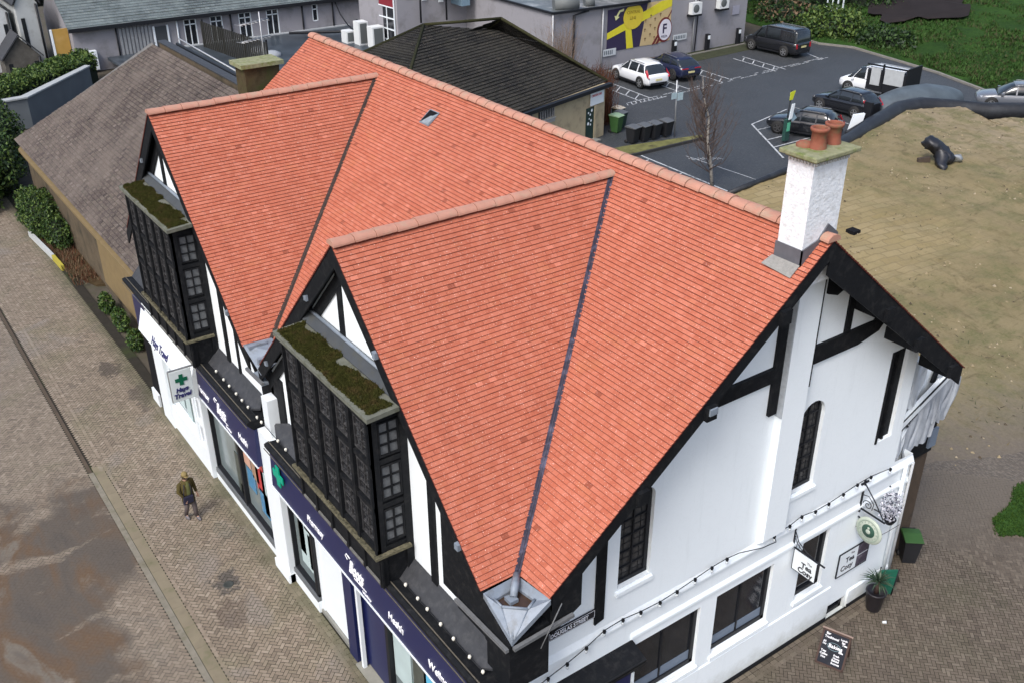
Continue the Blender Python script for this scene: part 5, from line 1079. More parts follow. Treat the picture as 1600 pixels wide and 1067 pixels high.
def make_car(name, label, loc, heading, paint, kind='suv', rim=RIM, L=4.65, Wd=1.9, group=None, scale=1.0):
    T = thing(name, label, 'van' if kind == 'van' else 'car', (0, 0, 0), group); hw = Wd/2
    if kind == 'van':   # (x, zbottom, zbelt, halfwidth) and (x, zroof, half width at roof)
        low = [(-2.5, .45, .9, .9), (-2.45, .3, 1.12, .97), (-1.5, .25, 1.15, 1.0), (1.2, .25, 1.12, 1.0), (2.0, .28, 1.02, .95), (2.4, .35, .85, .8), (2.5, .45, .7, .65)]
        cab = [(-2.46, 1.0, .9), (-2.38, 1.88, .82), (-2.2, 1.95, .82), (.4, 1.97, .82), (.9, 1.85, .8), (1.75, 1.1, .78)]; roof = (-2.2, .5)
    else:
        low = [(-2.3, .55, .78, .78), (-2.26, .35, .98, .9), (-1.9, .28, 1.08, .97), (-1, .25, 1.04, 1.0), (.6, .25, 1.0, 1.0), (1.3, .27, .97, .97), (1.9, .3, .88, .9), (2.22, .38, .76, .78), (2.32, .5, .66, .6)]
        h = 1.62 if kind == 'suv' else 1.56
        cab = [(-2.15, 1.03, .82), (-1.75, h-.14 if kind == 'suv' else h-.25, .72), (-1.45, h-.03 if kind == 'suv' else h-.12, .7), (-.5, h, .70), (.15, h-.03, .70), (.4, h-.12, .70), (1.15, 1.0, .78)]; roof = (-1.6, .2)
    b = MB(); secs = []; xs = sorted(set([q[0] for q in low]+[low[0][0]+(low[-1][0]-low[0][0])*k/16 for k in range(1, 16)]))
    for x in xs:
        zb, zt, w = interp(low, x); w *= hw; H = zt-zb
        half = [(0, zb), (w*.9, zb), (w*.99, zb+H*.22), (w*1.0, zb+H*.55), (w*.985, zb+H*.8), (w*.92, zt-.01), (w*.72, zt+.03), (0, zt+.045)]
        ring = half+[(-y, z) for y, z in half[-2:0:-1]]; secs.append([(x, y, z) for y, z in ring])
    loft(b, secs, paint); body = b.build('body', None, T)
    b = MB(); xs = sorted(set([q[0] for q in cab]+[cab[0][0]+(cab[-1][0]-cab[0][0])*k/10 for k in range(1, 10)])); secs = []
    for x in xs:
        zt, w = interp(cab, x); w *= hw; zb, zl, lw = interp(low, x); base = zl-.05
        zt = max(zt, base+.08); f = min(1, (zt-base)/.5); wb = lw*hw*.93; wt = wb+(w-wb)*f
        half = [(0, base), (wb, base), (wb*.5+wt*.5+.02, (base+zt)/2), (wt, zt-.06*f), (wt*.85, zt), (0, zt+.02)]
        ring = half+[(-y, z) for y, z in half[-2:0:-1]]; secs.append([(x, y, z) for y, z in ring])
    loft(b, secs, CARGL); b.build('windows', None, T)
    b = MB(); secs = []
    for k in range(9):
        x = roof[0]+(roof[1]-roof[0])*k/8; zt, w = interp(cab, x); w *= hw*1.0
        half = [(0, zt+.0), (w*.9, zt-.05), (w*1.01, zt-.05), (w*.9, zt+.03), (w*.5, zt+.045), (0, zt+.05)]
        ring = half+[(-y, z) for y, z in half[-2:0:-1]]; secs.append([(x, y, z) for y, z in ring])
    loft(b, secs, paint); b.build('roof', None, T)
    def sidept(x, fr, s):   # on the side of the glasshouse
        zt, w = interp(cab, x); w *= hw; zb, zl, lw = interp(low, x); wb = lw*hw*.93; return Vector((x, s*(wb+(w-wb)*fr+.012+.02*(1-abs(2*fr-1))), zl-.03+(zt-zl)*fr))
    b = MB()
    pill = [(-1.85, -1.55), (-.95, -.95), (.05, .02), (.98, .38)] if kind != 'van' else [(-2.4, -2.3), (-1.0, -1.0), (.35, .35), (1.35, .85)]
    for s in (-1, 1):
        for xb, xt in pill: b.bar(sidept(xb, .05, s), sidept(xt, .93, s), .09 if kind != 'van' else .14, .03, paint)
        if kind == 'van':
            for k in range(6): b.bar(sidept(-2.35+k*.22, .08, s), sidept(-2.3+k*.22, .9, s), .23, .03, paint)
    b.build('pillar', None, T)
    wx = (-1.38, 1.42) if kind != 'van' else (-1.45, 1.6)
    for x in wx:
        for s in (-1, 1):
            b = MB(); Mx = Matrix(((1, 0, 0), (0, 0, s), (0, 1, 0))); r_ = .36
            one('wheel_arch', TYRE, T, lambda b: b.lathe([(.43, -.02), (.43, .012), (0, .012)], (x, s*(hw-.005), .40), 20, None, Mx))
            w_ = one('wheel', TYRE, T, lambda b: b.lathe([(.2, -.2), (r_-.03, -.2), (r_, -.15), (r_, -.03), (r_-.03, .02), (.25, .025)], (x, s*(hw-.01), r_), 24, None, Mx))
            rb = MB(); rb.lathe([(.25, .0), (.25, .028), (.22, .03), (.22, .012), (0, .012)], (x, s*(hw-.01), r_), 20, TYRE if rim is RIM else rim, Mx)
            for k in range(5):
                a = 6.2832*k/5; d = Vector((math.cos(a), 0, math.sin(a))); c = Vector((x, s*(hw+.02), r_)); rb.bar(c+d*.02, c+d*.235, .07, .02, rim, up=(0, s, 0))
            rb.lathe([(.255, .03), (.235, .036), (.225, .03)], (x, s*(hw-.01), r_), 20, rim, Mx)
            rb.build('rim', None, w_)
    xe, xf_ = low[0][0], low[-1][0]
    for s in (-1, 1):
        if kind == 'suv': one('tail_light', REDL, T, lambda b: b.prism([(xe+.03, s*hw*.80, .8), (xe+.0, s*hw*.93, .82), (xe+.14, s*hw*1.0, .95), (xe+.42, s*hw*.93, 1.28), (xe+.33, s*hw*.82, 1.32), (xe+.16, s*hw*.83, 1.02)], (-.04, 0, 0)))
        elif kind == 'van': one('tail_light', REDL, T, lambda b: b.box((xe-.02, s*hw*.82-.06, .72), (xe+.1, s*hw*.82+.08, 1.05)))
        else: one('tail_light', REDL, T, lambda b: b.box((xe-.02, min(s*hw*.3, s*hw*.85), .9), (xe+.12, max(s*hw*.3, s*hw*.85), .96)))
        one('headlight', HEADL, T, lambda b: b.prism([(xf_-.05, s*hw*.5, .68), (xf_-.28, s*hw*.86, .74), (xf_-.34, s*hw*.86, .84), (xf_-.1, s*hw*.5, .76)], (.03, 0, .01)))
        one('wing_mirror', paint, T, lambda b: b.box((.78 if kind != 'van' else 1.2, s*hw*.97, 1.0), (.95 if kind != 'van' else 1.38, s*hw*1.14, 1.13) if s > 0 else (.95 if kind != 'van' else 1.38, s*hw*1.14, 1.13)))
        one('sill_trim', BLACKM, T, lambda b: b.bar((-1.0, s*hw*.985, .3), (1.0, s*hw*.985, .3), .05, .1))
        if kind != 'van': one('roof_rail', RIM, T, lambda b: b.bar((-1.4, s*hw*.66, interp(cab, -1.0)[0]+.05), (0, s*hw*.66, interp(cab, -.2)[0]+.05), .03, .03))
        else: one('roof_rail', RIM, T, lambda b: b.bar((-2.0, s*hw*.72, 2.02), (.2, s*hw*.72, 2.02), .05, .04)); 
    one('number_plate', PLATE, T, lambda b: b.box((xe-.035, -.26, .62 if kind != 'van' else .75), (xe+.02, .26, .74 if kind != 'van' else .87)))
    one('bumper', BLACKM, T, lambda b: b.box((xe-.02, -hw*.72, .36), (xe+.1, hw*.72, .5)))
    T.location = loc; T.rotation_euler = (0, 0, R(heading)); T.scale = (scale,)*3
    return T
WHP = car_paint('white_car_paint', (.72, .74, .76)); NVP = car_paint('navy_car_paint', (.012, .016, .045)); BKP = car_paint('black_car_paint', (.010, .011, .014), .2); GYP = car_paint('charcoal_car_paint', (.035, .04, .05), .2)
make_car('parked_car', 'white estate car parked beside a brown twiggy bush with red tail lights', (44.9, 46.3, -.02), 84, WHP, scale=1.12, group='cars in the car park')
make_car('parked_car', 'dark navy coupe-backed car parked beside the white car below the mural', (48.6, 46.6, -.02), 84, NVP, kind='coupe', rim=RIMD, scale=1.12, group='cars in the car park')
make_car('parked_van', 'black passenger van with roof rails parked at the far end of the bays', (61.6, 47.2, -.02), 93, BKP, kind='van', scale=1.15)
make_car('parked_car', 'black car behind the chimney pots, nearest the yellow topped post', (44.8, 29.9, -.02), 112, BKP, rim=RIMD, group='cars in the car park', scale=1.03)
make_car('parked_car', 'black car parked beside the white flatbed van and the black wall', (51.2, 31.6, -.02), 92, BKP, group='cars in the car park', scale=1.03)
# white flatbed van with dark frames, half hidden by the dark wall
V = make_car('parked_van', 'white van with black framed load bed behind the black parked car', (56.9, 33.4, -.02), 98, WHP, kind='van', scale=1.05)
one('load_frame', BLACKM, V, lambda b: (b.box((-2.7, -1.05, .9), (-2.6, 1.0, 2.3)), b.box((-2.66, .96, .5), (.2, 1.06, 1.9)), b.box((-1.0, .98, .5), (-.9, 1.12, 2.4)), b.box((-2.7, .95, 2.2), (.3, 1.05, 2.3))))
one('side_panel', M('grey_white_panel', (.38, .40, .41), .5, var=.2), V, lambda b: (b.box((-2.5, 1.07, 1.1), (-1.1, 1.11, 2.15)), b.box((-.8, 1.07, .9), (-.1, 1.11, 2.1))))
make_car('parked_car', 'silver-roofed car at the right edge of the view beyond the tan bank', (61.6, 25.2, .0), 128, car_paint('silver_paint', (.12, .13, .15)), group='cars in the car park', scale=1.1)
cv = thing('covered_vehicle', 'grey-blue tarpaulin shape over a vehicle at the far end of the dark wall', 'tarpaulin', (57, 29, 0))
def tarp(b):
    n, k_ = 26, 14; rows = []
    for i in range(n+1):
        u = i/n; a = Vector((52.5, 30.2, 0)).lerp(Vector((59.5, 28.2, 0)), u); w = 1.5*math.sin(math.pi*min(1, .12+u*.82))**.6+.1; h = 2.0*math.sin(math.pi*min(1, .08+u*.8))**.55*.8
        rows.append([(a.x+.28*w*math.cos(math.pi*j/k_), a.y+w*math.cos(math.pi*j/k_), .02+h*math.sin(math.pi*j/k_)+.06*mn.noise(Vector((u*9, j*.7, 0)))) for j in range(k_+1)])
    b.raw([p for r_ in rows for p in r_], [(i*(k_+1)+j, i*(k_+1)+j+1, (i+1)*(k_+1)+j+1, (i+1)*(k_+1)+j) for i in range(n) for j in range(k_)], None, True)
one('tarpaulin', M('blue_grey_tarp', (.075, .095, .11), .5, .4, var=.4, scale=1.2, dirt_glint=(.05, .06, .07), dirt_glint_amt=.7, dscale=.7), cv, tarp)
dw = thing('dark_wall', 'low rounded black wall curving along the top edge of the tan bank', 'wall', (43, 25, 0))
wp = [(30.3, 22.9, 1.0), (33, 23.25, 1.0), (35.7, 23.6, 1.0), (39.5, 24.4, .9), (43.8, 25.6, .8), (47.8, 26.7, .85), (51.7, 27.7, .9), (54, 27.6, .8), (56.2, 26.3, .6), (57.5, 24.8, .5), (60, 23.0, .5), (66, 20, .5)]
one('wall', M('black_felted', (.016, .017, .02), .5, .4, var=.4, scale=2, dirt_glint=(.04, .045, .05), dirt_glint_amt=.6, dscale=1.5), dw, lambda b: b.tube(wp, [.13, .16, .2, .28, .42, .52, .6, .62, .6, .6, .6, .6], 14))
one('coping', M('black_coping', (.02, .022, .026), .4), dw, lambda b: b.tube([(x+.1, y+.35, z+.35) for x, y, z in wp[4:8]], .09, 6))
fb = thing('white_board', 'small white broken board leaning on the dark wall behind the chimney', 'board', (47.3, 27.9, 0))
one('board', WHITEP, fb, lambda b: b.prism([(47.0, 28.0, .1), (47.8, 27.7, .2), (48.1, 27.7, 1.25), (47.4, 28.0, 1.2)], (.1, .2, 0))); one('frame', BLACKM, fb, lambda b: (b.bar((46.9, 28.1, .1), (48.6, 27.5, .3), .15, .25), b.box((48.5, 27.6, .1), (48.7, 28.2, 1.9)), b.box((49.4, 28.4, .1), (50.6, 28.6, 1.4))))
# crumpled black duct lying on the bank
zb = .75
zb = .45
dk = thing('bent_duct', 'crumpled black metal duct lying on the tan bank', 'duct', (44, 20.0, zb))
def crump(path, rad, b, n=12, seed=1):
    i0 = len(b.v); b.tube(path, rad, n)
    for i in range(i0, len(b.v)):
        x, y, z = b.v[i]; q = mn.noise_vector(Vector((x*2.3, y*2.3, z*2.3+seed))); q2_ = mn.noise_vector(Vector((x*6, y*6, z*6+seed))); b.v[i] = (x+q.x*.22+q2_.x*.07, y+q.y*.22+q2_.y*.07, z+q.z*.18+q2_.z*.06)
def fine(pts, k=5): return [Vector(p).lerp(Vector(q), j/k) for p, q in zip(pts, pts[1:]) for j in range(k)]+[Vector(pts[-1])]
def finer(rs, k=5): return [p+(q-p)*j/k for p, q in zip(rs, rs[1:]) for j in range(k)]+[rs[-1]]
one('duct', M('crumpled_black', (.012, .013, .018), .45, .5, var=.5, scale=3), dk, lambda b: (crump(fine([(44.4, 21.0, zb+1.2), (44.5, 20.7, zb+1.35), (44.8, 20.3, zb+1.1), (45.1, 19.9, zb+.7), (45.4, 19.5, zb+.3)]), finer([.12, .36, .42, .46, .36]), b), crump(fine([(44.9, 20.0, zb+.8), (44.4, 19.4, zb+.2), (44.3, 19.2, zb-.1)]), finer([.36, .28, .08]), b)))
one('end_ring', M('silver_edge', (.3, .32, .34), .4, .5, .5, var=.5, scale=5), dk, lambda b: crump(fine([(45.3, 19.7, zb+.55), (45.8, 19.3, zb+.4), (46.1, 19.2, zb+.35)]), finer([.3, .22, .12]), b))
one('foot', M('dark_brown_metal', (.05, .035, .025), .8), dk, lambda b: (b.prism([(43.8, 20.6, zb-.2), (44.5, 20.2, zb-.2), (44.5, 20.3, zb+.5), (43.95, 20.7, zb+.4)], (.15, .2, 0)), crump(fine([(43.4, 20.5, zb+.0), (44.4, 19.9, zb)]), finer([.08, .06]), b, 6)))
vb = thing('vent_grate', 'small square dark vent set in the stone blocks right of the chimney', 'vent', (31.5, 15.3, .5)); one('grate', DARKIN, vb, lambda b: b.box((31.9, 15.9, .1), (32.4, 16.4, .75)))
# ================================================================ wheelie bins
def make_bin(label, body, lid, group):
    T = thing('wheelie_bin', label, 'bin', (0, 0, 0), group)
    def bd(b):
        s = [[(-.22, -.24), (.22, -.24), (.22, .2), (-.22, .2)], [(-.285, -.34), (.285, -.34), (.285, .3), (-.285, .3)]]
        r0 = [(x, y, .06) for x, y in s[0]]; r1 = [(x, y, .93) for x, y in s[1]]; r2 = [(x*1.07, y*1.05, .93) for x, y in s[1]]; r3 = [(x*1.07, y*1.05, .98) for x, y in s[1]]
        b.raw(r0+r1+r2+r3, [(0, 3, 2, 1)]+[(i*4+k, i*4+(k+1) % 4, (i+1)*4+(k+1) % 4, (i+1)*4+k) for i in range(3) for k in range(4)]+[(12, 13, 14, 15)])
    one('body', body, T, bd, bevel=.015)
    one('lid', lid, T, lambda b: b.prism([(-.31, -.39, .985), (-.31, -.39, 1.01), (-.31, .05, 1.085), (-.31, .32, 1.06), (-.31, .34, .985)], (.62, 0, 0)), bevel=.012)
    one('handle', body, T, lambda b: b.tube([(-.22, .33, .98), (-.22, .42, 1.0), (.22, .42, 1.0), (.22, .33, .98)], .018, 6))
    for s in (-1, 1): one('wheel', TYRE, T, lambda b: b.lathe([(.1, -.03), (.1, .03), (.03, .035), (0, .035)], (s*.25, .24, .1), 14, None, Matrix(((0, 0, s), (1, 0, 0), (0, 1, 0)))))
    return T
BKB = M('bin_black', (.014, .015, .018), .55, .4, var=.2); BKL = M('bin_grey_lid', (.09, .095, .10), .5, .4, var=.3, scale=6); GNB = M('bin_green', (.04, .10, .03), .5, .4, var=.15); GNL = M('bin_pale_green_lid', (.22, .32, .2), .5, .4, var=.2, scale=6); DGB = M('bin_dark_green', (.012, .03, .022), .5); CRL = M('bin_cream_lid', (.45, .4, .32), .6)
labs = ['black wheelie bin with a grey lid, nearest the tan building in its row of four', 'black wheelie bin, second in the row of four counting from the tan building', 'black wheelie bin, third in the row of four counting from the tan building', 'black wheelie bin next to the grey signpost, slightly apart from its row']
b0 = make_bin(labs[0], BKB, BKL, 'black wheelie bins on the kerbed island')
for i, (x, y, r_) in enumerate(((34.25, 34.95, 12), (35.1, 34.85, 8), (35.95, 34.8, 10), (36.95, 34.75, 4))):
    o = b0 if i == 0 else copy_tree(b0); o.location = (x, y, .0); o.rotation_euler = (0, 0, R(r_)); o['label'] = labs[i]; o.scale = (1.25, 1.15, 1.04)
g0 = make_bin('bright green wheelie bin with a pale lid near the dark green door', GNB, GNL, 'green wheelie bins by the brown bush'); g0.location = (34.9, 37.35, -.03); g0.rotation_euler = (0, 0, R(15)); g0.scale = (1.15, 1.15, 1.15)
g1 = make_bin('dark green wheelie bin with a grey lid behind the bright green one', DGB, BKL, 'green wheelie bins by the brown bush'); g1.location = (35.75, 37.9, -.03); g1.rotation_euler = (0, 0, R(15)); g1.scale = (1.1, 1.1, 1.1)
g2 = make_bin('cream-lidded dark bin rearmost of the three beside the brown bush', DGB, CRL, 'green wheelie bins by the brown bush'); g2.location = (36.3, 38.8, -.03); g2.rotation_euler = (0, 0, R(15)); g2.scale = (1.05, 1.05, 1.1)
g3 = make_bin('black bin with a bright green lid at the back corner of the white building', BKB, M('bin_green_lid', (.03, .085, .02), .6), None); g3.location = (14.25, .2, -.02); g3.rotation_euler = (0, 0, R(-40)); g3.scale = (.85, .85, .9)
g4 = make_bin('bin with a large flat green lid standing against the tiled stone outbuilding', DGB, M('bin_mid_green_lid', (.05, .17, .08), .5), None); g4.location = (.62, 25.6, 1.1); g4.scale = (1.5, 1.7, 1.2); g4.rotation_euler = (0, 0, R(20))
# ================================================================ posts and signs in the car park
sp = thing('sign_post', 'tall grey post with small pale signs beside the black bins', 'sign post', (37.35, 34.3, 0))
one('post', GALV, sp, lambda b: b.tube([(37.35, 34.3, 0), (37.2, 34.3, 3.7)], .05, 8)); one('sign', M('pale_blue_sign', (.35, .45, .48), .5, var=.3, scale=8), sp, lambda b: b.box((36.75, 34.2, 2.55), (37.2, 34.23, 2.95))); one('sign', M('pale_blue_sign', (.35, .45, .48)), sp, lambda b: b.box((37.28, 34.2, 2.4), (37.75, 34.23, 2.9)))
pm = thing('ticket_machine_post', 'post with a yellow top sign and white panel beside the front black car', 'sign post', (42.3, 29.3, 0))
one('post', BLACKM, pm, lambda b: (b.tube([(42.3, 29.4, 0), (42.5, 29.4, 3.3)], .04, 6), b.tube([(42.7, 29.4, 0), (42.7, 29.4, 1.6)], .04, 6)))
one('cabinet', M('cabinet_green', (.02, .06, .05), .5), pm, lambda b: b.box((42.1, 29.15, .1), (42.5, 29.4, 1.5)))
one('white_panel', WHITEP, pm, lambda b: b.prism([(42.2, 29.1, 1.5), (42.5, 29.1, 1.55), (42.62, 29.1, 2.5), (42.35, 29.1, 2.5)], (0, .04, 0))); one('yellow_sign', M('lime_yellow', (.5, .55, .03), .5), pm, lambda b: b.prism([(42.3, 29.3, 2.7), (42.55, 29.3, 2.7), (42.75, 29.3, 3.25), (42.3, 29.3, 3.2)], (0, .04, 0)))
one('solar_panel', M('panel_blue_grey', (.12, .17, .2), .3), pm, lambda b: b.prism([(42.45, 29.0, 1.35), (42.95, 29.1, 1.5), (43.0, 29.6, 1.9), (42.5, 29.5, 1.8)], (0, 0, .03)))
one('notice', M('notice_green', (.1, .4, .25), .5), pm, lambda b: b.box((42.15, 29.1, .75), (42.4, 29.14, 1.3)))
# ================================================================ vegetation
def leaves(b, place, n, s0, s1, mats, rr, flat=.5):
    for k in range(n):
        p = place(rr)
        if p is None: continue
        s = rr.uniform(s0, s1); a = Vector((rr.gauss(0, 1), rr.gauss(0, 1), rr.gauss(0, 1)*flat+.6)).normalized(); u = a.orthogonal().normalized(); u.rotate(Matrix.Rotation(rr.random()*6.28, 3, a)); v = a.cross(u)
        p = Vector(p); b.face([p-u*s, p-v*s*.5, p+u*s, p+v*s*.5], mats[int(rr.random()*len(mats))])
LG = [M('leaf_mid', (.03, .066, .012), .6, .3, var=.4, scale=6), M('leaf_dark', (.013, .033, .008), .6, .3, var=.4), M('leaf_light', (.08, .125, .025), .6, .3, var=.4, scale=5)]
LD = [M('leaf_deep', (.012, .026, .010), .6, .3, var=.3), M('leaf_dark', (.015, .04, .009)), M('leaf_mid', (.03, .07, .012))]
def lumpy(c, r_, rr, shell=.35):
    d = Vector((rr.gauss(0, 1), rr.gauss(0, 1), rr.gauss(0, 1))).normalized(); k = 1-shell*rr.random()**1.5; k *= 1+.22*mn.noise(d*2.1+Vector(c)*.3)+.12*mn.noise(d*5+Vector(c))
    return (c[0]+d.x*r_[0]*k, c[1]+d.y*r_[1]*k, max(.02, c[2]+d.z*r_[2]*k))
def bush(name, lab, blobs, n, mats, s0=.05, s1=.11, seed=1, cat='bush', core=True):
    T = thing(name, lab, cat, (blobs[0][0][0], blobs[0][0][1], 0)); rr = random.Random(seed); b = MB()
    w = [q[1][0]*q[1][1]*q[1][2] for q in blobs]; tot = sum(w)
    for (c, r_), ww in zip(blobs, w): leaves(b, lambda r2: lumpy(c, r_, r2), int(n*ww/tot), s0, s1, mats, rr)
    b.build('foliage', None, T)
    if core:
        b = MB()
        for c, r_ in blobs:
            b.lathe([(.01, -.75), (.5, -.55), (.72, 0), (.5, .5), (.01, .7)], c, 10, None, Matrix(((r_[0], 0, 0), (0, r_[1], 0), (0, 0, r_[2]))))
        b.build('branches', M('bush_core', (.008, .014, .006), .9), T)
    return T
bush('hedge_bush', 'dense rounded green bush at the pavement edge on the left', [((-.25, 41.6, 1.0), (1.0, 2.6, 1.2)), ((.0, 39.3, .7), (.7, 1.7, .9))], 9000, LG, .05, .10, 2)
bush('leafy_shrub', 'large loose dark green shrub at the far left edge of the view', [((-.9, 50.5, 1.6), (1.7, 3.6, 2.2)), ((-2.0, 46.9, 1.2), (1.0, 2.0, 1.5)), ((.2, 54, 2.0), (1.6, 3.0, 2.0))], 12000, LD+[LG[2]], .07, .15, 3)
def hedgeplace(r_):
    u = r_.random(); x = -1+u*11.5; y = 63.0+max(0, u-.28)*9.5; return (x+r_.uniform(-.2, .2), y+r_.random()*3.5, 1.2+1.2*math.sqrt(r_.random())+.2*mn.noise(Vector((x, y, 0))))
T = thing('garden_hedge', 'long clipped green hedge behind the blue-grey garden wall', 'hedge', (4, 66, 0)); b = MB(); leaves(b, hedgeplace, 15000, .08, .16, LG+[LG[2]], random.Random(4)); b.build('foliage', None, T)
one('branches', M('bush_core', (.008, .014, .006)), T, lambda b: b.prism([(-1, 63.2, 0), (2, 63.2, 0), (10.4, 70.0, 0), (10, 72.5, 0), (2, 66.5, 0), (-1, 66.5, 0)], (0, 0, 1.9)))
for k, (x, y, r_, lab) in enumerate(((-.2, 30.3, .55, 'small leafy weed at the foot of the wall, farther from the white shopfront'), (-.15, 28.4, .8, 'leafy green weed clump at the foot of the wall left of the white shopfront'), (-.2, 26.2, .5, 'low weeds at the wall nearest the white shopfront'))):
    bush('weed_clump', lab, [((x, y, .35), (.3, r_, .5))], 700, LG, .05, .1, 20+k, 'weeds', core=False)['group'] = 'weeds along the foot of the stone wall'
st_ = thing('low_kerb_wall', 'low white and yellow painted kerb at the foot of the rounded green bush', 'kerb', (-.9, 39, 0)); one('stone', M('white_kerb', (.4, .42, .42), .8, var=.2), st_, lambda b: b.bar((-1.0, 41.2, .12), (-.75, 37.4, .12), .14, .3)); one('yellow_end', M('yellow_kerb', (.35, .3, .04), .8), st_, lambda b: b.bar((-.75, 37.38, .12), (-.7, 35.8, .12), .14, .28))
bp_ = thing('bare_soil_bed', 'brown bare soil bed with dead growth between the bush and the outbuilding wall', 'flower bed', (0, 36, 0))
one('soil', M('brown_soil', (.06, .042, .022), .95, .1, var=.5, scale=2, bump=1), bp_, lambda b: b.prism([(-.75, 37.5, -.05), (-.7, 35.9, -.05), (.1, 33.2, -.05), (.45, 33, -.05), (.45, 46, -.05), (-.6, 46, -.05)], (0, 0, .12)))
DRY = [M('dry_twig', (.11, .05, .028), .9, .1, var=.4), M('dry_twig_b', (.075, .03, .018), .9, .1, var=.4), M('dry_stem', (.16, .11, .07), .9, .1, var=.3)]
b = MB(); rr = random.Random(31)
for k in range(1500):
    x, y = rr.uniform(-.7, .4), rr.uniform(33.5, 45); s = rr.uniform(.05, .16); a = rr.random()*6.28; e = Vector((math.cos(a), math.sin(a), 0))*.02; o = Vector((x, y, .05)); b.face([o-e, o+e, o+Vector((rr.uniform(-.1, .1), rr.uniform(-.1, .1), s*2.2))], DRY[k % 3])
b.build('dead_growth', None, bp_)
# twiggy shrubs by the car park
def twig_bush(name, lab, spots, n, h, seed, mats, w=.012, cat='bush'):
    T = thing(name, lab, cat, (*spots[0], 0)); rr = random.Random(seed); b = MB()
    for k in range(n):
        cx_, cy_ = spots[int(rr.random()*len(spots))]; x, y = cx_+rr.gauss(0, .3), cy_+rr.gauss(0, .3); hh = h*rr.uniform(.55, 1.05); a = rr.random()*6.28; le = rr.uniform(.1, .45)*hh*.6; m = mats[int(rr.random()*len(mats))]
        p0 = Vector((x, y, 0)); p1 = p0+Vector((math.cos(a)*le*.4, math.sin(a)*le*.4, hh*.55)); p2 = p0+Vector((math.cos(a)*le, math.sin(a)*le, hh))
        b.tube([p0, p1, p2], [w*1.6, w, w*.4], 3, m, caps=False, sm=False)
        for j in range(5):
            q = p1.lerp(p2, rr.random()) if rr.random() < .6 else p0.lerp(p1, rr.uniform(.3, 1)); d = Vector((rr.gauss(0, .3), rr.gauss(0, .3), rr.uniform(.05, .5)))*.9; b.tube([q, q+d], [w*.7, w*.3], 3, m, caps=False, sm=False)
    b.build('stems', None, T); return T
twig_bush('bare_shrub', 'reddish brown bare twiggy bush behind the corner of the tan building', [(35.4, 39.3), (36.2, 40.4), (35.6, 41.6), (37, 42), (36.3, 43.2)], 520, 3.3, 5, DRY[:2], .016)
twig_bush('bare_shrub', 'tall pale bare stems rising against the grey wall behind the slate roof', [(36.8, 45.5), (37.8, 46.8), (35.8, 46.0), (38.6, 48)], 190, 5.2, 6, [DRY[2], M('pale_stem', (.22, .17, .14), .9, .1)], .013)
# bare birch
bt = thing('bare_birch_tree', 'slender leafless birch with pale trunk in front of the parking bays', 'tree', (32.4, 26.4, 0)); rr = random.Random(9)
def trunk(b): b.tube([(32.5, 26.1, 0), (32.45, 26.3, 1.2), (32.2, 26.5, 2.6), (32.25, 26.6, 3.9), (31.95, 26.9, 5.2), (31.9, 27.0, 6.2)], [.11, .1, .08, .06, .035, .012], 8)
one('trunk', M('birch_bark', (.30, .28, .25), .8, .2, var=.3, scale=5, dirt_glint=(.06, .05, .045), dirt_glint_amt=.9, dscale=6), bt, trunk)
b = MB(); TW = M('birch_twig', (.10, .075, .065), .9, .1, var=.3)
axis = [Vector((32.5, 26.1, 0)), Vector((32.2, 26.5, 2.6)), Vector((31.9, 27.0, 6.2))]
for k in range(85):
    z = rr.uniform(.7, 5.6); p = Vector((32.45-.1*z, 26.15+.14*z, z)); a = rr.random()*6.28; L_ = (2.3-.26*z)*rr.uniform(.6, 1.15)+.3; up = rr.uniform(.7, 1.3)
    d = Vector((math.cos(a)*.85, math.sin(a)*.85, 0)); p1 = p+d*L_*.5+Vector((0, 0, L_*.35*up)); p2 = p+d*L_*.85+Vector((0, 0, L_*1.0*up)); b.tube([p, p1, p2], [.028, .017, .006], 4, TW, caps=False)
    for j in range(9):
        t_ = rr.uniform(.2, 1); q = p.lerp(p1, t_*2) if t_ < .5 else p1.lerp(p2, t_*2-1); e = Vector((rr.gauss(0, .3), rr.gauss(0, .3), rr.uniform(.2, .7)))*.8; b.tube([q, q+e*.5, q+e+Vector((0, 0, .12))], [.009, .006, .003], 3, TW, caps=False, sm=False)
b.build('branches', None, bt)
# brambles and dark thicket beyond the car park
for k, (x, y, rx, ry, rz, n, mats, lab) in enumerate((
    (70.5, 48.5, 3.0, 3.5, 1.8, 5000, LG+[LG[2]], 'bright leafy bramble bush at the kerb behind the black van'),
    (71.5, 54.5, 2.6, 3.5, 1.7, 4200, LD+[DRY[2]], 'brown and green bramble heap left of the bright bramble bush'),
    (71, 43.0, 2.2, 3.0, 1.2, 3000, LD+[LG[0]], 'low dark green bush where the field begins by the kerb'),
    (76, 58, 4, 6, 4, 6000, LD, 'tall dark evergreen thicket at the top behind the black van'),
    (81, 53, 3.5, 4, 2.6, 5000, LD, 'dark shadowy thicket left of the bare brown ground in the field'),
    (64, 60, 3, 4, 2.5, 4000, LD+[DRY[0]], 'dark bush behind the far right corner of the grey hall'),
    (79, 33, 1.5, 2, .6, 1500, LG+[LD[0]], 'small low green scrub patch in the field above the silver-roofed car'))):
    bush('bramble_bush', lab, [((x, y, rz*.45), (rx, ry, rz))], n, mats, .10, .24, 40+k, 'bush')['group'] = 'bushes beyond the car park'
fp_ = thing('white_gate', 'small white-barred gate in the dark thicket at the top', 'gate', (76, 52, 1)); one('bars', WHITEP, fp_, lambda b: [b.bar((74.4+k*.35, 52.3-k*.35, .8), (74.4+k*.35, 52.3-k*.35, 3.0), .14, .06) for k in range(4)])
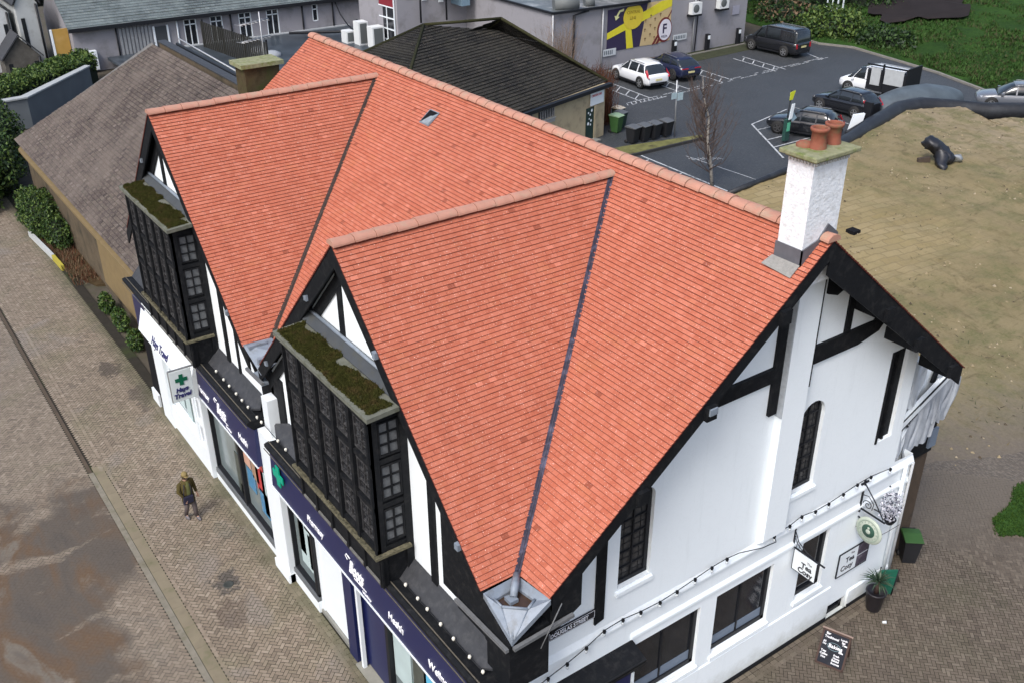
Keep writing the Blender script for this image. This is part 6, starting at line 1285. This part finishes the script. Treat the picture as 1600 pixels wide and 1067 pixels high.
fp_ = thing('thin_tree_trunk', 'single thin bare trunk in front of the dark evergreen thicket', 'tree', (70, 52, 1)); one('trunk', M('grey_trunk', (.12, .1, .085), .9), fp_, lambda b: b.tube([(70.2, 55.0, 0), (70.3, 55.1, 3), (70.5, 55.2, 6)], .09, 6))
b = MB(); vs = []; 
pit = [(81+5.5*math.cos(a_*.2094)*(1+.2*math.sin(a_*1.3)), 46.5+4*math.sin(a_*.2094)*(1+.2*math.sin(a_*.9))) for a_ in range(30)]
b.face([(x, y, gh(x, y)+.35) for x, y in pit]); st('bare_ground', b, M('dark_bare_soil', (.022, .018, .018), .95, .1, var=.4, scale=.5))
b = MB()
o = tufts('p', 5200, lambda r_: (lambda a, q: (19.6+2.2*math.sqrt(q)*math.cos(a)*(1+.16*math.sin(3*a+1)+.08*math.sin(7*a)), -1.0+1.15*math.sqrt(q)*math.sin(a)*(1+.2*math.sin(2*a)+.1*math.sin(5*a+2)), -.01, 1))(r_.random()*6.283, r_.random()), .03, .10, [GR[0], GR[1], M('grass_e', (.035, .075, .008), .8, .2)], 8, w=.018, spread=.8)
o.face([(19.6+2.1*math.cos(a)*(1+.16*math.sin(3*a+1)+.08*math.sin(7*a)), -1+1.1*math.sin(a)*(1+.2*math.sin(2*a)+.1*math.sin(5*a+2)), .012) for a in [k*.1047 for k in range(60)]], GR[1]); props(o.build('grass_patch', None), kind='stuff')
# ================================================================ the walker
SKIN = M('skin', (.42, .25, .18), .6, .4, var=.08); COAT = M('olive_coat', (.075, .06, .022), .9, .15, var=.35, scale=9, bump=.3, bscale=40); SHIRT = M('green_top', (.10, .105, .04), .9, .15, var=.25, scale=9)
TROU = M('grey_trousers', (.12, .10, .10), .9, .15, var=.3, scale=9); HATM = M('tan_cap', (.22, .17, .075), .9, .15, var=.2, scale=12); BAGM = M('navy_bag', (.015, .015, .035), .6); SHOE = M('grey_shoe', (.13, .12, .13), .7)
PX, PY = -2.15, 14.3
PS = thing('person', 'person in tan cap, olive brown coat and grey trousers walking with a dark bag', 'person', (PX, PY, 0)); PS.rotation_euler = (0, 0, R(12))
def skin_body():
    me = bpy.data.meshes.new('body'); V = []; E = []; Rr = []
    def v(p, r, par=None):
        V.append(p); Rr.append(r); i = len(V)-1
        if par is not None: E.append((par, i))
        return i
    pel = v((0, 0, .93), .13); bel = v((0, .0, 1.08), .125, pel); chs = v((0, .0, 1.28), .145, bel); nk = v((0, -.0, 1.44), .06, chs); hb = v((0, -.04, 1.54), .075, nk); ht = v((0, -.05, 1.64), .085, hb)
    for s, fy, ky in ((1, -.20, -.12), (-1, .08, -.03)):
        hip = v((s*.09, 0, .88), .10, pel); kn = v((s*.10, ky, .50), .062, hip); an = v((s*.10, fy+.05, .10), .04, kn); v((s*.11, fy-.09, .05), .04, an)
    for s, el, ha in ((1, (.27, .05, 1.12), (.27, -.08, .87)), (-1, (-.27, .0, 1.12), (-.20, -.2, .92))):
        sh = v((s*.17, 0, 1.38), .065, chs); e = v(el, .046, sh); h = v(ha, .03, e); pm_ = v((ha[0], ha[1]-.03, ha[2]-.06), .026, h)
        for k in range(4):
            L_ = (.045, .055, .05, .038)[k]; o = (ha[0]+s*.0+(k-1.5)*.017, ha[1]-.04-.004*k, ha[2]-.10); a = v(o, .009, pm_); c = v((o[0], o[1]-.01, o[2]-L_*.6), .008, a); v((o[0], o[1]-.0, o[2]-L_), .007, c)
        t = v((ha[0]-s*.035, ha[1]-.05, ha[2]-.055), .010, h); v((ha[0]-s*.045, ha[1]-.065, ha[2]-.09), .008, t)
    me.from_pydata([(x+0, y+0, z) for x, y, z in V], E, []); o = bpy.data.objects.new('body', me); COL.objects.link(o)
    md = o.modifiers.new('skin', 'SKIN'); 
    for i, r_ in enumerate(Rr): me.skin_vertices[0].data[i].radius = (r_, r_*.85)
    me.skin_vertices[0].data[0].use_root = True
    sb = o.modifiers.new('sub', 'SUBSURF'); sb.levels = sb.render_levels = 1
    m2 = bpy.data.meshes.new_from_object(o.evaluated_get(bpy.context.evaluated_depsgraph_get())); bpy.data.objects.remove(o)
    m2.materials.append(SKIN); m2.name = 'body'; o = bpy.data.objects.new('body', m2); COL.objects.link(o)
    for p in m2.polygons: p.use_smooth = True
    o.parent = PS; return o
try: skin_body()
except Exception as ex: print('skin failed', ex)
def ringloft(b, rows, m, n=14, cap=True):
    secs = [[(cx_+rx*math.cos(6.2832*k/n), cy_+ry*math.sin(6.2832*k/n), z) for k in range(n)] for cx_, cy_, z, rx, ry in rows]; loft(b, secs, m, cap)
def lone(name, m, fn): b = MB(); fn(b); return b.build(name, m, PS, world=False)
lone('coat', COAT, lambda b: ringloft(b, [(0, -.03, .66, .20, .17), (0, -.02, .85, .20, .165), (0, 0, 1.05, .185, .155), (0, 0, 1.25, .20, .16), (0, 0, 1.38, .19, .13), (0, 0, 1.45, .09, .09)], None))
lone('coat_front', SHIRT, lambda b: ringloft(b, [(.0, -.09, .80, .11, .12), (.0, -.07, 1.05, .10, .11), (0, -.06, 1.3, .10, .115), (0, -.04, 1.42, .07, .08)], None))
for s, el, ha in ((1, (.27, .05, 1.12), (.27, -.08, .87)), (-1, (-.27, .0, 1.12), (-.20, -.2, .92))):
    lone('sleeve', COAT, lambda b: b.tube([(s*.14, 0, 1.39), (s*.2, .01, 1.34), el, (ha[0], ha[1]+.02, ha[2]+.03)], [.06, .075, .062, .045], 10))
for s, fy, ky in ((1, -.20, -.12), (-1, .08, -.03)):
    lone('trouser_leg', TROU, lambda b: b.tube([(s*.09, 0, .9), (s*.10, ky, .50), (s*.10, fy+.05, .10)], [.11, .078, .06], 12))
    lone('shoe', SHOE, lambda b: ringloft(b, [(s*.11, fy-.03, .0, .045, .13), (s*.11, fy-.03, .05, .045, .13), (s*.11, fy, .10, .04, .07)], None))
lone('cap', HATM, lambda b: (ringloft(b, [(0, -.05, 1.63, .095, .108), (0, -.05, 1.70, .092, .10), (0, -.045, 1.745, .06, .07), (0, -.04, 1.755, .01, .01)], None), ringloft(b, [(0, -.13, 1.63, .07, .09), (0, -.13, 1.645, .07, .09)], None)))
lone('hair', M('brown_hair', (.06, .04, .025), .8), lambda b: ringloft(b, [(0, -.02, 1.5, .07, .07), (0, -.015, 1.58, .09, .09), (0, -.02, 1.64, .092, .1)], None))
lone('nose', SKIN, lambda b: b.tube([(0, -.12, 1.60), (0, -.145, 1.57)], [.008, .014], 6))
for s in (-1, 1): lone('eye', DARKIN, lambda b: b.lathe([(.008, -.004), (.008, .004), (0, .006)], (s*.03, -.128, 1.605), 8, None, Matrix(((1, 0, 0), (0, 0, -1), (0, 1, 0)))))
bg = thing('shoulder_bag', 'dark navy bag held in front of the walking person', 'bag', (PX, PY-.2, .8)); b = MB(); b.prism([(PX-.22, PY-.30, .74), (PX+.10, PY-.27, .74), (PX+.12, PY-.26, .98), (PX-.2, PY-.29, 1.0)], (0, .09, 0)); b.build('bag', BAGM, bg, bevel=.02)
b = MB(); b.tube([(PX-.18, PY-.24, .98), (PX-.1, PY-.17, 1.3), (PX-.06, PY-.03, 1.46)], .012, 5); b.tube([(PX+.08, PY-.22, .97), (PX+.09, PY-.17, 1.25), (PX+.07, PY-.04, 1.46)], .012, 5); b.build('strap', BAGM, bg)
# ================================================================ signs and street things
def sgn(lab, cat='sign', name='hanging_sign', loc=(0, 0, 0)): return thing(name, lab, cat, loc)
NVL = M('navy_letter', (.03, .03, .12)); BLK = M('black_letter', (.015, .015, .02), .5)
hs = sgn('white projecting sign with a green cross and the words Hays Travel', loc=(-1.5, 15, 4.2))
one('board', M('sign_white', (.60, .66, .66), .5, var=.04), hs, lambda b: b.box((-1.86, 14.96, 3.74), (-1.2, 15.05, 4.78)), bevel=.01)
one('frame', GALV, hs, lambda b: (b.bar((-1.87, 15.0, 4.8), (-.9, 15.0, 4.8), .05, .04), b.bar((-1.87, 15.0, 3.74), (-1.87, 15, 4.8), .03, .06)))
one('green_cross', M('dark_green_cross', (.0, .10, .05), .4), hs, lambda b: cross(b, (-1.53, 14.955, 4.46), (1, 0, 0), (0, 0, 1), .36, None, .012))
text('Hays', .19, (-1.74, 14.95, 4.06), (1, 0, 0.06), (0, 0, 1), NVL, hs, bold=.008, shear=.25); text('Travel', .2, (-1.82, 14.95, 3.86), (1, 0, 0.06), (0, 0, 1), NVL, hs, bold=.008, shear=.25)
ds = sgn('black street name plate with white letters under the black corner timbers', loc=(1.4, 0, 4.95), name='street_sign')
one('plate', BLK, ds, lambda b: b.box((.78, -.045, 4.84), (2.0, -.02, 5.06))); one('border', LETTER, ds, lambda b: (b.box((.80, -.05, 4.855), (1.98, -.046, 4.863)), b.box((.80, -.05, 5.037), (1.98, -.046, 5.045)), b.box((.8, -.05, 4.855), (.808, -.046, 5.045)), b.box((1.972, -.05, 4.855), (1.98, -.046, 5.045))))
text('DOUGLAS STREET', .15, (.835, -.05, 4.9), (1, 0, 0), (0, 0, 1), LETTER, ds, ext=.004, bold=.002, wsc=.80)
def scroll(b, c, r0, turns, P, n=26, w=.012, sgn_=1):
    pts = []
    for i in range(n+1):
        t_ = i/n; a = turns*6.2832*t_; r_ = r0*(1-.8*t_); pts.append(P(c[0]+r_*math.cos(a)*sgn_, c[1]+r_*math.sin(a)))
    b.tube(pts, w, 5)
IRON = M('wrought_iron', (.008, .009, .014), .5)
tc = sgn('white hanging sign with black words The Tea Cosy on an iron bracket', loc=(8.35, -.4, 3.2))
one('board', WHITEP, tc, lambda b: b.box((8.335, -.78, 2.93), (8.365, -.08, 3.52))); one('border', IRON, tc, lambda b: [b.bar(p, q, .035, .02) for p, q in (((8.35, -.78, 2.93), (8.35, -.78, 3.52)), ((8.35, -.78, 2.93), (8.35, -.08, 2.93)), ((8.35, -.08, 2.93), (8.35, -.08, 3.52)))])
one('bracket', IRON, tc, lambda b: (b.bar((8.35, 0, 3.56), (8.35, -.98, 3.56), .03, .035), b.bar((8.35, -.01, 3.5), (8.35, -.01, 4.08), .03, .03), b.tube([(8.35, -.03, 4.02), (8.35, -.16, 3.78), (8.35, -.42, 3.64), (8.35, -.62, 3.6)], .013, 5), b.tube([(8.35, -.03, 3.9), (8.35, -.12, 3.72), (8.35, -.3, 3.6)], .009, 5), [b.tube([(8.35, -.03-.08*k, 3.58), (8.35, -.06-.07*k, 3.9-.09*k)], .007, 4) for k in range(5)], b.lathe([(.03, 0), (.02, .05), (0, .09)], (8.35, -.01, 4.08), 8)))
T3 = (0, -1, 0)
text('The', .09, (8.332, -.5, 3.33), T3, (0, 0, 1), BLK, tc, ext=.003); text('Tea', .21, (8.332, -.34, 3.15), T3, (0, 0, 1), BLK, tc, ext=.003, bold=.006); text('Cosy', .21, (8.332, -.26, 2.98), T3, (0, 0, 1), BLK, tc, ext=.003, bold=.006)
tw_ = sgn('flat white wall sign reading The Tea Cosy with dark photographs on its right', loc=(11, 0, 1.9), name='wall_sign')
one('board', WHITEP, tw_, lambda b: b.box((10.36, -.075, 1.5), (11.6, -.05, 2.28))); one('border', IRON, tw_, lambda b: [b.bar(p, q, .02, .035) for p, q in (((10.36, -.07, 1.5), (11.6, -.07, 1.5)), ((10.36, -.07, 2.28), (11.6, -.07, 2.28)), ((10.36, -.07, 1.5), (10.36, -.07, 2.28)), ((11.6, -.07, 1.5), (11.6, -.07, 2.28)))])
PH = M('dark_photograph', (.05, .04, .06), .4, var=.9, scale=9, dirt_glint=(.2, .18, .22), dirt_glint_amt=.8, dscale=6)
one('photograph', PH, tw_, lambda b: b.box((11.14, -.08, 1.91), (11.58, -.076, 2.26))); one('photograph', PH, tw_, lambda b: b.box((11.14, -.08, 1.53), (11.58, -.076, 1.88)))
text('The', .09, (10.85, -.078, 2.1), (1, 0, 0), (0, 0, 1), BLK, tw_, ext=.003); text('Tea', .24, (10.66, -.078, 1.88), (1, 0, 0), (0, 0, 1), BLK, tw_, ext=.003, bold=.004); text('Cosy', .24, (10.5, -.078, 1.64), (1, 0, 0), (0, 0, 1), BLK, tw_, ext=.003, bold=.004)
ov = sgn('pale round hanging sign with a dark green centre on a scrolled iron bracket', loc=(10.9, -.4, 3.2))
Mo = Matrix(((0, 0, -1), (-1, 0, 0), (0, 1, 0)))
PG = M('pale_green_disc', (.42, .47, .40), .5, var=.08); PG2 = M('sage_disc', (.28, .34, .28), .5)
one('disc', PG, ov, lambda b: (b.lathe([(.37, -.03), (.39, 0), (.37, .03), (0, .03)], (10.9, -.40, 3.08), 32, None, Mo)))
one('ring', PG2, ov, lambda b: b.lathe([(.32, .032), (.31, .036), (.285, .036), (.28, .032)], (10.9, -.40, 3.08), 32, None, Mo)); one('centre', M('dark_green_centre', (.03, .08, .055), .5), ov, lambda b: b.lathe([(.19, .031), (.185, .04), (0, .04)], (10.9, -.40, 3.08), 24, None, Mo))
one('emblem', PG, ov, lambda b: (b.lathe([(.07, .041), (.06, .05), (0, .05)], (10.9, -.40, 3.06), 10, None, Mo), b.lathe([(.035, .041), (.03, .05), (0, .05)], (10.9, -.40, 3.17), 10, None, Mo)))
for k in range(9):
    a = R(200+k*17.5); 
one('rim_marks', PG2, ov, lambda b: [b.box((10.862, -.40-.25*math.cos(R(a))-.012, 3.08+.25*math.sin(R(a))-.018), (10.868, -.40-.25*math.cos(R(a))+.012, 3.08+.25*math.sin(R(a))+.018)) for a in range(0, 360, 24)])
one('bracket', IRON, ov, lambda b: (b.bar((10.9, -.02, 3.45), (10.9, -.02, 4.45), .04, .04), b.bar((10.9, -.02, 3.58), (10.9, -.78, 3.56), .035, .035), b.tube([(10.9, -.03, 4.36), (10.9, -.4, 4.0), (10.9, -.72, 3.62)], .017, 5), b.bar((10.75, -.03, 4.38), (11.05, -.03, 4.38), .04, .04),
    scroll(b, (-.22, 3.78), .14, 1.4, lambda x, z: (10.9, x, z)), b.tube([(10.9, -.02, 4.0), (10.9, -.2, 4.05), (10.9, -.38, 3.9), (10.9, -.36, 3.7)], .011, 5), b.bar((10.9, -.02, 3.3), (10.9, -.14, 3.28), .03, .03), b.bar((10.9, -.02, 2.98), (10.9, -.1, 2.96), .03, .03), b.tube([(10.9, -.7, 3.1), (11.0, -.85, 3.3), (11.3, -.95, 3.45)], .008, 4)))
fb2 = thing('flower_basket', 'hanging basket of white and black sprays on an iron hook beside the round sign', 'hanging basket', (11.5, -.5, 3.6))
b = MB(); rr = random.Random(17); WL = [M('white_blossom', (.62, .62, .68), .7, var=.15), M('white_blossom', (.62, .62, .68)), M('dark_spray', (.03, .035, .06), .7), M('lilac_leaf', (.35, .36, .42), .7)]
leaves(b, lambda q_: lumpy((11.55, -.48, 3.62), (.34, .26, .46), q_, .6), 900, .018, .05, WL, rr, 1.0); b.build('sprays', None, fb2); one('bowl', IRON, fb2, lambda b: b.lathe([(.02, -.16), (.1, -.14), (.17, 0)], (11.5, -.55, 3.28), 14)); one('hook', IRON, fb2, lambda b: (b.tube([(11.5, -.55, 3.3), (11.55, -.2, 3.25), (11.6, -.01, 3.2)], .018, 5), b.lathe([(.03, 0), (.0, .05)], (11.62, -.3, 4.1), 8)))
# chalk board
ab = thing('chalk_board', 'brown framed A-shaped chalk board standing on the brick paving', 'A-board', (9.2, -1.15, 0))
WOODB = M('dark_brown_wood', (.06, .035, .028), .6, var=.3, scale=6); CHALK = M('chalk_black', (.012, .014, .022), .8, dirt_glint=(.03, .035, .045), dirt_glint_amt=.6, dscale=5)
pa, pb, pc, pd = Vector((8.93, -.84, .02)), Vector((9.2, -1.5, .02)), Vector((9.27, -.72, .92)), Vector((9.54, -1.36, .92))
ux2 = (pb-pa).normalized(); uy2 = (pc-pa).normalized(); uy2 = (uy2-ux2*uy2.dot(ux2)).normalized(); n2_ = ux2.cross(uy2); Wb = (pb-pa).length; Hb = .96
def q2(u, v, d=0): return pa+ux2*u+uy2*v+n2_*d
one('panel', CHALK, ab, lambda b: b.prism([q2(.04, .05), q2(Wb-.04, .05), q2(Wb-.04, Hb-.04), q2(.04, Hb-.04)], n2_*.02))
one('frame', WOODB, ab, lambda b: [b.bar(q2(*p, .01), q2(*r_, .01), .05, .035, up=n2_) for p, r_ in (((0, .02), (Wb, .02)), ((0, Hb-.02), (Wb, Hb-.02)), ((.02, .0), (.02, Hb)), ((Wb-.02, 0), (Wb-.02, Hb)))])
one('top_rail', M('worn_rail', (.3, .22, .18), .6), ab, lambda b: b.bar(q2(-.03, Hb+.01), q2(Wb+.03, Hb+.01), .05, .02))
n3 = Vector((n2_.x, n2_.y, 0)).normalized()*-.62
one('back_leg', WOODB, ab, lambda b: (b.bar(q2(.02, Hb), q2(.02, 0)+n3, .04, .03), b.bar(q2(Wb-.02, Hb), q2(Wb-.02, 0)+n3, .04, .03), b.bar(q2(.02, .15)+n3*.85, q2(Wb-.02, .15)+n3*.85, .03, .05)))
for w_, u, v, s_ in (('Bar', .10, .84, .085), ('Traditional', .08, .75, .085), ('Lunch', .48, .80, .07), ('Set', .52, .73, .07), ('Teas', .54, .67, .07), ('All', .07, .62, .07), ('Day', .07, .56, .06), ('Baking', .22, .52, .14), ('Soup', .46, .53, .06), ('Rolls', .50, .45, .06), ('Teas', .07, .36, .075), ('Coffee', .06, .28, .075), ('Hot', .10, .20, .075), ('Fresh', .40, .33, .07), ('Home', .40, .26, .07), ('Baked', .38, .19, .08), ('Scones', .38, .11, .08)):
    text(w_, s_, q2(u, v, .026), ux2, uy2, LETTER, ab, ext=.002, bold=.002, wsc=.95, name='chalk_lettering')
one('chalk_ring', M('chalk_blue', (.2, .3, .34), .8), ab, lambda b: b.tube([q2(.36+.17*math.cos(k*.33), .56+.1*math.sin(k*.33), .025) for k in range(20)], .006, 4))
# planter
pl = thing('potted_palm', 'spiky green palm in a black pot against the white wall', 'planter', (11.75, -.5, 0))
one('pot', M('black_pot', (.018, .016, .02), .4), pl, lambda b: b.lathe([(.0, .0), (.17, 0), (.19, .04), (.26, .6), (.28, .62), (.28, .66), (.24, .66), (.22, .58), (0, .58)], (11.75, -.5, 0), 20))
b = MB(); rr = random.Random(23); PLM = [M('palm_leaf', (.025, .055, .03), .5, var=.3), M('palm_leaf_b', (.05, .085, .045), .5, var=.3)]
for k in range(70):
    a = rr.random()*6.283; el = rr.uniform(.1, 1.35); L_ = rr.uniform(.38, .6); d = Vector((math.cos(a)*math.cos(el), math.sin(a)*math.cos(el), math.sin(el))); sd = Vector((-math.sin(a), math.cos(a), 0))*.02; o = Vector((11.75, -.5, .95)); m1 = o+d*L_*.55; m2 = o+d*L_+Vector((0, 0, -.16*math.cos(el)))
    b.face([o-sd*.5, o+sd*.5, m1+sd, m1-sd], PLM[k % 2]); b.face([m1-sd, m1+sd, m2], PLM[k % 2])
b.build('fronds', None, pl); one('trunk', WOODB, pl, lambda b: b.tube([(11.75, -.5, .58), (11.75, -.5, .98)], [.07, .05], 8))
gc = thing('green_crate', 'bright green fabric windbreak behind the potted palm at the corner', 'windbreak', (12.5, -.45, 0))
one('panel', M('emerald_fabric', (.008, .10, .06), .7, var=.2), gc, lambda b: b.prism([(12.15, -.25, .05), (12.6, -.45, .05), (12.7, -.47, .85), (12.25, -.25, .9)], (.03, .05, 0))); one('pole', BLACKM, gc, lambda b: (b.tube([(12.13, -.23, 0), (12.22, -.22, 1.05)], .02, 6), b.tube([(12.62, -.46, 0), (12.71, -.48, .9)], .02, 6)))
cc = thing('paper_cup', 'small white cup lying on the paving in front of the potted palm', 'cup', (11.55, -1.02, 0)); one('cup', WHITEP, cc, lambda b: b.tube([(11.5, -1.0, .04), (11.58, -1.06, .04)], [.03, .04], 8))
# string lights on the gable wall
BULB = M('clear_bulb', (.6, .64, .66), .15, .6)
sl = thing('string_lights', 'string of small bulbs with black holders sagging along the white gable wall', 'string lights', (6.5, -.12, 4.4))
pts = [(0.2, 3.80), (.74, 3.96), (1.23, 4.07), (1.73, 4.22), (2.2, 4.42), (2.71, 4.45), (3.22, 4.38), (3.78, 4.35), (4.28, 4.39), (4.82, 4.46), (5.33, 4.53), (5.81, 4.54), (6.2, 4.5)]
pts2 = [(7.4, 4.42), (7.93, 4.48), (8.34, 4.57), (8.85, 4.49), (9.34, 4.5), (9.88, 4.55), (10.41, 4.61), (10.94, 4.62), (11.75, 4.52)]
one('cable', BLACKM, sl, lambda b: b.tube([(x, -.13, z) for x, z in pts]+[(6.85, -.26, 4.42), (7.3, -.27, 4.38)]+[(x, -.13, z) for x, z in pts2], .011, 5))
for x, z in pts[1:-1]+pts2: 
    h = one('bulb_holder', BLACKM, sl, lambda b: b.lathe([(.035, .0), (.04, -.03), (.03, -.075), (0, -.075)], (x, -.13, z), 8)); one('bulb', BULB, h, lambda b: b.lathe([(.018, -.076), (.036, -.11), (.032, -.145), (0, -.16)], (x, -.13, z), 8))
CBL = M('frosted_bulb', (.72, .70, .62), .3, .5)
for nm, ys, lab in (('near', (2.81, 2.31, 1.93, 1.41, .93, .35, -.11), 'string of round white bulbs on the black shopfront roof nearest the camera'), ('far', (13.72, 13.14, 12.71, 12.2, 11.78, 11.35, 10.73, 10.44, 9.37, 8.89), 'string of round white bulbs on the black shopfront roof farther from the camera')):
    s_ = thing('string_lights', lab, 'string lights', (-.8, ys[0], 5.05), group='bulb strings on the shopfront roofs')
    one('cable', BLACKM, s_, lambda b: b.tube([(-.8, y, 5.06) for y in ys], .01, 5))
    for y in ys: one('bulb', CBL, s_, lambda b: b.lathe([(.015, 0), (.025, .015), (.038, .05), (.03, .085), (0, .1)], (-.82, y, 5.04), 12))
# drain cover, stains and droppings on the pavement
dc = thing('drain_cover', 'small round dark iron cover in a stained patch of the brick paving', 'drain cover', (-2.35, 10.75, 0))
one('cover', M('cast_iron', (.045, .05, .045), .6, .5, .3, bump=.5, bscale=40), dc, lambda b: b.lathe([(.15, -.01), (.15, .012), (.12, .014), (.11, .009), (0, .01)], (-2.35, 10.75, 0), 18))
